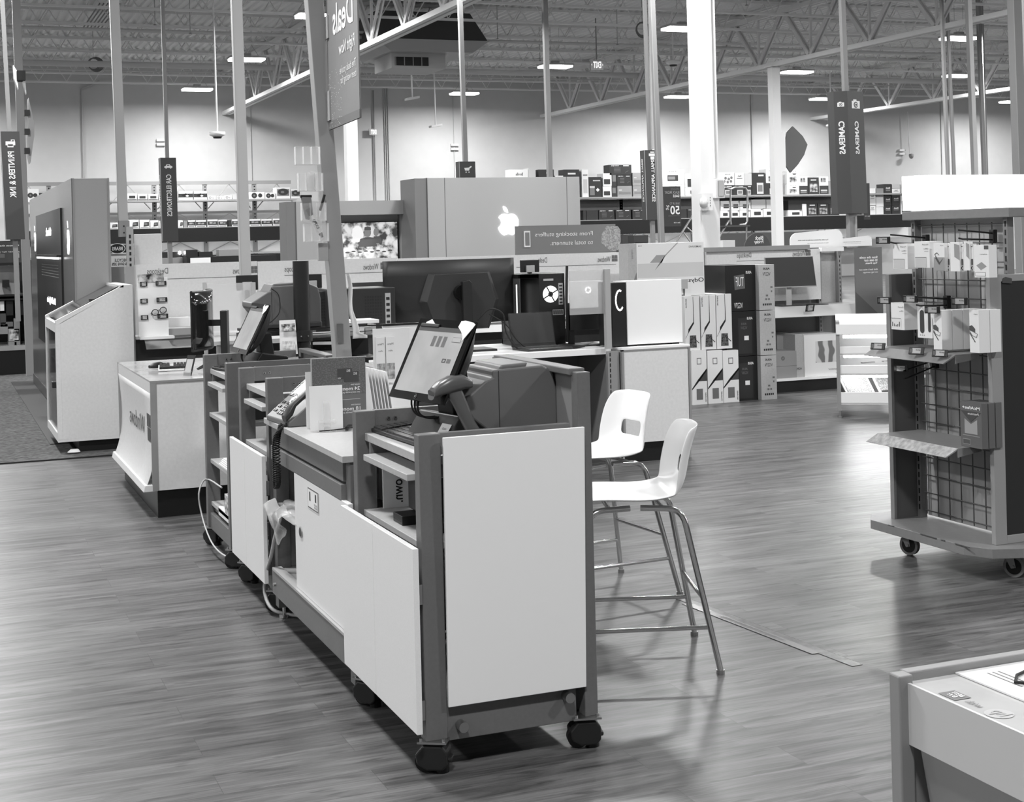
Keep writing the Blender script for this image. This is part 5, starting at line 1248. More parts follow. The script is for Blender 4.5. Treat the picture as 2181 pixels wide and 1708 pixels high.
def hdr(parent, base, items, Y, xr0, xr1, yr):
    b = MB()
    for s, px0, px1, py, hh, logo in items:
        a = onY(px0, py, Y); c = onY(px1, py, Y); o = (a + c)/2 - base
        write(b, s, o, FX, FZ, hh, c.x - a.x, LTX, 0.0)
        if logo: q = onY(logo, py - 2, Y) - base; win_logo(b, q, FX, FZ, 0.062, LTX)
    p = onY(xr0, yr, Y) - base; q = onY(xr1, yr, Y) - base; z = (p.z + q.z)/2
    b.m(LTX).box(p.x, q.x, p.y - 0.001, p.y, z - 0.002, z + 0.002)
    part('lettering', b, parent)
base = Vector((1.55, 12.6, 0))
hdr(hb, base, [('Desktops', 313, 358, 579, 0.066, None), ('Windows', 496, 533, 576, 0.055, 541)], 12.998, 294, 546, 592)
hdr(h2, base, [('Desktops', 606, 647, 574, 0.066, None), ('Windows', 774, 806, 568, 0.055, 817)], 12.998, 606, 818, 583)
hdr(h3, base, [('Desktops', 1133, 1165, 556, 0.066, None), ('Windows', 1273, 1300, 552, 0.055, 1309)], 12.998, 1100, 1312, 566)
# white board with glasses and tags at the row's left end
t = thing('hook_board', 'white board with price tags and glasses at the left end of the desktop row', 'display board', (1.60, 12.42, 0.862))
b = MB().m(WHITE2).box(0.0, 0.245, 0, 0.02, 0.0, 0.50); part('board', b, t)
b = MB().m(WHITE2).box(0.0, 0.28, -0.08, 0.02, -0.01, 0.012); part('foot_shelf', b, t)
b = MB().m(stuff_print('board_photo', 0.12, 0.85, 18)).box(0.0, 0.215, -0.004, 0, 0.46, 0.53); part('photo_strip', b, t)
for (px, py) in ((306, 607), (343, 605), (307, 643), (345, 640), (308, 678), (347, 675)):
    p = onY(px, py, 12.40); price_tag(p + Vector((0, 0, -0.012)), 0.0, 'price tag on the white glasses board, %s one on the %s' % ({607: 'upper', 605: 'upper', 643: 'middle', 640: 'middle', 678: 'lower', 675: 'lower'}[py], 'left' if px < 320 else 'right'), 0.088 if px > 320 else 0.06, 0.038, 0, 'price tags on the glasses board')
p = onY(339, 663, 12.38)
t = thing('eyeglasses', 'black-rimmed round glasses hung on the white board', 'glasses', p, 0)
GM = Matrix.Rotation(0.25, 4, 'Y').inverted()
b = MB(GM).m(BLACK)
for s in (-1, 1): b.tube([(s*0.034 + 0.027*math.cos(a*math.pi/10), 0, 0.025*math.sin(a*math.pi/10)) for a in range(21)], 0.0035, 5, False)
b.tube([(-0.008, 0, 0.008), (0, -0.002, 0.012), (0.008, 0, 0.008)], 0.003, 5); part('rim', b, t)
for s in (-1, 1): part('lens', MB(GM).m(mat('lens_glass', 0.6, 0.05, alpha=0.35)).disc((s*0.034, 0.001, 0), (0,-1,0), 0.025, 16), t)
part('temple', MB(GM).m(BLACK).tube([(-0.06, 0, 0.01), (-0.065, 0.03, 0.0), (-0.06, 0.04, -0.02)], 0.003, 5), t)
# grey carton on the row's shelf, acrylic screen
fsolo('carton', 'grey low carton on the shelf of the desktop row, right of the glasses board', 'carton', 356, 440, 698, 716, 12.55, 0.25, mat('carton_grey', 0.62, 0.6), z0=0.863)
fsolo('carton', 'white flat carton lying on the shelf behind the sideways curved monitor', 'carton', 358, 405, 676, 697, 12.85, 0.12, WHITE2, z0=0.863)
t = thing('acrylic_screen', 'clear acrylic divider in a grey frame, left of the black mast', 'divider', (0, 0, 0))
a, c, zb, zt = rect(437, 545, 603, 712, 10.4)
part('sheet', MB().m(mat('acrylic', 0.82, 0.08, alpha=0.38, spec=1.0)).box(a, c, 10.4, 10.408, zb, zt), t)
part('post', MB().m(LGREY).box(a - 0.012, a + 0.012, 10.39, 10.415, 0.0, zt + 0.01), t); part('post', MB().m(LGREY).box(c - 0.03, c, 10.39, 10.415, 0.0, zt), t)
# low grey bench behind the mast
t = thing('side_bench', 'low grey work bench with white top behind the farther touchscreen', 'bench', (0, 0, 0))
a, c, zb, zt = rect(455, 560, 716, 760, 10.1)
part('top', MB().m(LGREY).box(a, c + 1.1, 10.1, 10.7, 0.93, 0.955), t); part('apron', MB().m(TRIM).box(a + 0.05, c, 10.12, 10.14, 0.80, 0.93), t)
for x in (a + 0.03, c + 1.0): part('leg', MB().m(MGREY).box(x, x + 0.04, 10.13, 10.17, 0, 0.93), t)

# ---- demo table at Y = 9.4
t = thing('demo_bench', 'white-topped demonstration bench holding the laptop and gaming computers', 'table', (2.3, 9.4, 0))
L = 4.50 - 2.3
part('tabletop', MB().m(WHITE2).box(0, L, 0.0, 0.95, 0.775, 0.818), t, 0.002)
part('back_panel', MB().m(mat('bench_back', 0.42, 0.5)).box(0.0, L, 0.5, 0.53, 0.0, 0.775), t)
part('side_panel', MB().m(mat('bench_side', 0.50, 0.5)).box(L - 0.03, L, 0.02, 0.9, 0.0, 0.775), t); part('side_panel', MB().m(MGREY).box(0, 0.03, 0.02, 0.9, 0.0, 0.775), t)
part('inner_divider', MB().m(MGREY).box(1.3, 1.33, 0.1, 0.5, 0.0, 0.775), t)
t = thing('end_pedestal', 'pale-panelled pedestal with a black plinth at the right end of the demonstration bench', 'pedestal', (4.54, 9.31, 0))
part('plinth', MB().m(KICK).box(0.02, 0.53, 0.02, 0.7, 0, 0.14), t)
part('panel', MB().m(PANELW).box(0.015, 0.53, 0.0, 0.02, 0.14, 0.80), t)
b = MB().m(TRIM).box(0.0, 0.016, -0.004, 0.02, 0.14, 0.806).box(0.0, 0.55, -0.004, 0.02, 0.796, 0.806).box(0.534, 0.55, -0.004, 0.02, 0.14, 0.796); part('edge_strip', b, t)
part('side', MB().m(MGREY).box(0.534, 0.55, 0.02, 0.7, 0.0, 0.806).box(0.0, 0.016, 0.02, 0.7, 0, 0.806), t)
part('top', MB().m(WHITE2).box(-0.0, 0.55, 0.0, 0.7, 0.806, 0.82), t)
b = MB().m(MGREY).box(-0.10, -0.012, 0.02, 0.05, 0.0, 0.80).m(INK)
for k in range(18): b.box(-0.085, -0.078, 0.018, 0.02, 0.12 + 0.038*k, 0.145 + 0.038*k)
part('slotted_post', b, t)
# divider post with acrylic
t = thing('divider_screen', 'clear acrylic divider screen on a grey post beside the white computer', 'divider', (4.44, 9.36, 0.818))
part('post', MB().m(LGREY).box(0.0, 0.04, -0.02, 0.02, 0, 0.565), t)
part('sheet', MB().m(mat('acrylic', 0.82)).box(-0.27, 0.0, 0.0, 0.008, 0.25, 0.56), t)
# laptop
def laptop(loc, rz, label, W_=0.36, D_=0.25, ang=12, sc=None):
    o = thing('laptop', label, 'laptop', loc, rz)
    LM = mat('laptop_dark', 0.20, 0.4)
    b = MB().m(LM).box(-W_/2, W_/2, -D_, 0, 0.0, 0.018); bs = part('base', b, o, 0.004)
    b = MB().m(mat('laptop_keys', 0.32, 0.5))
    for i in range(5):
        for j in range(14): b.box(-W_/2 + 0.02 + j*0.0232, -W_/2 + 0.039 + j*0.0232, -0.03 - 0.024*i - 0.018, -0.03 - 0.024*i, 0.018, 0.0205)
    part('keys', b, bs)
    T = Matrix.Translation((0, 0, 0.018)) @ Matrix.Rotation(-math.radians(ang), 4, 'X')
    b = MB(T).m(BLACK).box(-W_/2, W_/2, 0, 0.008, 0.0, 0.245).m(sc or mat('laptop_screen', 0.24, 0.25)).box(-W_/2 + 0.008, W_/2 - 0.008, -0.0012, 0, 0.018, 0.237); ld = part('lid', b, o, 0.002)
    return o
laptop((onY(1140, 745, 9.70).x, 9.72, 0.819), 0.10, 'open dark laptop standing on the white demonstration bench')
# white display tower PC on the pedestal
t = thing('desktop_computer', 'large white-sided desktop computer on the end pedestal', 'computer', (4.55, 9.40, 0.82))
a, c, zb, zt = rect(1336, 1453, 596, 735, 9.40); a -= 4.55; c -= 4.55
part('side_panel', MB().m(WHITE2).box(a, c, 0.0, 0.02, 0.012, zt - 0.82), t, 0.003)
part('case', MB().m(WHITE2).box(a + 0.005, c, 0.02, 0.24, 0.012, zt - 0.825), t)
part('rear', MB().m(BLACK).box(a - 0.115, a, 0.01, 0.24, 0.006, zt - 0.83), t, 0.002)
b = MB().m(LW); cx_ = a - 0.055
for r in (0.055, 0.05): b.tube([(cx_ + r*0.6*math.cos(q*math.pi/8), 0.006, 0.335 + r*1.35*math.sin(q*math.pi/8)) for q in range(3, 15)], 0.0035, 5)
part('glow_ring', b, t)
for x in (a + 0.05, c - 0.05): part('foot', MB().m(BLACK).box(x - 0.03, x + 0.03, 0.02, 0.2, 0, 0.012), t)
b = MB().m(LW).box(0.0, 0.01, 0, 0.01, 0.05, 0.16).box(-0.002, 0.012, -0.001, 0.0, 0.0, 0.003)
# gaming tower with glowing fan
t = thing('gaming_computer', 'black gaming computer with a glowing rear fan and glass side, on the demonstration bench', 'computer', (4.01, 9.90, 0.818))
a, c, zb, zt = rect(1107, 1203, 583, 737, 9.90); W = c - a; H = zt - 0.818
b = MB().m(BLACK).box(0.155, W, 0.0, 0.38, 0, H).box(0, 0.155, 0.0, 0.02, H - 0.03, H).box(0, 0.155, 0, 0.38, 0, 0.04).box(0, 0.155, 0.36, 0.38, 0, H).box(0, 0.155, 0, 0.38, H - 0.03, H); part('case', b, t, 0.002)
part('glass_side', MB().m(mat('case_glass', 0.5, 0.04, alpha=0.35)).box(0.0, 0.005, 0.0, 0.38, 0.04, H - 0.03), t)
part('front_strip', MB().m(LW).box(0.095, 0.102, 0.3, 0.31, 0.16, 0.45), t)
FAN = (W*0.62, 0.36)
b = MB().m(mat('fan_glow', 0.95, 0.5, emit=1.2)).disc((0.245, -0.002, 0.38), (0,-1,0), 0.062, 28)
part('glowing_fan', b, t)
b = MB().m(INK)
for q in range(4):
    a_ = q*math.pi/2 + 0.5; b.bar((0.245, -0.004, 0.38), (0.245 + 0.062*math.cos(a_), -0.004, 0.38 + 0.062*math.sin(a_)), 0.003, 0.008)
b.disc((0.245, -0.005, 0.38), (0,-1,0), 0.02, 14); part('fan_hub', b, t)
b = MB().m(LGREY).box(0.31, 0.345, -0.003, 0, 0.30, 0.46).m(BLACK)
for k in range(6): b.box(0.315, 0.34, -0.004, -0.003, 0.31 + 0.025*k, 0.322 + 0.025*k)
b.m(LGREY).box(0.26, 0.345, -0.003, 0, 0.225, 0.265).m(BLACK)
for k in range(5): b.box(0.264 + 0.016*k, 0.274 + 0.016*k, -0.004, -0.003, 0.23, 0.26)
b.m(LGREY).box(0.19, 0.27, -0.003, 0, 0.48, 0.495); part('rear_ports', b, t)
part('antenna', MB().m(BLACK).tube([(0.365, -0.02, 0.02), (0.36, -0.03, 0.35), (0.375, -0.02, 0.585)], 0.011, 8), t)
# tablets on stands
def tablet(px0, px1, yt, yb, Y, lab, z0):
    a, c, zb, zt = rect(px0, px1, yt, yb, Y)
    o = thing('tablet_stand', lab, 'tablet', (a, Y, z0), 0)
    w_ = c - a; h_ = zt - zb
    part('tablet', MB().m(BLACK).box(0, w_, 0, 0.01, zb - z0, zt - z0), o, 0.006)
    part('bracket', MB().m(LGREY).box(w_*0.28, w_*0.7, -0.02, 0.0, zb - z0, zb - z0 + h_*0.55), o, 0.002)
    part('stem', MB().m(BLACK).box(w_*0.4, w_*0.6, 0.0, 0.02, 0.0, zb - z0 + 0.01), o)
    return o
tablet(1108, 1149, 553, 580, 10.05, 'small black tablet seen from behind on top of the gaming computer', 1.352)
tablet(645, 686, 584, 614, 10.3, 'black tablet seen from behind, left of the leaning pole', 0.955)
tablet(503, 550, 586, 618, 10.5, 'black tablet seen from behind, behind the second power pole', 0.955)
# giant curved monitor, back towards us
t = thing('curved_monitor', 'huge black curved monitor seen from behind, in the middle of the demonstration bench', 'monitor', (3.5, 9.95, 0.818))
MB_ = mat('monitor_back', 0.155, 0.5)
x0, x1 = onY(829, 600, 9.9).x - 3.5, onY(1108, 600, 9.9).x - 3.5
zt0, zb0 = 1.475 - 0.818, 1.01 - 0.818
def bm(u, v):
    x = x0 + (x1 - x0)*u; y = -0.05 + 0.17*(2*u - 1)**2*0.9; y = 0.10 - 0.14*(1 - (2*u - 1)**2); return (x, y, zb0 + (zt0 - zb0)*v)
part('shell', MB().m(MB_).sheet(bm, 24, 4), t, solid=0.03)
cx_ = (x0 + x1)/2 + 0.03; hb_ = []
for s, y_ in ((1.0, -0.035), (0.86, -0.085)):
    w1, w2 = 0.235*s, 0.305*s; hb_.append([(cx_ - w1, y_, 0.56 - 0.04*(1-s)), (cx_ + w1, y_, 0.565 - 0.04*(1-s)), (cx_ + w2, y_, 0.36), (cx_ + w1*0.95, y_, 0.15 + 0.05*(1-s)), (cx_ - w1*0.95, y_, 0.15 + 0.05*(1-s)), (cx_ - w2, y_, 0.36)])
b = MB().m(mat('monitor_hump', 0.20, 0.4)); vs = hb_[0] + hb_[1]
b.add(vs, [(6,7,8,9,10,11)] + [(i, (i+1) % 6, (i+1) % 6 + 6, i + 6) for i in range(6)]); part('hump', b, t, 0.003)
b = MB().m(BLACK).prism([(cx_ - 0.02, -0.17, 0.02), (cx_ + 0.05, -0.17, 0.02), (cx_ + 0.05, -0.17, 0.49), (cx_ + 0.03, -0.17, 0.51), (cx_ - 0.02, -0.17, 0.50)], (0, 0.05, 0)); part('stand_post', b, t, 0.004)
part('hinge', MB().m(GLOSSB).cyl((cx_ - 0.01, -0.10, 0.42), (0,1,0), 0.055, 0.08, 24), t)
part('stand_foot', MB().m(BLACK).box(cx_ - 0.2, cx_ + 0.2, -0.25, 0.02, 0, 0.015), t)
b = MB().m(mat('monitor_mark', 0.28, 0.4))
for dx in (-1, 1):
    b.prism([(cx_ - 0.03 + dx*0.028, -0.044, 0.595), (cx_ - 0.03 + dx*0.010, -0.044, 0.56), (cx_ - 0.03 + dx*0.012, -0.044, 0.535), (cx_ - 0.03 + dx*0.005, -0.044, 0.53), (cx_ - 0.03 + dx*0.0, -0.044, 0.565)], (0, 0.001, 0))
part('emblem', b, t)
cord('black cable looping from the huge curved monitor down to the bench', [(3.60, 9.70, 1.04), (3.68, 9.66, 1.12), (3.78, 9.66, 1.08), (3.80, 9.66, 0.95), (3.86, 9.62, 0.84), (3.92, 9.66, 0.825)], 0.006, MATB)
cord('second black cable hanging right of the huge curved monitor', [(3.70, 9.72, 1.08), (3.82, 9.7, 1.0), (3.88, 9.68, 0.9), (3.95, 9.65, 0.83)], 0.005, MATB)
for k in range(5):
    y_ = 9.52 + 0.07*k; x_ = 4.05 + 0.05*k
    cord('thin black lead across the demonstration bench, %s one back from its edge' % ORD[k], [(x_, y_, 0.824), (x_ + 0.10, y_ + 0.04, 0.83), (x_ + 0.2, y_ - 0.03, 0.824), (x_ + 0.32, y_ + 0.05, 0.826)], 0.005, MATB)
# flat monitor behind the clear divider
t = thing('flat_monitor', 'dark flat monitor on a side leg behind the clear divider screen', 'monitor', (0, 0, 0))
a, c, zb, zt = rect(1214, 1292, 598, 702, 9.75)
part('screen', MB().m(BLACK).box(a, c, 9.75, 9.78, zb, zb + 0.16).m(mat('lit_white', 0.9, 0.5)).box(a + 0.005, c - 0.005, 9.75, 9.78, zb + 0.16, zt), t, 0.002)
part('leg', MB().m(BLACK).box(a + 0.0, a + 0.035, 9.76, 9.80, 0.818, zb + 0.2), t)
part('foot', MB().m(BLACK).box(a - 0.05, a + 0.25, 9.66, 9.9, 0.818, 0.828), t)
b = MB().m(LW)
q = onY(1253, 618, 9.745)
for k in range(4):
    a_ = k*math.pi/2 + 0.6; b.bar((q.x + 0.022*math.cos(a_), 9.745, q.z + 0.022*math.sin(a_)), (q.x + 0.022*math.cos(a_ + 1.1), 9.745, q.z + 0.022*math.sin(a_ + 1.1)), 0.004, 0.006)
part('glow_mark', b, t)
# black computers and tools left of the big monitor
def rear_pc(px0, px1, yt, yb, Y, dep, lab, z0=0.818, side=0.0):
    a, c, zb, zt = rect(px0, px1, yt, yb, Y)
    o = thing('desktop_computer', lab, 'computer', (a, Y, z0)); w_ = c - a; h_ = zt - z0
    part('case', MB().m(mat('case_black', 0.17, 0.45)).box(-side, w_, 0, dep, 0, h_), o, 0.005)
    b = MB().m(INK)
    for i in range(9):
        for j in range(7): b.box(w_*0.1 + j*w_*0.075, w_*0.1 + (j + 0.6)*w_*0.075, -0.001, 0, h_*0.5 + i*h_*0.045, h_*0.5 + (i + 0.6)*h_*0.045)
    part('fan_grille', b, o)
    b = MB().m(LGREY).box(w_*0.70, w_*0.86, -0.002, 0, h_*0.45, h_*0.92).m(INK)
    for i in range(5): b.box(w_*0.73, w_*0.83, -0.003, -0.002, h_*(0.48 + 0.085*i), h_*(0.52 + 0.085*i))
    part('rear_ports', b, o)
    return o
rear_pc(770, 842, 613, 690, 9.75, 0.42, 'black desktop computer seen from behind, right of the leaning pole', side=0.22)
rear_pc(672, 715, 620, 700, 9.9, 0.3, 'black desktop computer with a round fan grille, half hidden by the leaning pole')
fsolo('sign_card', 'dark grey card with small white lettering standing behind the black desktop computer', 'sign', 748, 829, 601, 640, 10.3, 0.01, SIGNG, lambda b, w, h: (write(b, 'SENDER', (w*0.85, 0, h*0.85), FX, FZ, h*0.09, w*0.35, INKW, 0.02, 'c')), z0=0.955)
# organiser rack near the counter
t = thing('desk_organizer', 'black mesh desk organiser crammed with small clear cases, behind the speckled sign', 'organiser', (0, 0, 0))
a, c, zb, zt = rect(663, 816, 707, 800, 8.3)
RK = mat('rack_black', 0.09, 0.5)
part('tray', MB().m(RK).box(a, c, 8.3, 8.62, 1.05, 1.065), t); part('tray', MB().m(RK).box(a, c, 8.3, 8.62, 0.92, 0.935), t); part('base', MB().m(RK).box(a, c, 8.3, 8.62, 0.79, 0.87), t)
for x in (a, c - 0.01):
    for y in (8.3, 8.61): part('upright', MB().m(RK).box(x, x + 0.01, y, y + 0.01, 0.79, 1.13), t)
part('front_rail', MB().m(RK).box(a, c, 8.3, 8.306, 1.12, 1.128).box(a, c, 8.3, 8.306, 1.09, 1.094), t)
part('back_mesh', MB().m(RK).box(a + 0.01, c - 0.01, 8.6, 8.61, 0.8, 1.06), t)
t = thing('service_desk', 'dark grey desk under the black organiser', 'desk', (0, 0, 0))
part('top', MB().m(DGREY).box(1.98, 3.1, 7.2, 8.75, 0.765, 0.79), t)
for x, y in ((2.0, 7.22), (3.05, 7.22), (2.0, 8.7), (3.05, 8.7)): part('leg', MB().m(DGREY).box(x, x + 0.04, y, y + 0.04, 0, 0.765), t)
part('front_board', MB().m(MGREY).box(2.0, 3.08, 7.3, 7.32, 0.2, 0.765), t)
xs = a + 0.17
for k, (wd, g, hh) in enumerate(((0.02, BLACK, 0.07), (0.03, MATB, 0.075), (0.035, PALE, 0.08), (0.02, INKG, 0.06), (0.03, WHITE, 0.055), (0.035, LGREY, 0.05), (0.025, CLR, 0.065))):
    b = MB().m(g).box(0, wd, 0, 0.1, 0, hh); solo('small_case', b, 'small case in the top tray of the desk organiser, %s from the left' % ORD[k], 'case', 'small cases in the organiser', (xs, 8.32, 1.0655), bevel=0.002); xs += wd + 0.006
b = MB().m(PAPER).box(0, 0.25, 0, 0.2, 0, 0.02); solo('paper_stack', b, 'white papers lying on the back of the desk organiser', 'paper', None, (a + 0.2, 8.42, 1.131))
b = MB().m(WHITE2).tube([(0, 0, 0.016), (0.16, 0.0, 0.016)], 0.016, 12); solo('paper_roll', b, 'white paper roll lying left of the leaning pole, on the organiser', 'roll', None, (a + 0.01, 8.34, 1.066))
b = MB().m(WHITE2).prism([(-0.05, 0, 0.02), (0.15, 0, 0.012), (0.15, 0, 0.03), (0.02, 0, 0.034)], (0, 0.1, 0)); solo('white_folder', b, 'curved white folder under the paper roll', 'folder', None, (a, 8.30, 1.01 + 0.0))
b = MB().m(PALE).box(0, 0.14, 0, 0.1, 0, 0.045); solo('small_carton', b, 'small pale carton on the lower tray of the organiser, left of the leaning pole', 'carton', None, (a + 0.03, 8.33, 0.936), bevel=0.002)
# white board / back of laptop between organiser and touchscreen
t = thing('white_monitor', 'white flat screen back leaning behind the nearest touchscreen', 'monitor', (0, 0, 0))
a, c, zb, zt = rect(816, 925, 692, 800, 8.0)
part('shell', MB().m(WHITE2).prism([(a, 8.0, zt), (c + 0.12, 8.0, zt + 0.01), (c + 0.12, 8.0, 0.80), (a + 0.06, 8.0, 0.80)], (0, 0.02, 0)), t, 0.002); part('bezel', MB().m(BLACK).box(a, c + 0.12, 7.998, 8.02, zt, zt + 0.012), t)
part('foot', MB().m(WHITE2).box(a + 0.1, c, 7.92, 8.1, 0.79, 0.80), t)
fsolo('desk_chair', 'rounded grey seat back poking up beside the organiser', 'chair', 818, 846, 721, 800, 7.6, 0.04, mat('chair_grey', 0.42, 0.6), z0=0.0, bevel=0.02)
# ---- stacked monitor cartons at Y = 12.15
CW = mat('carton_white', 0.90, 0.5); CB = mat('carton_black', 0.13, 0.35); CB2 = mat('carton_black2', 0.19, 0.4)
def zen(b, w, h, top):
    if top:
        b.m(INK); poly(b, (0, 0, 0), FX, FZ, [(w*0.56, h), (w*0.585, h), (w*0.60, h*0.66), (w*0.60, h*0.50), (w*0.02, h*0.235), (w*0.02, h*0.22), (w*0.2, h*0.34), (w*0.22, h*0.40), (w*0.55, h*0.53), (w*0.56, h*0.69)], INK)
        poly(b, (0, 0, 0), FX, FZ, [(w*0.3, h*0.28), (w*0.72, h*0.28), (w*0.76, h*0.05), (w*0.26, h*0.05)][::-1], stuff_print('zen_photo', 0.05, 0.45, 60), 0.0015)
        write(b, 'ZENITAR', (w*0.1, 0, h*0.88), Vector((0,0,1)), Vector((-1,0,0)), w*0.07, h*0.18, INK, 0.02)
        b.m(INK).bar((w*0.74, -0.002, h*0.18), (w*0.92, -0.002, h*0.13), 0.002, 0.006)
    else:
        poly(b, (0, 0, 0), FX, FZ, [(w, h*0.62), (w*0.4, h*0.40), (w*0.0, h*0.27), (w*0.0, h*0.30), (w*0.4, h*0.46), (w, h*0.66)][::-1], INK, 0.001)
        poly(b, (0, 0, 0), FX, FZ, [(w, h*0.64), (w, h*0.43), (w*0.4, h*0.43)][::-1], SIGNG, 0.001)
        patch(b, (w*0.5, 0, h*0.19), FX, FZ, w*0.42, h*0.20, INKG, 0.0015); patch(b, (w*0.5, 0, h*0.8), FX, FZ, w*0.3, h*0.12, INKG, 0.0012); patch(b, (w*0.5, 0, h*0.8), FX, FZ, w*0.22, h*0.09, CW, 0.0016)
        write(b, 'ZENITAR', (w*0.9, 0, h*0.13), Vector((0,0,1)), Vector((-1,0,0)), w*0.07, h*0.18, INK, 0.02)
for i, (x0, x1) in enumerate(((1473, 1507), (1507, 1541), (1540, 1575))):
    fsolo('monitor_carton', 'white monitor carton with a black zigzag line, upper row, %s of three' % ('left', 'middle', 'right')[i], 'carton', x0 - 14, x1 - 16.5, (632, 629, 626)[i], 742, 12.17, 0.5, CW, lambda b, w, h: zen(b, w, h, True), 'white monitor cartons', z0=0.515)
    fsolo('monitor_carton', 'white monitor carton standing on the floor with a dark corner wedge, %s of three' % ('left', 'middle', 'right')[i], 'carton', x0 + 0.5, x1 - 1.5, 746, 860, 12.15, 0.5, CW, lambda b, w, h: zen(b, w, h, False), 'white monitor cartons', z0=0.0)
XA = onY(1530, 700, 12.35).x; XB = onY(1617, 700, 12.15).x; XC = onY(1651, 700, 12.15).x
for k, (z0, z1) in enumerate(((0.0, 0.425), (0.43, 0.86), (0.865, 1.305))):
    w = XB - XA; h = z1 - z0
    b = MB().m(CB).box(0, w, 0.0, 0.5, 0, h)
    write(b, 'ASUS', (w*0.78, 0, h*0.84), FX, FZ, h*0.06, w*0.19, INKW, 0.03)
    if k == 2:
        write(b, 'VG27V', (w*0.42, 0, h*0.12), FX, FZ, h*0.12, w*0.28, INKW, 0.0); poly(b, (w*0.48, 0, h*0.62), FX, FZ, [(-w*0.17, -h*0.16), (w*0.17, -h*0.13), (w*0.15, h*0.18), (-w*0.19, h*0.15)], mat('tuf_grey', 0.40), 0.001)
        write(b, 'TUF', (w*0.48, 0, h*0.64), FX, FZ, h*0.2, w*0.26, INKW, 0.0, 'c', 0.0022)
    else:
        patch(b, (w*0.62, 0, h*0.45), FX, FZ, w*0.45, h*0.8, CB2, 0.0008)
        write(b, 'ASUS', (w*0.58, 0, h*0.72), FX, FZ, h*0.05, w*0.18, INKG, 0.02); write(b, 'VG34V', (w*0.58, 0, h*0.63), FX, FZ, h*0.07, w*0.22, INKG, 0.0); patch(b, (w*0.66, 0, h*0.40), FX, FZ, w*0.15, h*0.10, INKW, 0.0015)
    solo('monitor_carton', b, ('black monitor carton standing on the floor, lowest of the black stack', 'black monitor carton in the middle of the black stack', 'large black monitor carton with a lettered badge, topmost of the black stack')[k], 'carton', 'black monitor cartons', (XA, 12.20, z0), bevel=0.002)
    w2 = XC - XB - 0.004
    b = MB().m(PALE).box(0, w2, 0, 0.5, 0, h)
    write(b, 'ASUS', (w2*0.5, 0, h*0.91), FX, FZ, h*0.045, w2*0.42, INK, 0.03); write(b, 'VG27V', (w2*0.5, 0, h*0.79), FX, FZ, h*0.075, w2*0.5, INK, 0.0)
    for q in range(5): patch(b, (w2*(0.26 + 0.12*q), 0, h*0.125), FX, FZ, w2*0.085, h*0.045, INK)
    for (u_, v_, s_) in ((0.5, 0.32, 0.14), (0.8, 0.5, 0.14), (0.8, 0.41, 0.08), (0.45, 0.24, 0.13), (0.62, 0.24, 0.11)): patch(b, (w2*u_, 0, h*v_), FX, FZ, w2*s_, h*0.04, INKG)
    solo('slim_carton', b, ('tall slim pale carton standing on the floor, right of the black stack', 'slim pale carton in the middle, right of the black stack', 'slim pale carton on top, right of the black stack')[k], 'carton', 'slim pale cartons', (XB + 0.002, 12.14, z0), bevel=0.002)
# ---- big white carton on top near the column
t = thing('screen_carton', 'large white screen carton with a grey lightning-shaped band, above the white monitor cartons', 'carton', (0, 0, 0))
a, c, zb, zt = rect(1357, 1500, 517, 655, 12.35)
zb = 1.02
b = MB().m(CW).box(a, c, 12.35, 12.62, zb, zt + 0.0)
w = c - a; h = zt - zb; O = Vector((a, 12.35, zb))
G5 = mat('carton_band', 0.62, 0.5); G6 = mat('carton_band_dark', 0.5, 0.5)
poly(b, O, FX, FZ, [(w*0.62, h), (w*0.60, h), (w*0.42, h*0.78), (w*0.29, h*0.78), (w*0.19, h*0.64), (w*0.37, h*0.64), (w*0.26, h*0.50), (w*0.44, h*0.78)][::-1], G5)
patch(b, O + FX*w*0.5 + FZ*h*0.5, FX, FZ, w*0.98, h*0.26, mat('carton_mid', 0.80, 0.5), 0.0008)
write(b, 'SAMSUNG', O + FX*w*0.87 + FZ*h*0.92, FX, FZ, h*0.035, w*0.19, INKG, 0.01); write(b, 'Odyssey', O + FX*w*0.80 + FZ*h*0.29, FX, FZ, h*0.10, w*0.38, INK, 0.01)
patch(b, O + FX*w*0.62 + FZ*h*0.1, FX, FZ, w*0.16, h*0.17, INKG, 0.001); patch(b, O + FX*w*0.61 + FZ*h*0.1, FX, FZ, w*0.13, h*0.13, CW, 0.0015)
for k in range(3): patch(b, O + FX*w*(0.03 + 0.02*k) + FZ*h*0.955, FX, FZ, w*0.012, h*0.012, INK, 0.001)
part('face', b, t)
a2 = onY(1338, 560, 12.62).x
b = MB().m(PALE).prism([(a, 12.35, zb), (a - 0.08, 12.37, zb), (a - 0.08, 12.37, zt), (a, 12.35, zt)], (0, 0.2, 0)); poly(b, (a - 0.04, 12.36, zb), Vector((1, -0.25, 0)), FZ, [(-0.038, 0.0), (0.038, 0.08), (0.038, 0.25), (-0.038, 0.05)], G6, 0.003)
write(b, 'Odyssey', (a - 0.045, 12.355, zt - 0.1), Vector((0,0,1)), Vector((-1, 0.25, 0)), 0.02, 0.09, INKG, 0, 'c', 0.006)
part('end_flap', b, t)
t = thing('carton_platform', 'low grey shelf unit that carries the large white screen carton', 'shelf unit', (0, 0, 0))
part('body', MB().m(MGREY).box(a - 0.1, c, 12.36, 12.58, 0, 1.0), t); part('top', MB().m(PALE).box(a - 0.1, c, 12.35, 12.6, 1.0, 1.018), t)
t = thing('wall_monitor', 'small grey-framed price screen beside the large white carton', 'screen', onY(1455, 606, 12.3))
part('frame', MB().m(LGREY).box(-0.05, 0.05, 0, 0.01, -0.04, 0.05), t)

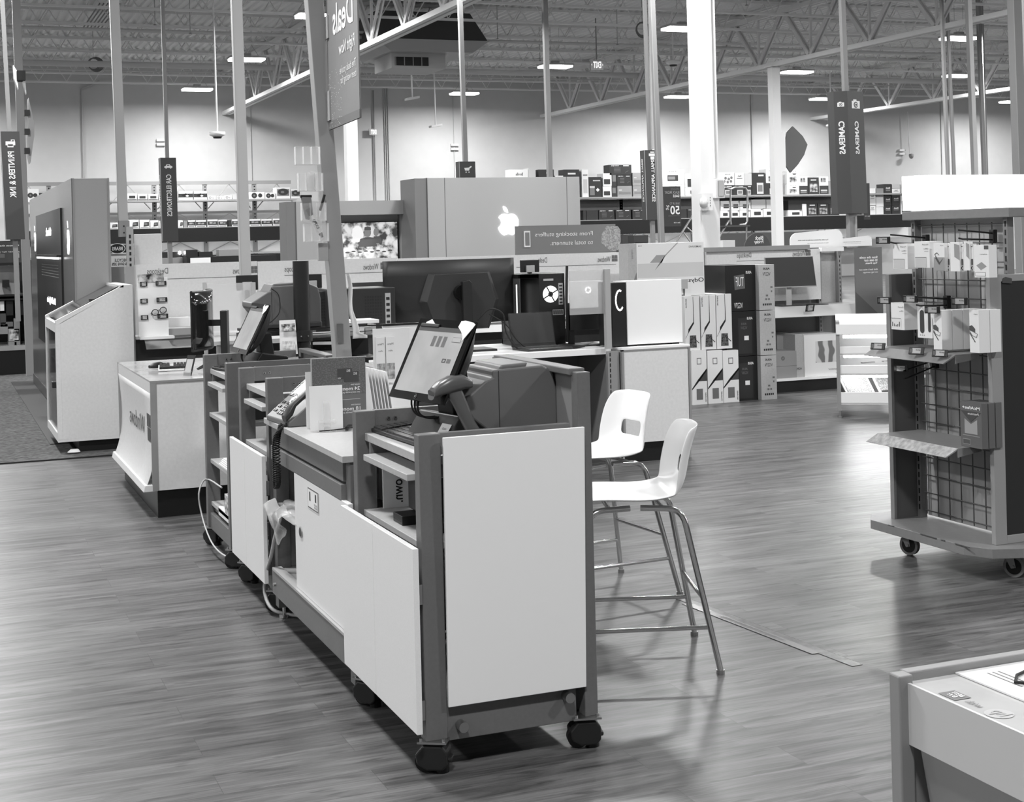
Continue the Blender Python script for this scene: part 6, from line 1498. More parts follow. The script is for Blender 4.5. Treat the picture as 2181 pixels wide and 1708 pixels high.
# ---- right display row
t = thing('display_row', 'white display row with a monitor on its shelf, right of the stacked monitor cartons', 'display fixture', (7.30, 12.6, 0))
base = Vector((7.30, 12.6, 0)); X1 = 8.95 - 7.30
part('kick_panel', MB().m(KICK).box(0.02, X1, 0.0, 0.04, 0, 0.115), t)
part('base_shelf', MB().m(WHITE2).box(0, X1, -0.02, 0.5, 0.115, 0.14), t)
part('back_panel', MB().m(mat('row_inner', 0.50, 0.5)).box(0, X1, 0.5, 0.53, 0.14, 0.84), t)
part('upper_back', MB().m(PALE).box(0, X1, 0.5, 0.53, 0.84, 1.43), t)
part('shelf', MB().m(MGREY).box(0, X1, 0.12, 0.5, 0.83, 0.855), t)
part('shelf_lip', MB().m(LGREY).prism([(0, 0.12, 0.855), (0, 0.03, 0.75), (0, 0.035, 0.745), (0, 0.13, 0.845)], (X1 + 0.02, 0, 0)), t)
x_ = onY(1748, 600, 13.0).x - 7.30
hp_ = part('header_panel', MB().m(PANELW).box(0.02, x_, 0.40, 0.43, 0.90, 1.43), t)
hdr(hp_, base, [('Desktops', 1569, 1600, 545, 0.066, None), ('Windows', 1688, 1715, 540, 0.055, 1721)], 12.998, 1569, 1640, 555)
part('header_rail', MB().m(MGREY).box(-0.02, x_ - 0.15, 0.36, 0.40, 1.43, 1.475), t); part('header_rail', MB().m(WHITE2).box(x_, X1, 0.36, 0.42, 1.40, 1.44), t)
for xx_ in (0.0, x_ + 0.02, X1): 
    b = MB().m(MGREY).box(xx_ - 0.02, xx_ + 0.02, 0.44, 0.5, 0.14, 1.43).m(INK)
    for k in range(26): b.box(xx_ - 0.006, xx_ + 0.002, 0.438, 0.44, 0.2 + 0.045*k, 0.225 + 0.045*k)
    part('slotted_post', b, t)
t = thing('flat_monitor', 'flat monitor with a thin pale frame on the right display row', 'monitor', (0, 0, 0))
a, c, zb, zt = rect(1630, 1733, 547, 612, 12.8)
b = MB().m(LGREY).prism([(a, 12.8, zt), (c - 0.02, 12.78, zt), (c + 0.02, 12.78, zb), (a + 0.02, 12.8, zb)], (0, 0.02, 0)); b.m(mat('monitor_face', 0.27, 0.25)).prism([(a + 0.004, 12.799, zt - 0.004), (c - 0.024, 12.777, zt - 0.004), (c + 0.012, 12.777, zb + 0.01), (a + 0.022, 12.799, zb + 0.012)], (0, 0.002, 0)); part('screen', b, t)
part('stand', MB().m(LGREY).box((a + c)/2 - 0.03, (a + c)/2 + 0.03, 12.82, 12.83, 0.86, zb + 0.05), t); part('foot', MB().m(BLACK).box((a+c)/2 - 0.14, (a+c)/2 + 0.42, 12.74, 12.95, 0.855, 0.862), t)
p = onY(1722, 655, 12.62); price_tag(p + Vector((0, -0.02, -0.04)), 0, 'price tag clipped on the sloping lip of the right display row', 0.10, 0.08, 0.3, None)
HPC = mat('cardboard_grey', 0.58, 0.6)
fsolo('carton', 'grey cardboard carton with a round maker mark, under the right display row shelf', 'carton', 1652, 1697, 748, 802, 12.62, 0.4, HPC, lambda b, w, h: (oval(b, (w*0.35, 0, h*0.74), FX, FZ, 0.022, 0.022, INKG), write(b, 'hp', (w*0.35, 0, h*0.74), FX, FZ, 0.03, 0.024, HPC, 0.0, 'c', 0.002), patch(b, (w*0.5, 0, h*0.45), FX, FZ, w, 0.003, INKG)), z0=0.14)
fsolo('monitor_carton', 'pale monitor carton with a swirling picture on the bottom of the right display row', 'carton', 1713, 1790, 712, 799, 12.62, 0.4, CW, lambda b, w, h: (patch(b, (w*0.62, 0, h*0.58), FX, FZ, w*0.62, h*0.52, stuff_print('swirl_print', 0.45, 0.82, 3, kind='wave'), 0.001), write(b, 'Monitor', (w*0.8, 0, h*0.15), FX, FZ, h*0.05, w*0.3, INKG)), z0=0.14)
fsolo('monitor_carton', 'pale monitor carton turned endwise, left of the carton with the swirling picture', 'carton', 1694, 1712, 712, 799, 12.63, 0.4, PALE, lambda b, w, h: write(b, 'HDMI', (w*0.4, 0, h*0.2), FX, FZ, h*0.05, w*0.6, INK), z0=0.14)
fsolo('carton', 'shaded carton pushed to the back under the right display row', 'carton', 1655, 1690, 712, 748, 12.85, 0.2, HPC, z0=0.14)
# scan sign
t = thing('hanging_sign', 'tall grey sign about scanning for top deals, right of the monitor', 'sign', (0, 0, 0))
a, c, zb, zt = rect(1822, 1880, 527, 690, 12.5); zb = 0.66
S6 = mat('scan_grey', 0.40, 0.5); S7 = mat('scan_grey_dark', 0.31, 0.5)
b = MB().m(S6).box(a, c, 12.5, 12.512, zb, zt); w = c - a; h = zt - zb; O = Vector((a, 12.5, zb))
poly(b, O, FX, FZ, [(0, h*0.42), (0, 0), (w, 0), (w, h*0.05)][::-1], S7, 0.0008)
for s, v_, k_ in (('Scan the code', 0.87, 0.66), ('to see our', 0.83, 0.5), ('Top Deals.', 0.79, 0.46)): write(b, s, O + FX*w*0.83 + FZ*h*v_, FX, FZ, h*0.03, w*k_, INKW, 0.02, 'l')
for s, v_, k_ in (("And don't miss out", 0.71, 0.68), ('on big savings.', 0.67, 0.55)): write(b, s, O + FX*w*0.83 + FZ*h*v_, FX, FZ, h*0.025, w*k_, INKW, 0.0, 'l')
write(b, 'Top', O + FX*w*0.8 + FZ*h*0.03, FX, FZ, h*0.05, w*0.42, INKW, 0.03, 'l')
part('board', b, t)
# toppers
t = thing('topper_sign', 'long grey topper sign about stocking stuffers standing on the desktop row', 'sign', (0, 0, 0))
a, c, zb, zt = rect(1098, 1325, 479, 541, 13.05); zb = 1.456
S8 = mat('topper_grey', 0.50, 0.5)
b = MB().m(S8).box(a, c - 0.07, 13.05, 13.07, zb, zt); w = c - a; h = zt - zb; O = Vector((a, 13.05, zb))
write(b, 'From stocking stuffers', O + FX*w*0.72 + FZ*h*0.67, FX, FZ, h*0.19, w*0.54, INKW, 0.0, 'l'); write(b, 'to total stunners.', O + FX*w*0.72 + FZ*h*0.38, FX, FZ, h*0.15, w*0.40, INKW, 0.0, 'l')
poly(b, O + FX*w*0.885 + FZ*h*0.48, FX, FZ, [(-w*0.03, h*0.46), (w*0.075, h*0.44), (w*0.10, h*0.3), (w*0.10, -h*0.1), (w*0.075, -h*0.42), (-0.0, -h*0.44), (-w*0.085, -h*0.15), (-w*0.085, h*0.15)][::-1], stuff_print('ornament', 0.5, 0.72, 70), 0.002)
part('board', b, t)
b = MB().m(PAPER).box(a + w*0.075, a + w*0.13, 13.035, 13.05, zb + h*0.26, zb + h*0.82); patch(b, (a + w*0.1025, 13.035, zb + h*0.54), FX, FZ, w*0.04, h*0.46, S8, 0.001); part('card_holder', b, t)
t = thing('round_sign', 'round dark Black Friday sign standing on the right display row', 'sign', (0, 0, 0))
q = onY(1614, 530, 13.05); r = 0.155
b = MB().m(SIGNG).cyl((q.x, 13.06, 1.475 - 0.02 + 0.0), (0,1,0), r, 0.012, 32)
write(b, 'Black', (q.x + 0.07, 13.054, 1.475 + 0.085), FX, FZ, 0.04, 0.10, INKW, 0.02, 'l'); write(b, 'Friday', (q.x + 0.07, 13.054, 1.475 + 0.04), FX, FZ, 0.045, 0.11, INKW, 0.02, 'l')
part('disc', b, t)
for (x0, x1, y0, y1, lab, Y) in ((1683, 1795, 489, 526, 'white round-cornered topper sign, left one of the pair on the right display row', 13.1), (1772, 1857, 503, 527, 'white round-cornered topper sign half hidden behind the cameras sign pole', 13.4)):
    a, c, zb, zt = rect(x0, x1, y0, y1, Y); zb = 1.44; w = c - a; h = zt - zb; r = h*0.45
    P = [(0, 0), (w, 0)] + [(w - r + r*math.cos(k*math.pi/12), h - r + r*math.sin(k*math.pi/12)) for k in range(7)] + [(r - r*math.sin(k*math.pi/12), h - 0.03 - r + r*math.cos(k*math.pi/12)) for k in range(7)]
    b = MB().m(WHITE2).prism([(a + u, Y, zb + v) for u, v in P], (0, 0.012, 0))
    write(b, "Try mobile self-checkout and skip the line in store.", (a + w*0.72, Y, zb + h*0.42), FX, FZ, h*0.09, w*0.58, INK, 0.01, 'l'); write(b, 'Scan to download the store app', (a + w*0.72, Y, zb + h*0.25), FX, FZ, h*0.06, w*0.4, INKG, 0.0, 'l')
    solo('topper_sign', b, lab, 'sign')
t = thing('recycle_sign', 'white recycle and save notice with a dark oval badge, left of the desktop row', 'sign', (0, 0, 0))
a, c, zb, zt = rect(232, 277, 545, 605, 14.2); w = c - a; h = zt - zb; O = Vector((a, 14.2, zb))
part('stand', MB().m(MGREY).box(a, c, 14.21, 14.24, 0, zt + 0.02), t)
b = MB().m(PAPER).box(a + 0.02, c - 0.01, 14.195, 14.21, zb + h*0.35, zt); write(b, 'RECYCLE\n& SAVE 20%', (a + w*0.5, 14.195, zb + h*0.78), FX, FZ, h*0.24, w*0.72, INK, 0.02); part('notice', b, t)
b = MB().m(INK).box(a + 0.02, c - 0.02, 14.2, 14.215, zt + 0.03, zt + 0.10); oval(b, (a + w*0.42, 14.2, zt + 0.07), FX, FZ, 0.075, 0.05, PAPER, 0.002); oval(b, (a + w*0.42, 14.2, zt + 0.07), FX, FZ, 0.068, 0.044, INK, 0.003); write(b, 'BEARS', (a + w*0.42, 14.2, zt + 0.07), FX, FZ, 0.035, 0.10, INKW, 0.02, 'c', 0.004); part('badge', b, t)
fsolo('framed_notice', 'clear framed grey notice sideways behind the white cabinet', 'sign', 236, 276, 568, 600, 13.6, 0.01, mat('notice_grey', 0.55), lambda b, w, h: write(b, 'GENERALS/FAQS', (w*0.5, 0, h*0.4), FX, FZ, h*0.35, w*0.6, INKW), z0=0.1)
fsolo('white_board', 'blank white board standing up behind the left end of the desktop row', 'board', 286, 345, 498, 568, 13.2, 0.02, PANELW, z0=0.0)

# ---- lit phone and keyboard stand
t = thing('lit_shelf_stand', 'white stand with three glowing shelves of small devices, behind the wheeled display', 'shelf stand', (7.24, 10.63, 0), math.radians(-34))
W, D = 0.95, 0.55
for x, y in ((0, 0),): part('side_frame', MB().m(MGREY).box(0.0, 0.03, 0.0, D, 0.06, 0.83), t, 0.002)
part('side_frame', MB().m(MGREY).box(W - 0.03, W, 0.0, D, 0.06, 0.83), t)
part('back_panel', MB().m(mat('stand_back', 0.6, 0.5)).box(0.03, W - 0.03, D - 0.04, D - 0.02, 0.1, 0.83), t)
part('foot', MB().m(STEEL).cyl((0.02, 0.03, 0.03), (0,0,1), 0.008, 0.06, 8).cyl((0.02, 0.03, 0.006), (0,0,1), 0.022, 0.012, 12), t)
part('foot', MB().m(MATB).cyl((0.5, 0.1, 0.03), (0,0,1), 0.04, 0.05, 12), t); part('foot', MB().m(STEEL).cyl((0.93, 0.03, 0.03), (0,0,1), 0.02, 0.06, 8), t)
def trap(z0, z1, d0): return MB().m(WHITE2).prism([(0.03, d0, z0), (W - 0.03, d0, z0), (W - 0.03, d0, z1), (0.03, d0, z1)], (0, 0.02, 0)).box(0.03, W - 0.03, d0, D - 0.04, z0 - 0.004, z0 + 0.01)
TUBE = mat('shelf_tube_glow', 1.0, 0.5, emit=25.0)
for k, (z0, z1, d0) in enumerate(((0.12, 0.22, 0.0), (0.37, 0.45, 0.02), (0.54, 0.61, 0.05))):
    part('shelf', trap(z0, z1, d0), t)
for z in (0.34, 0.515, 0.685): part('tube_light', MB().m(TUBE).tube([(0.06, 0.22, z), (W - 0.06, 0.22, z)], 0.014, 10), t)
part('hood', MB().m(WHITE2).prism([(0.0, -0.01, 0.72), (W, -0.01, 0.72), (W, -0.01, 0.80), (0.0, -0.01, 0.80)], (0, 0.02, 0)).prism([(0.0, -0.01, 0.80), (W, -0.01, 0.80), (W, D, 0.86), (0.0, D, 0.86)], (0, 0, 0.006)), t)
for k, x in enumerate((0.18, 0.52)):
    o = thing('tablet_keyboard', 'folding keyboard case tilted on the lowest glowing shelf, %s of two' % ('left' if k == 0 else 'right'), 'keyboard', (7.225 + x, 10.70, 0.19))
    T = Matrix.Rotation(-math.radians(40), 4, 'X')
    part('case', MB(T).m(WHITE2).box(-0.02, 0.27, 0, 0.01, 0, 0.24), o); part('keys', MB(T).m(stuff_print('key_field', 0.42, 0.62, 90, kind='voronoi')).box(0.0, 0.25, -0.004, 0, 0.0, 0.22), o)
    part('latch', MB(T).m(BLACK).box(0.0, 0.1, -0.02, -0.002, -0.01, 0.0), o)
for k, x in enumerate((0.30, 0.52)): solo('small_handset', MB().m(DGREY).box(0, 0.13, 0, 0.03, 0, 0.012), 'slim dark device on the middle glowing shelf, %s of two' % ('left' if k == 0 else 'right'), 'device', None, (7.225 + x, 10.655, 0.452))

# ---- glowing header box at the right and its fixture
t = thing('glowing_header', 'big blank glowing white light box above the fixture at the right edge', 'light box', (0, 0, 0))
p0 = onY(1957, 378, 11.0); p1 = onY(1957, 452, 11.0)
b = MB().m(mat('header_glow', 1.0, 0.5, emit=3.0)).box(p0.x, p0.x + 2.6, 11.0, 11.25, p1.z + 0.02, p0.z + 0.02)
part('light_face', b, t)
part('support', MB().m(LGREY).box(p0.x + 0.5, p0.x + 0.56, 11.1, 11.16, 0, p1.z + 0.02), t); part('support', MB().m(LGREY).box(p0.x + 2.0, p0.x + 2.06, 11.1, 11.16, 0, p1.z + 0.02), t)
# ================================================================== FIXTURES FARTHER BACK
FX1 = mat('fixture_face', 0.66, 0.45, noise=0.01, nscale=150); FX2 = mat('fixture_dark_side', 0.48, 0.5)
t = thing('logo_wall', 'wide grey fixture wall with a glowing fruit logo in the middle of the store', 'display wall', (0, 0, 0))
a, c, zb, zt = rect(912, 1236, 379, 540, 17.0); zt = 2.385
part('body', MB().m(FX1).box(a, c, 17.0, 17.6, 0, zt), t, 0.002)
a0 = onY(890, 400, 17.55).x
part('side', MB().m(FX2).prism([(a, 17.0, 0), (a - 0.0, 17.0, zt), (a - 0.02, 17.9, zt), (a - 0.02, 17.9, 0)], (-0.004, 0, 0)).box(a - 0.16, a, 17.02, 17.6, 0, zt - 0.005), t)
b = MB().m(INKG)
for px in (948, 1208): x = onY(px, 440, 17.0).x; b.box(x - 0.004, x + 0.004, 16.998, 17.0, 0.1, zt)
part('panel_joint', b, t)
q = onY(1082, 472, 17.0); b = MB(); apple_logo(b, (q.x, 16.995, q.z), FX, FZ, 0.30, mat('logo_glow2', 1.0, 0.5, emit=9.0)); b.cur = b.mats.index(MATS['logo_glow2']); part('glowing_logo', b, t)
t = thing('screen_wall', 'grey fixture wall framing a lit television, left of the glowing logo', 'display wall', (0, 0, 0))
a, c, zb, zt = rect(632, 889, 430, 560, 17.5); zt = 2.13
i0, i1 = onY(714, 500, 17.5).x, onY(866, 500, 17.5).x; zi = onY(790, 457, 17.5).z
b = MB().m(FX1).box(a, i0, 17.5, 17.9, 0, zt).box(i1, c, 17.5, 17.9, 0, zt).box(i0, i1, 17.5, 17.9, zi, zt).box(i0, i1, 17.62, 17.9, 0, 1.2); part('frame', b, t)
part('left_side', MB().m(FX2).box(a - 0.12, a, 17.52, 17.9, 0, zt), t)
part('recess', MB().m(mat('recess_grey', 0.8, 0.5)).box(i0, i1, 17.86, 17.9, 1.2, zi), t)
b = MB().m(INKG); x = onY(868, 440, 17.5).x; b.box(x - 0.003, x + 0.003, 17.498, 17.5, zi, zt); part('panel_joint', b, t)
t = thing('television', 'television showing a bright washed-out picture of people in the grey fixture wall', 'television', (0, 0, 0))
a, c, zb, zt = rect(700, 846, 474, 556, 17.8)
part('bezel', MB().m(BLACK).box(a - 0.01, c + 0.01, 17.8, 17.85, zb - 0.3, zt + 0.01), t)
TVM = stuff_print('tv_picture', 0.30, 0.95, 11, emit=0.55, detail=5, lo_t=0.38, hi_t=0.56)
b = MB().m(TVM).box(a, c, 17.79, 17.8, zb - 0.3, zt)
T1 = mat('tv_dark', 0.38, 0.5, emit=0.05); T2 = mat('tv_mid', 0.62, 0.5, emit=0.12); T3 = mat('tv_light', 0.85, 0.5, emit=0.7)
q = onY(783, 495, 17.79)
oval(b, (q.x, 17.79, q.z), FX, FZ, 0.045, 0.06, T2, 0.002); poly(b, (q.x, 17.79, q.z + 0.03), FX, FZ, [(-0.045, 0), (0.045, 0), (0.04, 0.035), (0, 0.045), (-0.04, 0.035)], T1, 0.003)
poly(b, (q.x, 17.79, q.z - 0.06), FX, FZ, [(-0.13, -0.12), (0.12, -0.12), (0.09, -0.01), (0.03, 0.0), (-0.03, 0.0), (-0.10, -0.02)], T1, 0.003)
oval(b, (q.x + 0.11, 17.79, q.z - 0.0), FX, FZ, 0.035, 0.05, T2, 0.002); poly(b, (q.x + 0.12, 17.79, q.z - 0.06), FX, FZ, [(-0.06, -0.08), (0.07, -0.08), (0.04, 0.01), (-0.04, 0.01)], T1, 0.002)
oval(b, (q.x - 0.13, 17.79, q.z - 0.02), FX, FZ, 0.075, 0.10, T3, 0.002)
for k in range(9): oval(b, (q.x - 0.35 + 0.08*k, 17.79, q.z - 0.235 - 0.012*(k % 2)), FX, FZ, 0.03, 0.01, T1, 0.002, 10)
part('picture', b, t)

# left aisle shelving
t = thing('aisle_shelving', 'dark shelving bay crowded with small goods at the far left edge', 'shelving', (0, 0, 0))
part('base', MB().m(KICK).box(-0.9, 1.19, 20.0, 20.9, 0, 0.32), t); part('base_shelf', MB().m(LGREY).box(-0.9, 1.2, 19.98, 20.9, 0.32, 0.38), t)
part('back', MB().m(mat('aisle_back', 0.20, 0.6)).box(-0.9, 1.2, 20.85, 20.9, 0.38, 1.75), t)
part('side_post', MB().m(MGREY).box(1.155, 1.215, 19.98, 20.04, 0.3, 1.75), t); part('side_panel', MB().m(mat('aisle_side', 0.27, 0.5)).box(1.18, 1.2, 20.04, 20.85, 0.38, 1.7), t)
for z in (0.97, 1.02): part('shelf', MB().m(MATB).box(-0.9, 1.16, 20.05, 20.85, z, z + 0.02), t)
part('header', MB().m(SIGNG).box(-0.9, 1.18, 20.02, 20.05, 1.46, 1.73), t)
b = MB(); write(b, 'Choose the right', (1.08, 20.02, 1.68), FX, FZ, 0.03, 0.35, INKW, 0.02, 'l'); write(b, 'printer for you', (1.08, 20.02, 1.60), FX, FZ, 0.025, 0.3, INKW, 0.0, 'l'); patch(b, (1.05, 20.02, 1.55), FX, FZ, 0.06, 0.06, LGREY, 0.002); patch(b, (0.85, 20.02, 1.55), FX, FZ, 0.1, 0.05, INKG, 0.002); part('header_lettering', b, t)
part('light_panel', MB().m(mat('aisle_light', 0.75, 0.4)).box(0.72, 1.1, 20.4, 20.42, 1.02, 1.42), t)
for k, (x0, x1, yt, yb, g, lab) in enumerate(((0, 18, 741, 769, LGREY, 'pale carton on the bottom shelf at the left edge'), (-12, 17, 690, 712, MGREY, 'grey carton low at the left edge'), (0, 13, 668, 690, DGREY, 'dark printed carton at the left edge'),
    (18, 42, 700, 727, LGREY, 'carton with a splashy picture in the dark bay'), (0, 28, 686, 696, INKG, 'long flat grey carton at the left edge'), (30, 43, 678, 748, MGREY, 'upright grey carton with a bright edge'), (13, 28, 640, 672, BLACK, 'black packet hanging in the dark bay, left one'), (36, 50, 640, 671, BLACK, 'black packet hanging in the dark bay, right one'), (0, 9, 641, 662, PAPER, 'white card at the very left edge of the bay'),
    (18, 36, 728, 755, MGREY, 'dark-lidded box under the splashy carton'), (6, 20, 596, 612, MATB, 'black kettle-like machine on the upper shelf of the dark bay'))):
    def dr(b, w, h, k=k):
        if k == 3: patch(b, (w*0.5, 0, h*0.5), FX, FZ, w*0.8, h*0.8, stuff_print('splash', 0.1, 0.95, 14), 0.002)
        elif k in (0, 4): patch(b, (w*0.3, 0, h*0.5), FX, FZ, w*0.2, h*0.3, INK, 0.002)
    fsolo('carton', lab, 'carton', x0, x1, yt, yb, 20.12, 0.25, g, dr)

# ---------------- back wall shelving with goods
def shelving(name, lab, px0, px1, Y, levels, z_top, band, ups, back=None):
    o = thing(name, lab, 'shelving', (0, 0, 0))
    x0, x1 = onY(px0, 430, Y).x, onY(px1, 430, Y).x
    for z in levels: part('shelf', MB().m(LGREY).box(x0, x1, Y, Y + 0.75, z - 0.05, z), o)
    if band: part('black_fascia', MB().m(MATB).box(x0, x1, Y - 0.05, Y, band[0], band[1]), o)
    for px in ups:
        x = onY(px, 430, Y + 0.8).x; b = MB().m(MGREY).box(x - 0.06, x + 0.06, Y + 0.7, Y + 0.78, 0, z_top).m(INK)
        for k in range(20): b.box(x - 0.02, x + 0.02, Y + 0.695, Y + 0.70, z_top - 0.1 - 0.09*k, z_top - 0.06 - 0.09*k)
        part('upright', b, o)
    return o, x0, x1
SY = 42.0
o, x0, x1 = shelving('wall_shelving', 'long back wall shelving of car audio goods, at the upper left', 20, 632, SY, (2.94 + 0.0, 2.15), 3.5, (1.73, 2.13), (104, 328, 436, 541))
part('top_rail', MB().m(MGREY).box(x0, x1, SY + 0.68, SY + 0.76, 3.40, 3.50), o)
part('mid_rail', MB().m(MGREY).box(x0, x1, SY + 0.68, SY + 0.74, 2.55, 2.62), o)
part('low_shelf', MB().m(LGREY).box(x0, x1, SY - 0.1, SY + 0.6, 1.36, 1.40), o)
part('low_cabinet', MB().m(MATB).box(x0, x1, SY - 0.1, SY + 0.55, 0.0, 1.34), o)
xs = [onY(px, 430, SY + 0.7).x for px in (20, 104, 216, 328, 436, 541, 640)]
for i in range(len(xs) - 1):
    m_ = (xs[i] + xs[i+1])/2
    for (za, zc) in ((3.40, 2.70), (2.55, 2.2), (1.72, 1.42)):
        part('brace', MB().m(LGREY).bar((m_, SY + 0.72, za), (xs[i] + 0.1, SY + 0.72, zc), 0.02, 0.05, up=(0,1,0)), o); part('brace', MB().m(LGREY).bar((m_, SY + 0.72, za), (xs[i+1] - 0.1, SY + 0.72, zc), 0.02, 0.05, up=(0,1,0)), o)
SLM = mat('hidden_strip_glow', 1.0, 0.5, emit=9.0)  # unseen strips behind the fascias, put in to light the white back panels
part('back_panel', MB().m(WHITE2).box(x0, x1, SY + 0.76, SY + 0.78, 1.34, 1.75), o)
part('hidden_strip_light', MB().m(SLM).box(x0, x1, SY + 0.05, SY + 0.11, 1.74, 1.76), o)
BW, BD, BG, BP = mat('box_white', 0.92, 0.5), mat('box_dark', 0.20, 0.45), mat('box_grey', 0.56, 0.5), mat('box_pale', 0.78, 0.5)
PIC = stuff_print('box_photo', 0.12, 0.75, 9); DKG = mat('print_dark', 0.22, 0.5); MDG = mat('print_mid', 0.48, 0.5)
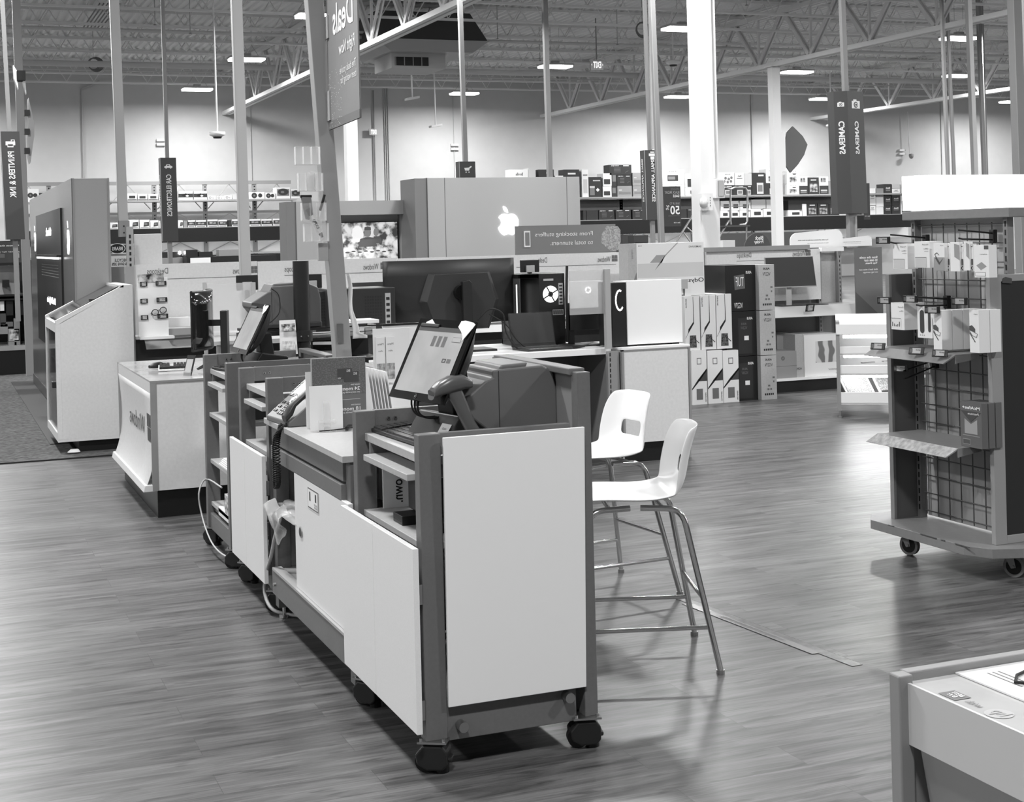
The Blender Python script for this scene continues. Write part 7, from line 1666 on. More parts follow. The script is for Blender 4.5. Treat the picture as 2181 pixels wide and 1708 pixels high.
def draw_box(kind):
    def f(b, w, h):
        if kind == 'radio': patch(b, (w*0.5, 0, h*0.5), FX, FZ, w*0.62, h*0.36, DKG, 0.004); patch(b, (w*0.5, 0, h*0.12), FX, FZ, w*0.9, h*0.1, DKG, 0.004)
        elif kind == 'speakers':
            oval(b, (w*0.32, 0, h*0.5), FX, FZ, min(w*0.22, h*0.4), min(w*0.22, h*0.4), DKG, 0.004, 16); oval(b, (w*0.7, 0, h*0.5), FX, FZ, min(w*0.17, h*0.3), min(w*0.17, h*0.3), DKG, 0.004, 16)
            oval(b, (w*0.32, 0, h*0.5), FX, FZ, min(w*0.08, h*0.14), min(w*0.08, h*0.14), MDG, 0.007, 12)
        elif kind == 'rings':
            oval(b, (w*0.3, 0, h*0.5), FX, FZ, h*0.3, h*0.3, DKG, 0.004, 16); oval(b, (w*0.3, 0, h*0.5), FX, FZ, h*0.18, h*0.18, BW, 0.006, 16); oval(b, (w*0.65, 0, h*0.42), FX, FZ, h*0.17, h*0.15, DKG, 0.004, 14); oval(b, (w*0.65, 0, h*0.42), FX, FZ, h*0.09, h*0.08, BW, 0.006, 14)
        elif kind == 'woofer':
            patch(b, (w*0.5, 0, h*0.55), FX, FZ, w*0.85, h*0.6, MDG, 0.003); oval(b, (w*0.5, 0, h*0.6), FX, FZ, w*0.38, h*0.3, DKG, 0.005, 20); oval(b, (w*0.45, 0, h*0.58), FX, FZ, w*0.13, h*0.1, MDG, 0.007, 14)
        elif kind == 'band': patch(b, (w*0.5, 0, h*0.5), FX, FZ, w, h*0.42, DKG, 0.004); poly(b, (w*0.5, 0, h*0.5), FX, FZ, [(-w*0.3, 0), (0, -h*0.2), (w*0.3, 0.05*h), (0, h*0.25)], MATB, 0.006); poly(b, (w*0.6, 0, h*0.45), FX, FZ, [(-w*0.12, 0), (0, -h*0.14), (w*0.12, 0.0), (0, h*0.14)], BW, 0.008)
        elif kind == 'dash': patch(b, (w*0.5, 0, h*0.52), FX, FZ, w*0.96, h*0.5, DKG, 0.004); patch(b, (w*0.5, 0, h*0.55), FX, FZ, w*0.6, h*0.25, PIC, 0.006); patch(b, (w*0.5, 0, h*0.12), FX, FZ, w*0.8, h*0.07, DKG, 0.004)
        elif kind == 'player': poly(b, (w*0.5, 0, h*0.48), FX, FZ, [(-w*0.12, -h*0.28), (w*0.42, -h*0.2), (w*0.42, h*0.26), (-w*0.05, h*0.22)], DKG, 0.004); patch(b, (w*0.62, 0, h*0.5), FX, FZ, w*0.3, h*0.2, MDG, 0.006); patch(b, (w*0.5, 0, h*0.1), FX, FZ, w*0.8, h*0.05, MDG, 0.004)
        elif kind == 'darktext':
            for k in range(4): patch(b, (w*0.35, 0, h*(0.3 + 0.13*k)), FX, FZ, w*0.3, h*0.035, MDG, 0.004)
            patch(b, (w*0.75, 0, h*0.9), FX, FZ, w*0.25, h*0.06, INKW, 0.004); b.m(MDG).bar((w*0.7, -0.004, h*0.25), (w*0.85, -0.004, h*0.4), 0.004, 0.02, up=(0,1,0)); write(b, 'ninja', (w*0.25, 0, h*0.9), FX, FZ, h*0.1, w*0.35, INKW, 0.02)
        elif kind == 'oven': patch(b, (w*0.5, 0, h*0.42), FX, FZ, w*0.68, h*0.6, BP, 0.003); patch(b, (w*0.5, 0, h*0.44), FX, FZ, w*0.46, h*0.38, DKG, 0.005); patch(b, (w*0.45, 0, h*0.44), FX, FZ, w*0.3, h*0.2, MDG, 0.007); write(b, 'Breville', (w*0.5, 0, h*0.87), FX, FZ, h*0.09, w*0.3, INK, 0.01)
        elif kind == 'oven2': patch(b, (w*0.5, 0, h*0.33), FX, FZ, w*0.8, h*0.6, DKG, 0.003); patch(b, (w*0.58, 0, h*0.36), FX, FZ, w*0.5, h*0.3, MDG, 0.005); write(b, 'Breville', (w*0.5, 0, h*0.84), FX, FZ, h*0.1, w*0.4, INK, 0.01)
        elif kind == 'plates':
            for k, (u, v) in enumerate(((.35,.55),(.58,.48),(.78,.58),(.25,.3),(.5,.25),(.74,.3))): oval(b, (w*u, 0, h*v), FX, FZ, w*0.09, w*0.09, MDG, 0.004, 12)
            write(b, 'Breville', (w*0.5, 0, h*0.85), FX, FZ, h*0.08, w*0.4, INK, 0.01)
        elif kind == 'mixer': patch(b, (w*0.5, 0, h*0.3), FX, FZ, w*0.6, h*0.4, PIC, 0.004); poly(b, (w*0.6, 0, h*0.68), FX, FZ, [(-w*0.18, h*0.05), (-w*0.1, -h*0.05), (w*0.1, -h*0.05), (w*0.18, h*0.05)], DKG, 0.004); write(b, 'Breville', (w*0.5, 0, h*0.88), FX, FZ, h*0.08, w*0.5, INK, 0.01)
        elif kind == 'halfdark': patch(b, (w*0.5, 0, h*0.24), FX, FZ, w, h*0.48, DKG, 0.003); patch(b, (w*0.45, 0, h*0.8), FX, FZ, w*0.6, h*0.25, PIC, 0.004); patch(b, (w*0.5, 0, h*0.22), FX, FZ, w*0.7, h*0.04, BW, 0.005); patch(b, (w*0.5, 0, h*0.12), FX, FZ, w*0.7, h*0.08, MDG, 0.005)
        elif kind == 'darkpic': patch(b, (w*0.5, 0, h*0.38), FX, FZ, w*0.7, h*0.5, PIC, 0.004); patch(b, (w*0.5, 0, h*0.85), FX, FZ, w*0.5, h*0.06, INKW, 0.004)
        elif kind == 'darkmachine': patch(b, (w*0.62, 0, h*0.3), FX, FZ, w*0.5, h*0.5, BP, 0.004); patch(b, (w*0.62, 0, h*0.3), FX, FZ, w*0.35, h*0.3, MDG, 0.006); patch(b, (w*0.7, 0, h*0.88), FX, FZ, w*0.4, h*0.07, INKW, 0.004)
        elif kind == 'micro': patch(b, (w*0.55, 0, h*0.42), FX, FZ, w*0.55, h*0.42, DKG, 0.004); patch(b, (w*0.9, 0, h*0.9), FX, FZ, w*0.14, h*0.14, MDG, 0.004)
        elif kind == 'jar': patch(b, (w*0.28, 0, h*0.32), FX, FZ, w*0.36, h*0.45, MDG, 0.004); patch(b, (w*0.28, 0, h*0.5), FX, FZ, w*0.38, h*0.1, BP, 0.006); poly(b, (w*0.7, 0, h*0.36), FX, FZ, [(-w*0.14, 0), (0, -h*0.1), (w*0.14, 0), (0, h*0.1)], BW, 0.004); patch(b, (w*0.62, 0, h*0.82), FX, FZ, w*0.55, h*0.05, BP, 0.004)
        elif kind == 'whiteside': patch(b, (w*0.3, 0, h*0.35), FX, FZ, w*0.45, h*0.4, DKG, 0.004); patch(b, (w*0.82, 0, h*0.5), FX, FZ, w*0.36, h, DKG, 0.003); patch(b, (w*0.82, 0, h*0.6), FX, FZ, w*0.25, h*0.5, MDG, 0.005)
        elif kind == 'label': patch(b, (w*0.2, 0, h*0.62), FX, FZ, w*0.2, h*0.05, BW, 0.004); patch(b, (w*0.5, 0, h*0.35), FX, FZ, w*0.8, h*0.2, MDG, 0.003)
        elif kind == 'tall': patch(b, (w*0.5, 0, h*0.8), FX, FZ, w*0.7, h*0.04, MDG, 0.004); patch(b, (w*0.5, 0, h*0.4), FX, FZ, w*0.6, h*0.5, BP, 0.003)
        elif kind == 'darklogo': write(b, 'Shark', (w*0.5, 0, h*0.68), FX, FZ, h*0.16, w*0.6, INKW, 0.03); patch(b, (w*0.5, 0, h*0.48), FX, FZ, w*0.6, h*0.12, MDG, 0.004)
        elif kind == 'whitelogo': write(b, 'Shark', (w*0.5, 0, h*0.75), FX, FZ, h*0.14, w*0.4, INK, 0.02); patch(b, (w*0.5, 0, h*0.55), FX, FZ, w*0.6, h*0.05, MDG, 0.004)
    return f
DESC = {'radio': ('white car radio box', BW), 'speakers': ('white box with two dark speakers', BW), 'rings': ('small white box with ringed tweeters', BW), 'woofer': ('white box with a large oval speaker', BW), 'band': ('white amplifier box with a dark band', BW),
    'dash': ('white box with a dark dashboard picture', BW), 'player': ('white box with a slanted player picture', BW), 'darktext': ('black box with pale text', BD), 'oven': ('white box with a toaster oven', BW), 'oven2': ('white box picturing a dark oven', BW),
    'plates': ('white box picturing round dishes', BW), 'mixer': ('white box picturing a kitchen mixer', BW), 'halfdark': ('box white above and black below', BW), 'darkpic': ('black box with a busy picture', BD), 'darkmachine': ('dark box picturing a coffee machine', BD),
    'micro': ('white box picturing a microwave', BW), 'jar': ('dark box picturing a pale jar', BD), 'whiteside': ('black-sided white box', BW), 'label': ('plain grey appliance box', BG), 'tall': ('tall pale box', BW), 'darklogo': ('dark box with a white name', BD), 'whitelogo': ('white box with a dark name', BW), 'grey': ('plain grey box', BG), 'pale': ('plain pale box', BP), 'dark': ('plain dark box', BD), 'white': ('plain white box', BW)}
cnt = {}
def goods(where, Y, bottom, items, grp):
    """items: (px0, px1, ytop, ybottom or None, kind)"""
    n = {}
    for (p0, p1, yt, yb, kd) in items: n[kd] = n.get(kd, 0) + 1
    seen = {}
    for (p0, p1, yt, yb, kd) in items:
        ds, m_ = DESC[kd]; seen[kd] = seen.get(kd, 0) + 1
        lab = ds + ', ' + where + ('' if n[kd] == 1 else ', ' + ORD[seen[kd]-1] + ' from left')
        xm = (p0 + p1)/2
        xa = onY(p0, yt + 8, Y).x; xc = onY(p1, yt + 8, Y).x; zt = onY(xm, yt, Y).z; z0 = bottom if yb is None else onY(xm, yb, Y).z
        b = MB().m(m_).box(0.005, xc - xa - 0.005, 0, 0.45, 0, zt - z0); draw_box(kd)(b, xc - xa, zt - z0)
        solo('product_box', b, lab, 'product box', grp, (xa, Y, z0))
goods('on the top left shelf', 42.12, 2.94, [(56, 83, 402, None, 'speakers'), (83, 97, 411, None, 'dark'), (271, 292, 412, None, 'radio'), (293, 314, 413, None, 'radio'), (316, 337, 413, None, 'radio'), (338, 347, 413, None, 'white'), (380, 411, 407, None, 'band'), (412.5, 441, 407, None, 'band'),
    (442, 460, 417, None, 'rings'), (461, 478, 418, None, 'rings'), (479, 494, 416, None, 'rings'), (495, 509, 413, None, 'pale'), (531, 564, 409, None, 'speakers'), (564.5, 587, 410, None, 'speakers'), (588, 618, 399, None, 'woofer'), (619, 641, 403, None, 'woofer')], 'car audio boxes on the top shelf')
goods('on the second left shelf', 42.12, 2.15, [(230, 252, 474, None, 'player'), (253, 272, 470, None, 'white'), (273, 296, 468, None, 'player'), (297, 319, 468, None, 'player'), (320, 338, 469, None, 'player'), (339, 348, 470, None, 'white'), (379, 390, 469, None, 'player'), (391, 399, 470, None, 'grey'), (400, 416, 469, None, 'dash'), (417, 439, 469, None, 'dash'),
    (442, 464, 467.5, None, 'dash'), (465, 484, 468, None, 'dash'), (487, 493, 469, None, 'dark'), (494, 512, 467, None, 'dash'), (531, 555, 466.5, None, 'dash'), (557, 579, 466.5, None, 'dash'), (582, 603, 465.5, None, 'dash'), (604, 621, 466, None, 'dash')], 'car audio boxes on the second shelf')
# appliances
o, x0, x1 = shelving('wall_shelving', 'back wall shelving stacked with small appliance boxes, right of the glowing logo', 1085, 1962, SY, (2.86, 2.13), 2.8, (1.66, 2.11), (1320, 1472, 1600, 1770))
part('back_panel', MB().m(mat('shelf_back', 0.50, 0.6)).box(x0, x1, SY + 0.7, SY + 0.74, 2.13, 2.8), o)
part('low_shelf', MB().m(LGREY).box(x0, x1, SY, SY + 0.6, 1.28, 1.32), o)
part('white_back', MB().m(WHITE2).box(x0, x1, SY + 0.76, SY + 0.78, 1.30, 1.68), o)
part('hidden_strip_light', MB().m(SLM).box(x0, x1, SY + 0.05, SY + 0.11, 1.66, 1.68), o)
for k in range(7):
    xa = x0 + 1.35 + k*1.75
    part('brace', MB().m(LGREY).bar((xa, SY + 0.5, 1.64), (xa + 0.8, SY + 0.5, 1.34), 0.02, 0.05, up=(0,1,0)), o); part('brace', MB().m(LGREY).bar((xa + 1.5, SY + 0.5, 1.64), (xa + 0.8, SY + 0.5, 1.34), 0.02, 0.05, up=(0,1,0)), o)
zs = 2.86
goods('above the grey logo wall', 42.12, zs, [(1087, 1125, 361, None, 'oven2'), (1125, 1141, 358, None, 'pale'), (1147, 1180, 361, None, 'darkmachine'), (1182, 1200, 374, None, 'oven'), (1201, 1234, 361, None, 'darkpic')], 'boxes behind the logo wall')
goods('top shelf left of the appliances sign', 42.12, zs, [(1239, 1253, 361, None, 'tall'), (1253, 1281, 377, None, 'jar'), (1284, 1313, 397, None, 'whiteside'), (1284, 1313, 369, 396.5, 'whiteside'), (1315, 1346, 396, None, 'label'), (1314, 1345, 373, 395.5, 'darktext'), (1298, 1345, 351, 372.5, 'darktext'), (1348, 1376, 396, None, 'label'), (1347, 1375, 368, 395.5, 'label')], 'appliance boxes on the top shelf')
goods('top shelf left of the thick column', 42.12, zs, [(1408, 1458, 394, None, 'oven'), (1408, 1457, 361, 393.5, 'oven'), (1460, 1498, 399, None, 'oven'), (1460, 1498, 370, 398.5, 'oven2')], 'appliance boxes on the top shelf')
goods('between the columns, top shelf', 42.12, zs, [(1534, 1561, 395, None, 'darkmachine'), (1561, 1585, 395, None, 'darkmachine'), (1535, 1564, 367, 394.5, 'plates'), (1565, 1585, 368, 394.5, 'whitelogo'), (1585, 1601, 395, None, 'darkmachine'), (1585, 1601, 369, 394.5, 'pale'), (1601, 1629, 368, None, 'darkmachine'), (1629, 1656, 390, None, 'darkmachine'), (1631, 1656, 360, 389.5, 'mixer')], 'appliance boxes on the top shelf')
goods('right of the thin column, top shelf', 42.12, zs, [(1676, 1702, 392, None, 'mixer'), (1676, 1702, 361, 391.5, 'mixer'), (1702, 1720, 376, None, 'halfdark'), (1721, 1744, 378, None, 'darkpic'), (1745, 1764, 376, None, 'halfdark'), (1764, 1784, 385, None, 'grey')], 'appliance boxes on the top shelf')
zl = 2.13
goods('left of the sale banner, lower shelf', 42.12, zl, [(1242, 1248.5, 448, None, 'dark'), (1249, 1274, 448, None, 'dark'), (1275, 1309, 447, None, 'darktext'), (1311, 1344, 446.5, None, 'darktext'), (1347, 1378, 446, None, 'darktext')], 'appliance boxes on the lower shelf')
goods('just left of the thick column, lower shelf', 42.12, zl, [(1448, 1463, 446, None, 'dark'), (1464, 1498, 445, None, 'darktext')], 'appliance boxes on the lower shelf')
goods('between the columns, lower shelf', 42.12, zl, [(1535, 1553, 448, None, 'micro'), (1535, 1556, 428, 447.5, 'micro'), (1554, 1575, 448, None, 'micro'), (1556.5, 1575.5, 428, 447.5, 'micro'), (1575.5, 1598, 448, None, 'micro'), (1576, 1599, 428, 447.5, 'micro'), (1599, 1625, 444.5, None, 'micro'), (1600, 1631, 425, 444, 'pale'), (1626, 1652, 444.5, None, 'micro'), (1632, 1651, 425, 444, 'pale')], 'microwave boxes on the lower shelf')
goods('right of the thin column, lower shelf', 42.12, zl, [(1679, 1708, 447.5, None, 'micro'), (1679, 1707, 427, 447, 'dark'), (1708.5, 1718, 434, None, 'white'), (1719, 1741, 433, None, 'darkpic'), (1742, 1765, 433, None, 'darkpic'), (1766, 1787, 434, None, 'darkpic'), (1788, 1814, 456, None, 'pale')], 'appliance boxes on the lower shelf')
goods('right of the cameras sign', 42.12, 2.13, [(1851, 1865, 438, None, 'whitelogo'), (1851, 1865, 412, 437, 'whitelogo'), (1851, 1865, 401, 411.5, 'white'), (1866, 1882, 441, None, 'white'), (1866, 1882, 420, 440.5, 'white'), (1866, 1882, 401, 419.5, 'grey'), (1883, 1899, 438.5, None, 'darklogo'), (1883, 1899, 418, 438, 'darklogo'), (1883, 1899, 392, 417.5, 'darklogo'),
    (1900, 1917, 437, None, 'darklogo'), (1900, 1917, 416.5, 436.5, 'darklogo'), (1900, 1917, 401.5, 416, 'whitelogo'), (1900, 1917, 392, 401, 'pale'), (1918, 1941, 412, None, 'oven2'), (1918, 1938, 393, 411.5, 'pale'), (1942, 1962, 400, None, 'white')], 'appliance boxes right of the cameras sign')
# cabinets and radios seen over the desktop row (left)
fsolo('display_counter', 'grey demonstration counter behind the desktop row, near the car electronics sign', 'counter', 345, 397, 549, 600, 30, 1.0, MGREY, z0=0)
t = thing('display_counter', 'black demonstration counter with a white drawer front behind the desktop row', 'counter', (0, 0, 0))
a, c, zb, zt = rect(398, 590, 545, 600, 29.5); part('body', MB().m(MATB).box(a, c, 29.5, 30.3, 0, zt), t); d0, d1, z0_, z1_ = rect(405, 448, 549, 560, 29.5); part('drawer_front', MB().m(WHITE2).box(d0, d1, 29.47, 29.5, z0_, z1_), t)
fsolo('radio_set', 'dark boxy car radio on the black demonstration counter, the left one', 'radio', 396, 421, 532, 545, 29.8, 0.3, BLACK, z0=zt)
fsolo('radio_set', 'flat black player on the black demonstration counter, beside the boxy radio', 'radio', 424, 453, 536, 545, 29.8, 0.3, BLACK, z0=zt)
fsolo('radio_set', 'long grey receiver on the black demonstration counter', 'radio', 466, 512, 531, 545, 29.8, 0.3, MGREY, z0=zt)
t = thing('spot_lamp', 'small bright lamp with a dark body on the grey demonstration counter', 'lamp', onY(372, 549, 30.2)); part('body', MB().m(BLACK).box(-0.25, 0.15, 0, 0.3, 0, 0.12), t); part('bulb', MB().m(mat('bulb_glow', 1, 0.5, emit=20)).lathe([(0, 0.04), (0.03, 0.02), (0.03, -0.02), (0, -0.04)], 10, (0.1, -0.03, 0.10)), t)
# screens over the row at the right
fsolo('dark_display', 'dark square screen display behind the large white carton', 'screen', 1350, 1381, 501, 540, 30, 0.3, mat('dark_disp', 0.22), lambda b, w, h: patch(b, (w/2, 0, h/2), FX, FZ, w*0.8, h*0.8, MATB, 0.004), z0=0)
fsolo('dark_display', 'dark grey display block right of the stocking stuffers sign', 'screen', 1326, 1349, 499, 548, 31, 0.3, mat('dark_disp2', 0.24), z0=0)
fsolo('appliance_display', 'long dark appliance display behind the round Black Friday sign', 'display', 1536, 1790, 494, 560, 32, 0.6, mat('dark_disp3', 0.33), z0=0)
fsolo('white_crate', 'white carton beside the column behind the right display row', 'carton', 1540, 1566, 512, 545, 20, 0.4, PAPER, z0=0)
t = thing('pallet_ladder', 'tubular rolling ladder leaning behind the thick column', 'ladder', (0, 0, 0))
LY_ = 24.0
def LP_(px, py): return onY(px, py, LY_)
b = MB().m(STEEL)
part('rail', MB().m(STEEL).tube([LP_(1500, 425), LP_(1480, 452), LP_(1440, 515), LP_(1418, 560), Vector((LP_(1418, 560).x, LY_, 0))], 0.022, 8), t)
part('rail', MB().m(STEEL).tube([LP_(1553, 470), LP_(1538, 494), LP_(1500, 560), Vector((LP_(1500, 560).x, LY_, 0))], 0.022, 8), t)
part('guard', MB().m(STEEL).tube([LP_(1537, 402), LP_(1545, 399), LP_(1556, 403), LP_(1556, 470), LP_(1557, 478)], 0.02, 8), t)
part('guard', MB().m(STEEL).tube([LP_(1557, 403), LP_(1565, 399), LP_(1588, 400), LP_(1592, 408), LP_(1592, 470), LP_(1588, 478), LP_(1575, 479)], 0.02, 8), t)
part('platform', MB().m(DGREY).box(LP_(1537, 480).x, LP_(1592, 480).x, LY_ - 0.1, LY_ + 0.4, LP_(1560, 483).z, LP_(1560, 480).z), t)
part('crossbar', MB().m(STEEL).tube([LP_(1537, 439), LP_(1592, 439)], 0.012, 6).tube([LP_(1590, 480), LP_(1590, 560), Vector((LP_(1590, 560).x, LY_, 0))], 0.015, 6), t)
part('cross_brace', MB().m(STEEL).tube([LP_(1462, 483), LP_(1494, 512)], 0.012, 6).tube([LP_(1455, 494), LP_(1470, 515)], 0.012, 6), t)
# ================================================================== POLES, HANGING SIGNS, ROUND SIGNS
POLEM = mat('pole_grey', 0.56, 0.4); POLEL = mat('pole_light', 0.70, 0.35)
def pole_pts(px0, py0, px1, py1, Y, zend):
    a = onY(px0, py0, Y); c = onY(px1, py1, Y); d = (a - c); top = c + d*((zend - c.z)/d.z); return c, top
def power_pole(lab, px0, py0, px1, py1, Y, w, zend=6.95, m=POLEM, to_floor=False, foot=None):
    c, top = pole_pts(px0, py0, px1, py1, Y, zend)
    if to_floor: c = Vector((c.x, Y, 0)) if False else c + (c - top)*(c.z/(top.z - c.z))
    t = thing('power_pole', lab, 'pole', c); b = MB().m(m)
    d = top - c; h = w/2
    b.hexa([(-h,-h,0),(h,-h,0),(h,h,0),(-h,h,0), d + Vector((-h,-h,0)), d + Vector((h,-h,0)), d + Vector((h,h,0)), d + Vector((-h,h,0))]); part('shaft', b, t)
    part('corner_edge', MB().m(LGREY).bar(Vector((-h, -h, 0)), d + Vector((-h, -h, 0)), 0.006), t)
    if foot: part('bracket', MB().m(POLEM).box(-h, h + 0.01, -h - 0.01, h, -foot, 0.0).m(INK).box(-0.006, 0.006, -h - 0.012, -h - 0.01, -foot*0.4, -foot*0.3).box(-0.006, 0.006, -h - 0.012, -h - 0.01, -foot*0.8, -foot*0.7), t)
    return t
power_pole('tall grey power pole ending on the slotted post, left of the car electronics sign', 243, 0, 262, 470, 13.0, 0.078, m=POLEL, foot=0.14)
b = MB().m(LGREY).box(-0.03, 0.03, -0.02, 0.02, 0, 1.80).m(INK)
for k in range(24): b.box(-0.008, 0.008, -0.022, -0.02, 0.55 + 0.05*k, 0.58 + 0.05*k)
solo('slotted_upright', b, 'grey slotted upright under the leftmost tall power pole', 'post', None, (onY(279, 560, 12.9).x, 12.95, 0))
power_pole('tall grey power pole reaching down behind the acrylic divider', 503, 0, 523, 600, 11.3, 0.078, m=POLEL, to_floor=True)
power_pole('thin grey power pole rising above the grey logo wall', 1163, 108, 1171, 378, 22, 0.08, to_floor=True)
power_pole('thin grey power pole beside the small appliances sign', 1393, 118, 1409, 515, 14.5, 0.055, to_floor=True)
power_pole('slim power pole left of the small appliances sign pole', 1386, 132, 1390, 318, 16, 0.03, m=POLEL)
power_pole('dark thin power pole at the right, left of a close twin', 2011, 160, 2019, 372, 22, 0.055, to_floor=True)
power_pole('dark thin power pole at the right, twin of the one to its left', 2024, 180, 2032, 372, 24, 0.055, to_floor=True)
power_pole('pale tall power pole between the cameras sign and the right edge', 2062, 0, 2076, 366, 18, 0.075, m=POLEL, to_floor=True)
power_pole('short-looking dark power pole just right of the pale tall one', 2090, 200, 2096, 364, 26, 0.075, to_floor=True)
power_pole('pair-mate dark power pole above the left end of the glowing header', 2097, 200, 2102, 364, 27, 0.04, to_floor=True)
power_pole('wide grey power pole over the glowing header at the right edge', 2160, 0, 2171, 330, 13.6, 0.115, to_floor=True)
power_pole('narrow grey pole at the very right edge of the photo', 2176, 30, 2180, 330, 15, 0.04, to_floor=True)
power_pole('dark pole rising behind the printers sign at the left edge', 34, 0, 57, 600, 19.7, 0.10, to_floor=True)

def camera_icon(b, o, u, v, s): 
    patch(b, o, u, v, s, s*0.62, INKW, 0.003); patch(b, Vector(o) + Vector(u)*(-s*0.1) + Vector(v)*s*0.36, u, v, s*0.4, s*0.14, INKW, 0.003); oval(b, o, u, v, s*0.25, s*0.25, SIGNG, 0.005, 18); oval(b, o, u, v, s*0.17, s*0.17, INKW, 0.007, 18); oval(b, o, u, v, s*0.1, s*0.1, SIGNG, 0.009, 14)
def printer_icon(b, o, u, v, s):
    patch(b, o, u, v, s, s*0.42, INKW, 0.003); patch(b, Vector(o) + Vector(v)*(-s*0.28), u, v, s*0.62, s*0.3, INKW, 0.003); patch(b, Vector(o) + Vector(v)*(-s*0.2), u, v, s*0.5, s*0.2, SIGNG, 0.005); patch(b, Vector(o) + Vector(v)*(s*0.3) + Vector(u)*s*0.25, u, v, s*0.4, s*0.22, INKW, 0.003); patch(b, Vector(o) + Vector(v)*(s*0.3) + Vector(u)*s*0.25, u, v, s*0.24, s*0.1, SIGNG, 0.005)
def car_icon(b, o, u, v, s):
    poly(b, o, u, v, [(-s*0.5, -s*0.16), (s*0.5, -s*0.16), (s*0.5, s*0.05), (s*0.28, s*0.1), (s*0.16, s*0.3), (-s*0.2, s*0.3), (-s*0.32, s*0.08), (-s*0.5, s*0.02)], INKW, 0.003); 
    for k in (-1, 1): oval(b, Vector(o) + Vector(u)*k*s*0.28 - Vector(v)*s*0.17, u, v, s*0.1, s*0.1, INKW, 0.004, 12)
    poly(b, o, u, v, [(-s*0.18, s*0.1), (s*0.15, s*0.1), (s*0.10, s*0.22), (-s*0.14, s*0.22)], SIGNG, 0.005)
def cart_icon(b, o, u, v, s):
    poly(b, o, u, v, [(-s*0.4, s*0.2), (s*0.3, s*0.25), (s*0.2, -s*0.12), (-s*0.3, -s*0.12)], INKW, 0.003); b.m(INKW).bar(Vector(o) + Vector(u)*s*0.28 + Vector(v)*s*0.22, Vector(o) + Vector(u)*s*0.5 + Vector(v)*s*0.38, 0.01, 0.02)
    for k in (-1, 1): oval(b, Vector(o) + Vector(u)*k*s*0.18 - Vector(v)*s*0.3, u, v, s*0.08, s*0.08, INKW, 0.003, 12)
def mixer_icon(b, o, u, v, s):
    patch(b, o, u, v, s*0.9, s*0.3, INKW, 0.003); patch(b, Vector(o) - Vector(v)*s*0.35, u, v, s*0.5, s*0.3, INKW, 0.003); patch(b, Vector(o) + Vector(v)*s*0.3, u, v, s*0.5, s*0.14, INKW, 0.003)
DOWN = Vector((0, 0, -1))
def box_sign(name, lab, corners, Y, text, icon, ztxt, htxt, dep=None, tilt=0.0, textH=0.07, two=False, zicon=None, pole=True, low=None, polew=0.04, poleY=None):
    """corners: px left, px right, y top, y bottom of the face"""
    p0, p1, yt, yb = corners
    a, c, zb, zt = rect(p0, p1, yt, yb, Y); w = c - a
    # the leaning axis as measured
    t = thing(name, lab, 'hanging sign', (0, 0, 0)); dep = dep or w*0.7
    sh = tilt*(zt - zb)
    b = MB().m(SIGNG).hexa([(a + sh, Y, zb), (c + sh, Y, zb), (c + sh, Y + dep, zb), (a + sh, Y + dep, zb), (a, Y, zt), (c, Y, zt), (c, Y + dep, zt), (a, Y + dep, zt)])
    h = zt - zb; m_ = (a + c)/2; V = Vector((sh, 0, zb - zt)).normalized()
    def at(f): return Vector((m_ + sh*f, Y, zt - h*f))
    write(b, text, at(ztxt), -V, Vector((-1, 0, 0)), textH, h*htxt, INKW, 0.02, 'c', 0.004)
    if icon: icon(b, at(zicon or 0.1), FX, FZ, w*0.5)
    # left side face lettering
    def atl(f): return Vector((a + sh*f, Y + dep/2, zt - h*f))
    write(b, text, atl(ztxt), -V, Vector((0, 1, 0)), textH*0.9, h*htxt, INKW, 0.02, 'c', 0.004)
    part('sign_box', b, t)
    b = MB().m(LGREY)
    for f0, f1 in ((0, 1),): b.bar((a, Y - 0.002, zt), (a + sh, Y - 0.002, zb), 0.006)
    part('edge', b, t)
    py_ = Y + dep/2
    if pole: part('pole', MB().m(POLEM).bar((m_, py_, zt), (m_ - sh*(6.9 - zt)/h, py_, 6.9), polew), t)
    if low is not None: part('lower_pole', MB().m(POLEM).bar((m_ + sh, py_, zb), (m_ + sh*1.3, py_, low), polew*1.2), t)
    return t
box_sign('department_sign', 'dark hanging sign lettered PRINTERS & INK at the left edge', (3, 44, 280, 510), 15.5, 'PRINTERS & INK', printer_icon, 0.40, 0.43, tilt=0.028, textH=0.062, zicon=0.11, low=0.9, dep=0.12)
box_sign('department_sign', 'dark hanging sign lettered CAR ELECTRONICS', (343, 377, 336, 514), 20.5, 'CAR ELECTRONICS', car_icon, 0.45, 0.50, tilt=0.006, textH=0.07, zicon=0.105, low=1.2, dep=0.16, polew=0.05)
box_sign('department_sign', 'short-looking dark hanging sign with a trolley icon, just above the grey logo wall', (979, 1013, 344, 430), 20.5, 'CHECKOUT', cart_icon, 0.62, 0.4, tilt=0.01, textH=0.05, zicon=0.2, dep=0.16, polew=0.065)
box_sign('department_sign', 'dark hanging sign lettered SMALL APPLIANCES', (1374, 1407, 320, 468), 16.0, 'SMALL APPLIANCES', mixer_icon, 0.43, 0.62, tilt=0.012, textH=0.045, zicon=0.065, dep=0.12, polew=0.04, low=1.4)
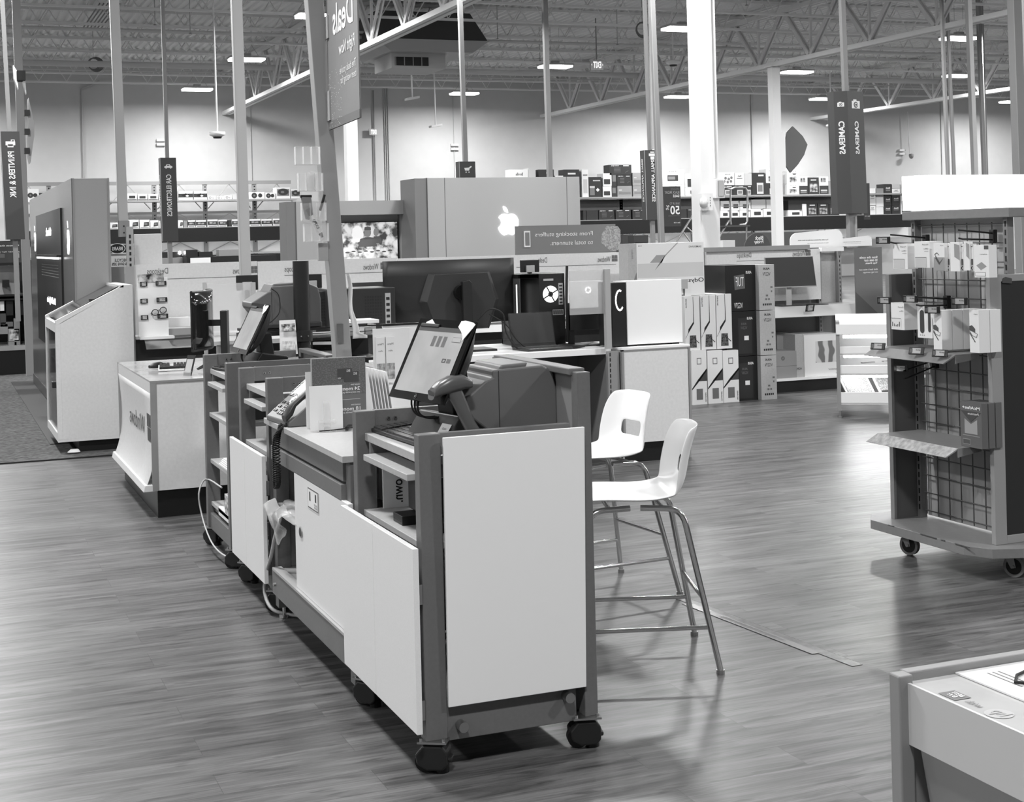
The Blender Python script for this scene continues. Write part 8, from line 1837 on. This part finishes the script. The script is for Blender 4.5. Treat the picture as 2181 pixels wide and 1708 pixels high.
# the two-faced cameras sign: folded board with two visible faces
t = thing('department_sign', 'large folded hanging sign lettered CAMERAS on both faces', 'hanging sign', (0, 0, 0))
Y = 15.2
A1 = onY(1775, 197, Y + 0.05); B1 = onY(1804, 193, Y - 0.06); C1 = onY(1838, 194, Y + 0.02)
A2 = onY(1785, 453, Y + 0.05); B2 = onY(1815, 455, Y - 0.06); C2 = onY(1848, 455, Y + 0.02)
zt, zb = 3.06, 1.84
A1.z = B1.z = C1.z = (A1.z + B1.z + C1.z)/3; A2.z = B2.z = C2.z = (A2.z + B2.z + C2.z)/3
SG2 = mat('sign_grey_painted_lit', 0.31, 0.5)  # paler copy of the sign grey: light on the right face put into colour
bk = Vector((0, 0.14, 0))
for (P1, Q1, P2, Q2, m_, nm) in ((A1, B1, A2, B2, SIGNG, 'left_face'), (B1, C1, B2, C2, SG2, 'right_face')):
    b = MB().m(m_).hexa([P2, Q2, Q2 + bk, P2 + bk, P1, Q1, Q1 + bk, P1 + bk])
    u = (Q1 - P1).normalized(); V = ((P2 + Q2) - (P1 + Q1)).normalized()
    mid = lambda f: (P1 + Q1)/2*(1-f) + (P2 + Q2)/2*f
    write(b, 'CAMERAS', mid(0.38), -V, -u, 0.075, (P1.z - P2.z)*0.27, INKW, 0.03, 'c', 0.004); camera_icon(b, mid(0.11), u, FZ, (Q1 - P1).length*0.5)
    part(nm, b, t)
m1 = (A1 + C1)/2; m2 = (A2 + C2)/2; d_ = (m1 - m2)/(m1.z - m2.z)
part('pole', MB().m(POLEM).bar(m1 + Vector((0, 0.06, 0)), m1 + d_*(6.9 - m1.z) + Vector((0, 0.06, 0)), 0.062), t)
part('lower_pole', MB().m(POLEM).box(m2.x - 0.06, m2.x + 0.05, Y + 0.02, Y + 0.1, 1.4, m2.z).m(LGREY).box(m2.x + 0.01, m2.x + 0.03, Y, Y + 0.02, 1.5, m2.z - 0.04), t)
fsolo('sale_card', 'dark sale card hanging behind the lower right of the cameras sign', 'sign', 1840, 1853, 390, 468, 15.6, 0.01, SIGNG, lambda b, w, h: write(b, 'Ends 11/30', (w*0.5, 0, h*0.1), FX, FZ, h*0.03, w*0.8, INKW))
# sale banner
def salebanner(b, w, h):
    write(b, 'APPLIANCES', (w*0.93, 0, h*0.93), FX, FZ, h*0.05, w*0.45, INKG, 0, 'l', 0.003); write(b, 'BLACK FRIDAY', (w*0.93, 0, h*0.85), FX, FZ, h*0.07, w*0.78, LGREY, 0, 'l', 0.003); write(b, 'SALE', (w*0.93, 0, h*0.76), FX, FZ, h*0.07, w*0.34, INKW, 0.02, 'l', 0.003)
    write(b, 'SAVE UP TO', (w*0.93, 0, h*0.57), FX, FZ, h*0.055, w*0.52, LGREY, 0, 'l', 0.003); write(b, '50', (w*0.93, 0, h*0.405), FX, FZ, h*0.22, w*0.50, INKW, 0.02, 'l', 0.003); write(b, '%', (w*0.38, 0, h*0.47), FX, FZ, h*0.12, w*0.18, INKW, 0.0, 'l', 0.003)
    patch(b, (w*0.62, 0, h*0.26), FX, FZ, w*0.6, h*0.012, INKG, 0.003); write(b, 'Ends 11/30', (w*0.93, 0, h*0.09), FX, FZ, h*0.03, w*0.32, INKW, 0.01, 'l', 0.003)
fsolo('sale_banner', 'dark Black Friday banner offering up to 50% off, beside the small appliances sign', 'sign', 1410, 1450, 397, 482, 15.0, 0.02, mat('banner_dark', 0.23, 0.5), salebanner)
# diamond sign on the thin column
q0 = onY(1689, 270, 29.5)
t = thing('leaf_sign', 'dark pointed leaf-shaped sign sticking out of the thin white column', 'sign', (0, 0, 0))
P = [onY(px, py, 29.5) for px, py in ((1689, 269), (1677, 282), (1674, 300), (1674, 352), (1684, 368), (1700, 350), (1713, 330), (1720, 308), (1710, 290))]
part('blade', MB().m(mat('leaf_dark', 0.36, 0.4)).prism([tuple(p) for p in P][::-1], (0, 0.05, 0)), t)
part('bracket', MB().m(COLM).box(P[3].x - 0.12, P[3].x, 29.5, 29.7, P[3].z - 0.15, P[2].z + 0.2), t)
# leaf sign at the left pole, edge-on
t = thing('leaf_sign', 'slim leaf-shaped sign on black brackets at the left edge pole', 'sign', (0, 0, 0))
Y = 16.3
P = [onY(px, py, Y) for px, py in ((61, 208), (67, 235), (73, 262), (73, 290), (69, 318), (65, 347), (61, 330), (60, 280))]
part('blade', MB().m(mat('leaf_pale', 0.52, 0.3)).prism([tuple(p) for p in P][::-1], (0, 0.3, 0)), t)
for py in (240, 280, 321):
    p = onY(57, py, Y); part('bracket', MB().m(BLACK).box(p.x - 0.025, p.x + 0.03, Y - 0.02, Y + 0.1, p.z - 0.03, p.z + 0.03), t)
t = thing('mirror_plate', 'bright white folded plate sign with a black clamp high on the left edge pole', 'sign', (0, 0, 0))
P = [onY(px, py, Y) for px, py in ((28, 138), (37, 152), (39, 190), (30, 168))]
part('plate', MB().m(WHITE2).prism([tuple(p) for p in P][::-1], (0, 0.12, 0)), t); P = [onY(px, py, Y) for px, py in ((48, 168), (54, 169), (56, 200), (50, 180))]; part('plate', MB().m(WHITE2).prism([tuple(p) for p in P][::-1], (0, 0.12, 0)), t)
p = onY(46, 160, Y - 0.1); part('clamp', MB().m(MATB).box(p.x - 0.045, p.x + 0.04, Y - 0.1, Y + 0.12, p.z - 0.05, p.z + 0.05), t)
# exit signs
def exit_sign(lab, px, py, Y, w, h, rod=None, wall=False):
    p = onY(px, py, Y); t = thing('exit_sign', lab, 'exit sign', p)
    b = MB().m(mat('exit_body', 0.78, 0.4)).box(-w/2, w/2, 0, 0.06, -h/2, h/2); write(b, 'EXIT', (0, 0, 0), FX, FZ, h*0.62, w*0.62, GLOWX, 0.02, 'c', 0.004)
    if not wall:
        for s in (-1, 1): poly(b, (s*w*0.41, 0, 0), FX, FZ, [(0, h*0.12), (s*w*0.05, 0), (0, -h*0.12)] if s < 0 else [(0, -h*0.12), (s*w*0.05, 0), (0, h*0.12)], GLOWX, 0.004)
    part('body', b, t)
    if rod: part('rod', MB().m(POLEM).tube([(0, 0.03, h/2), (0, 0.03, rod)], 0.014, 6), t)
    return t
GLOWX = mat('exit_letters', 0.98, 0.5, emit=1.0)
exit_sign('hanging EXIT sign with arrows below the roof steel', 1272, 138, 31, 0.33, 0.24, rod=1.1)
exit_sign('EXIT sign on a conduit against the back wall', 796, 281, 43.3, 0.28, 0.2, wall=True)
x = wallx(795); t = thing('wall_conduit', 'thin conduit running down the back wall through the exit sign to a lamp', 'conduit', (x, 43.44, 0)); part('tube', MB().m(MGREY).tube([(0, 0, 2.7), (0, 0, 6.3)], 0.022, 6), t); part('lamp_head', MB().m(WHITE2).lathe([(0, 0.1), (0.2, 0.05), (0.26, 0), (0.1, -0.08), (0, -0.08)], 14, (0.05, -0.15, 2.65)), t)
# hanging access points / speakers
def hanger(lab, px, py, Y, r, rodlen, kind='disc'):
    p = onY(px, py, Y); t = thing('ceiling_sensor', lab, 'ceiling sensor', p)
    if kind == 'disc': part('dome', MB().m(WHITE2).lathe([(0, r*0.5), (r, r*0.4), (r, 0), (r*0.7, -r*0.1), (r*0.6, -r*0.2), (0, -r*0.2)], 20), t); part('camera_eye', MB().m(BLACK).lathe([(r*0.62, -r*0.12), (r*0.5, -r*0.4), (0, -r*0.42)], 16), t)
    else: part('plate', MB().m(WHITE2).prism([(-r, -r*0.7, 0), (r, -r*0.7, 0.05), (r, r*0.7, 0.05), (-r, r*0.7, 0)], (0, 0, 0.05)), t)
    part('rod', MB().m(WHITE2).tube([(0, 0, 0.03), (-0.008*rodlen, 0, rodlen)], 0.018, 6), t)
hanger('white round sensor with dark eyes on a rod, left of the second power pole', 463, 288, 28, 0.15, 2.7)
hanger('flat white square sensor hanging in front of the back wall, left one', 878, 214, 32, 0.15, 1.6, 'plate')
hanger('flat white square sensor hanging lower, right of its twin', 928, 272, 36, 0.15, 1.8, 'plate')
hanger('white round sensor hung near the slim poles and the thick column', 1434, 135, 31, 0.17, 1.4)
hanger('white small sensor hung just left of the cameras sign', 1771, 269, 36, 0.13, 1.7, 'plate')
p = onY(1941, 332, 43.2); t = thing('dome_camera', 'tiny dome camera on the back wall between the cameras sign and the dark power poles', 'camera', p); part('dome', MB().m(MGREY).lathe([(0, 0.08), (0.09, 0.06), (0.09, 0), (0.06, -0.08), (0, -0.1)], 12), t); part('conduit', MB().m(COLM).tube([(0, 0.1, 0.05), (-0.04, 0.1, 1.6)], 0.015, 5), t)
for k, (px, py) in enumerate(((343, 302), (969, 312), (1923, 323))):
    p = onY(px, py, 43.4); t = thing('wall_box', 'pair of small white boxes on the back wall, %s of three such pairs' % ('left', 'middle', 'right')[k], 'wall box', p); part('box', MB().m(WHITE2).box(-0.12, 0.12, 0, 0.08, 0.02, 0.09), t); part('box', MB().m(WHITE2).box(-0.12, 0.12, 0, 0.08, -0.11, -0.04), t)
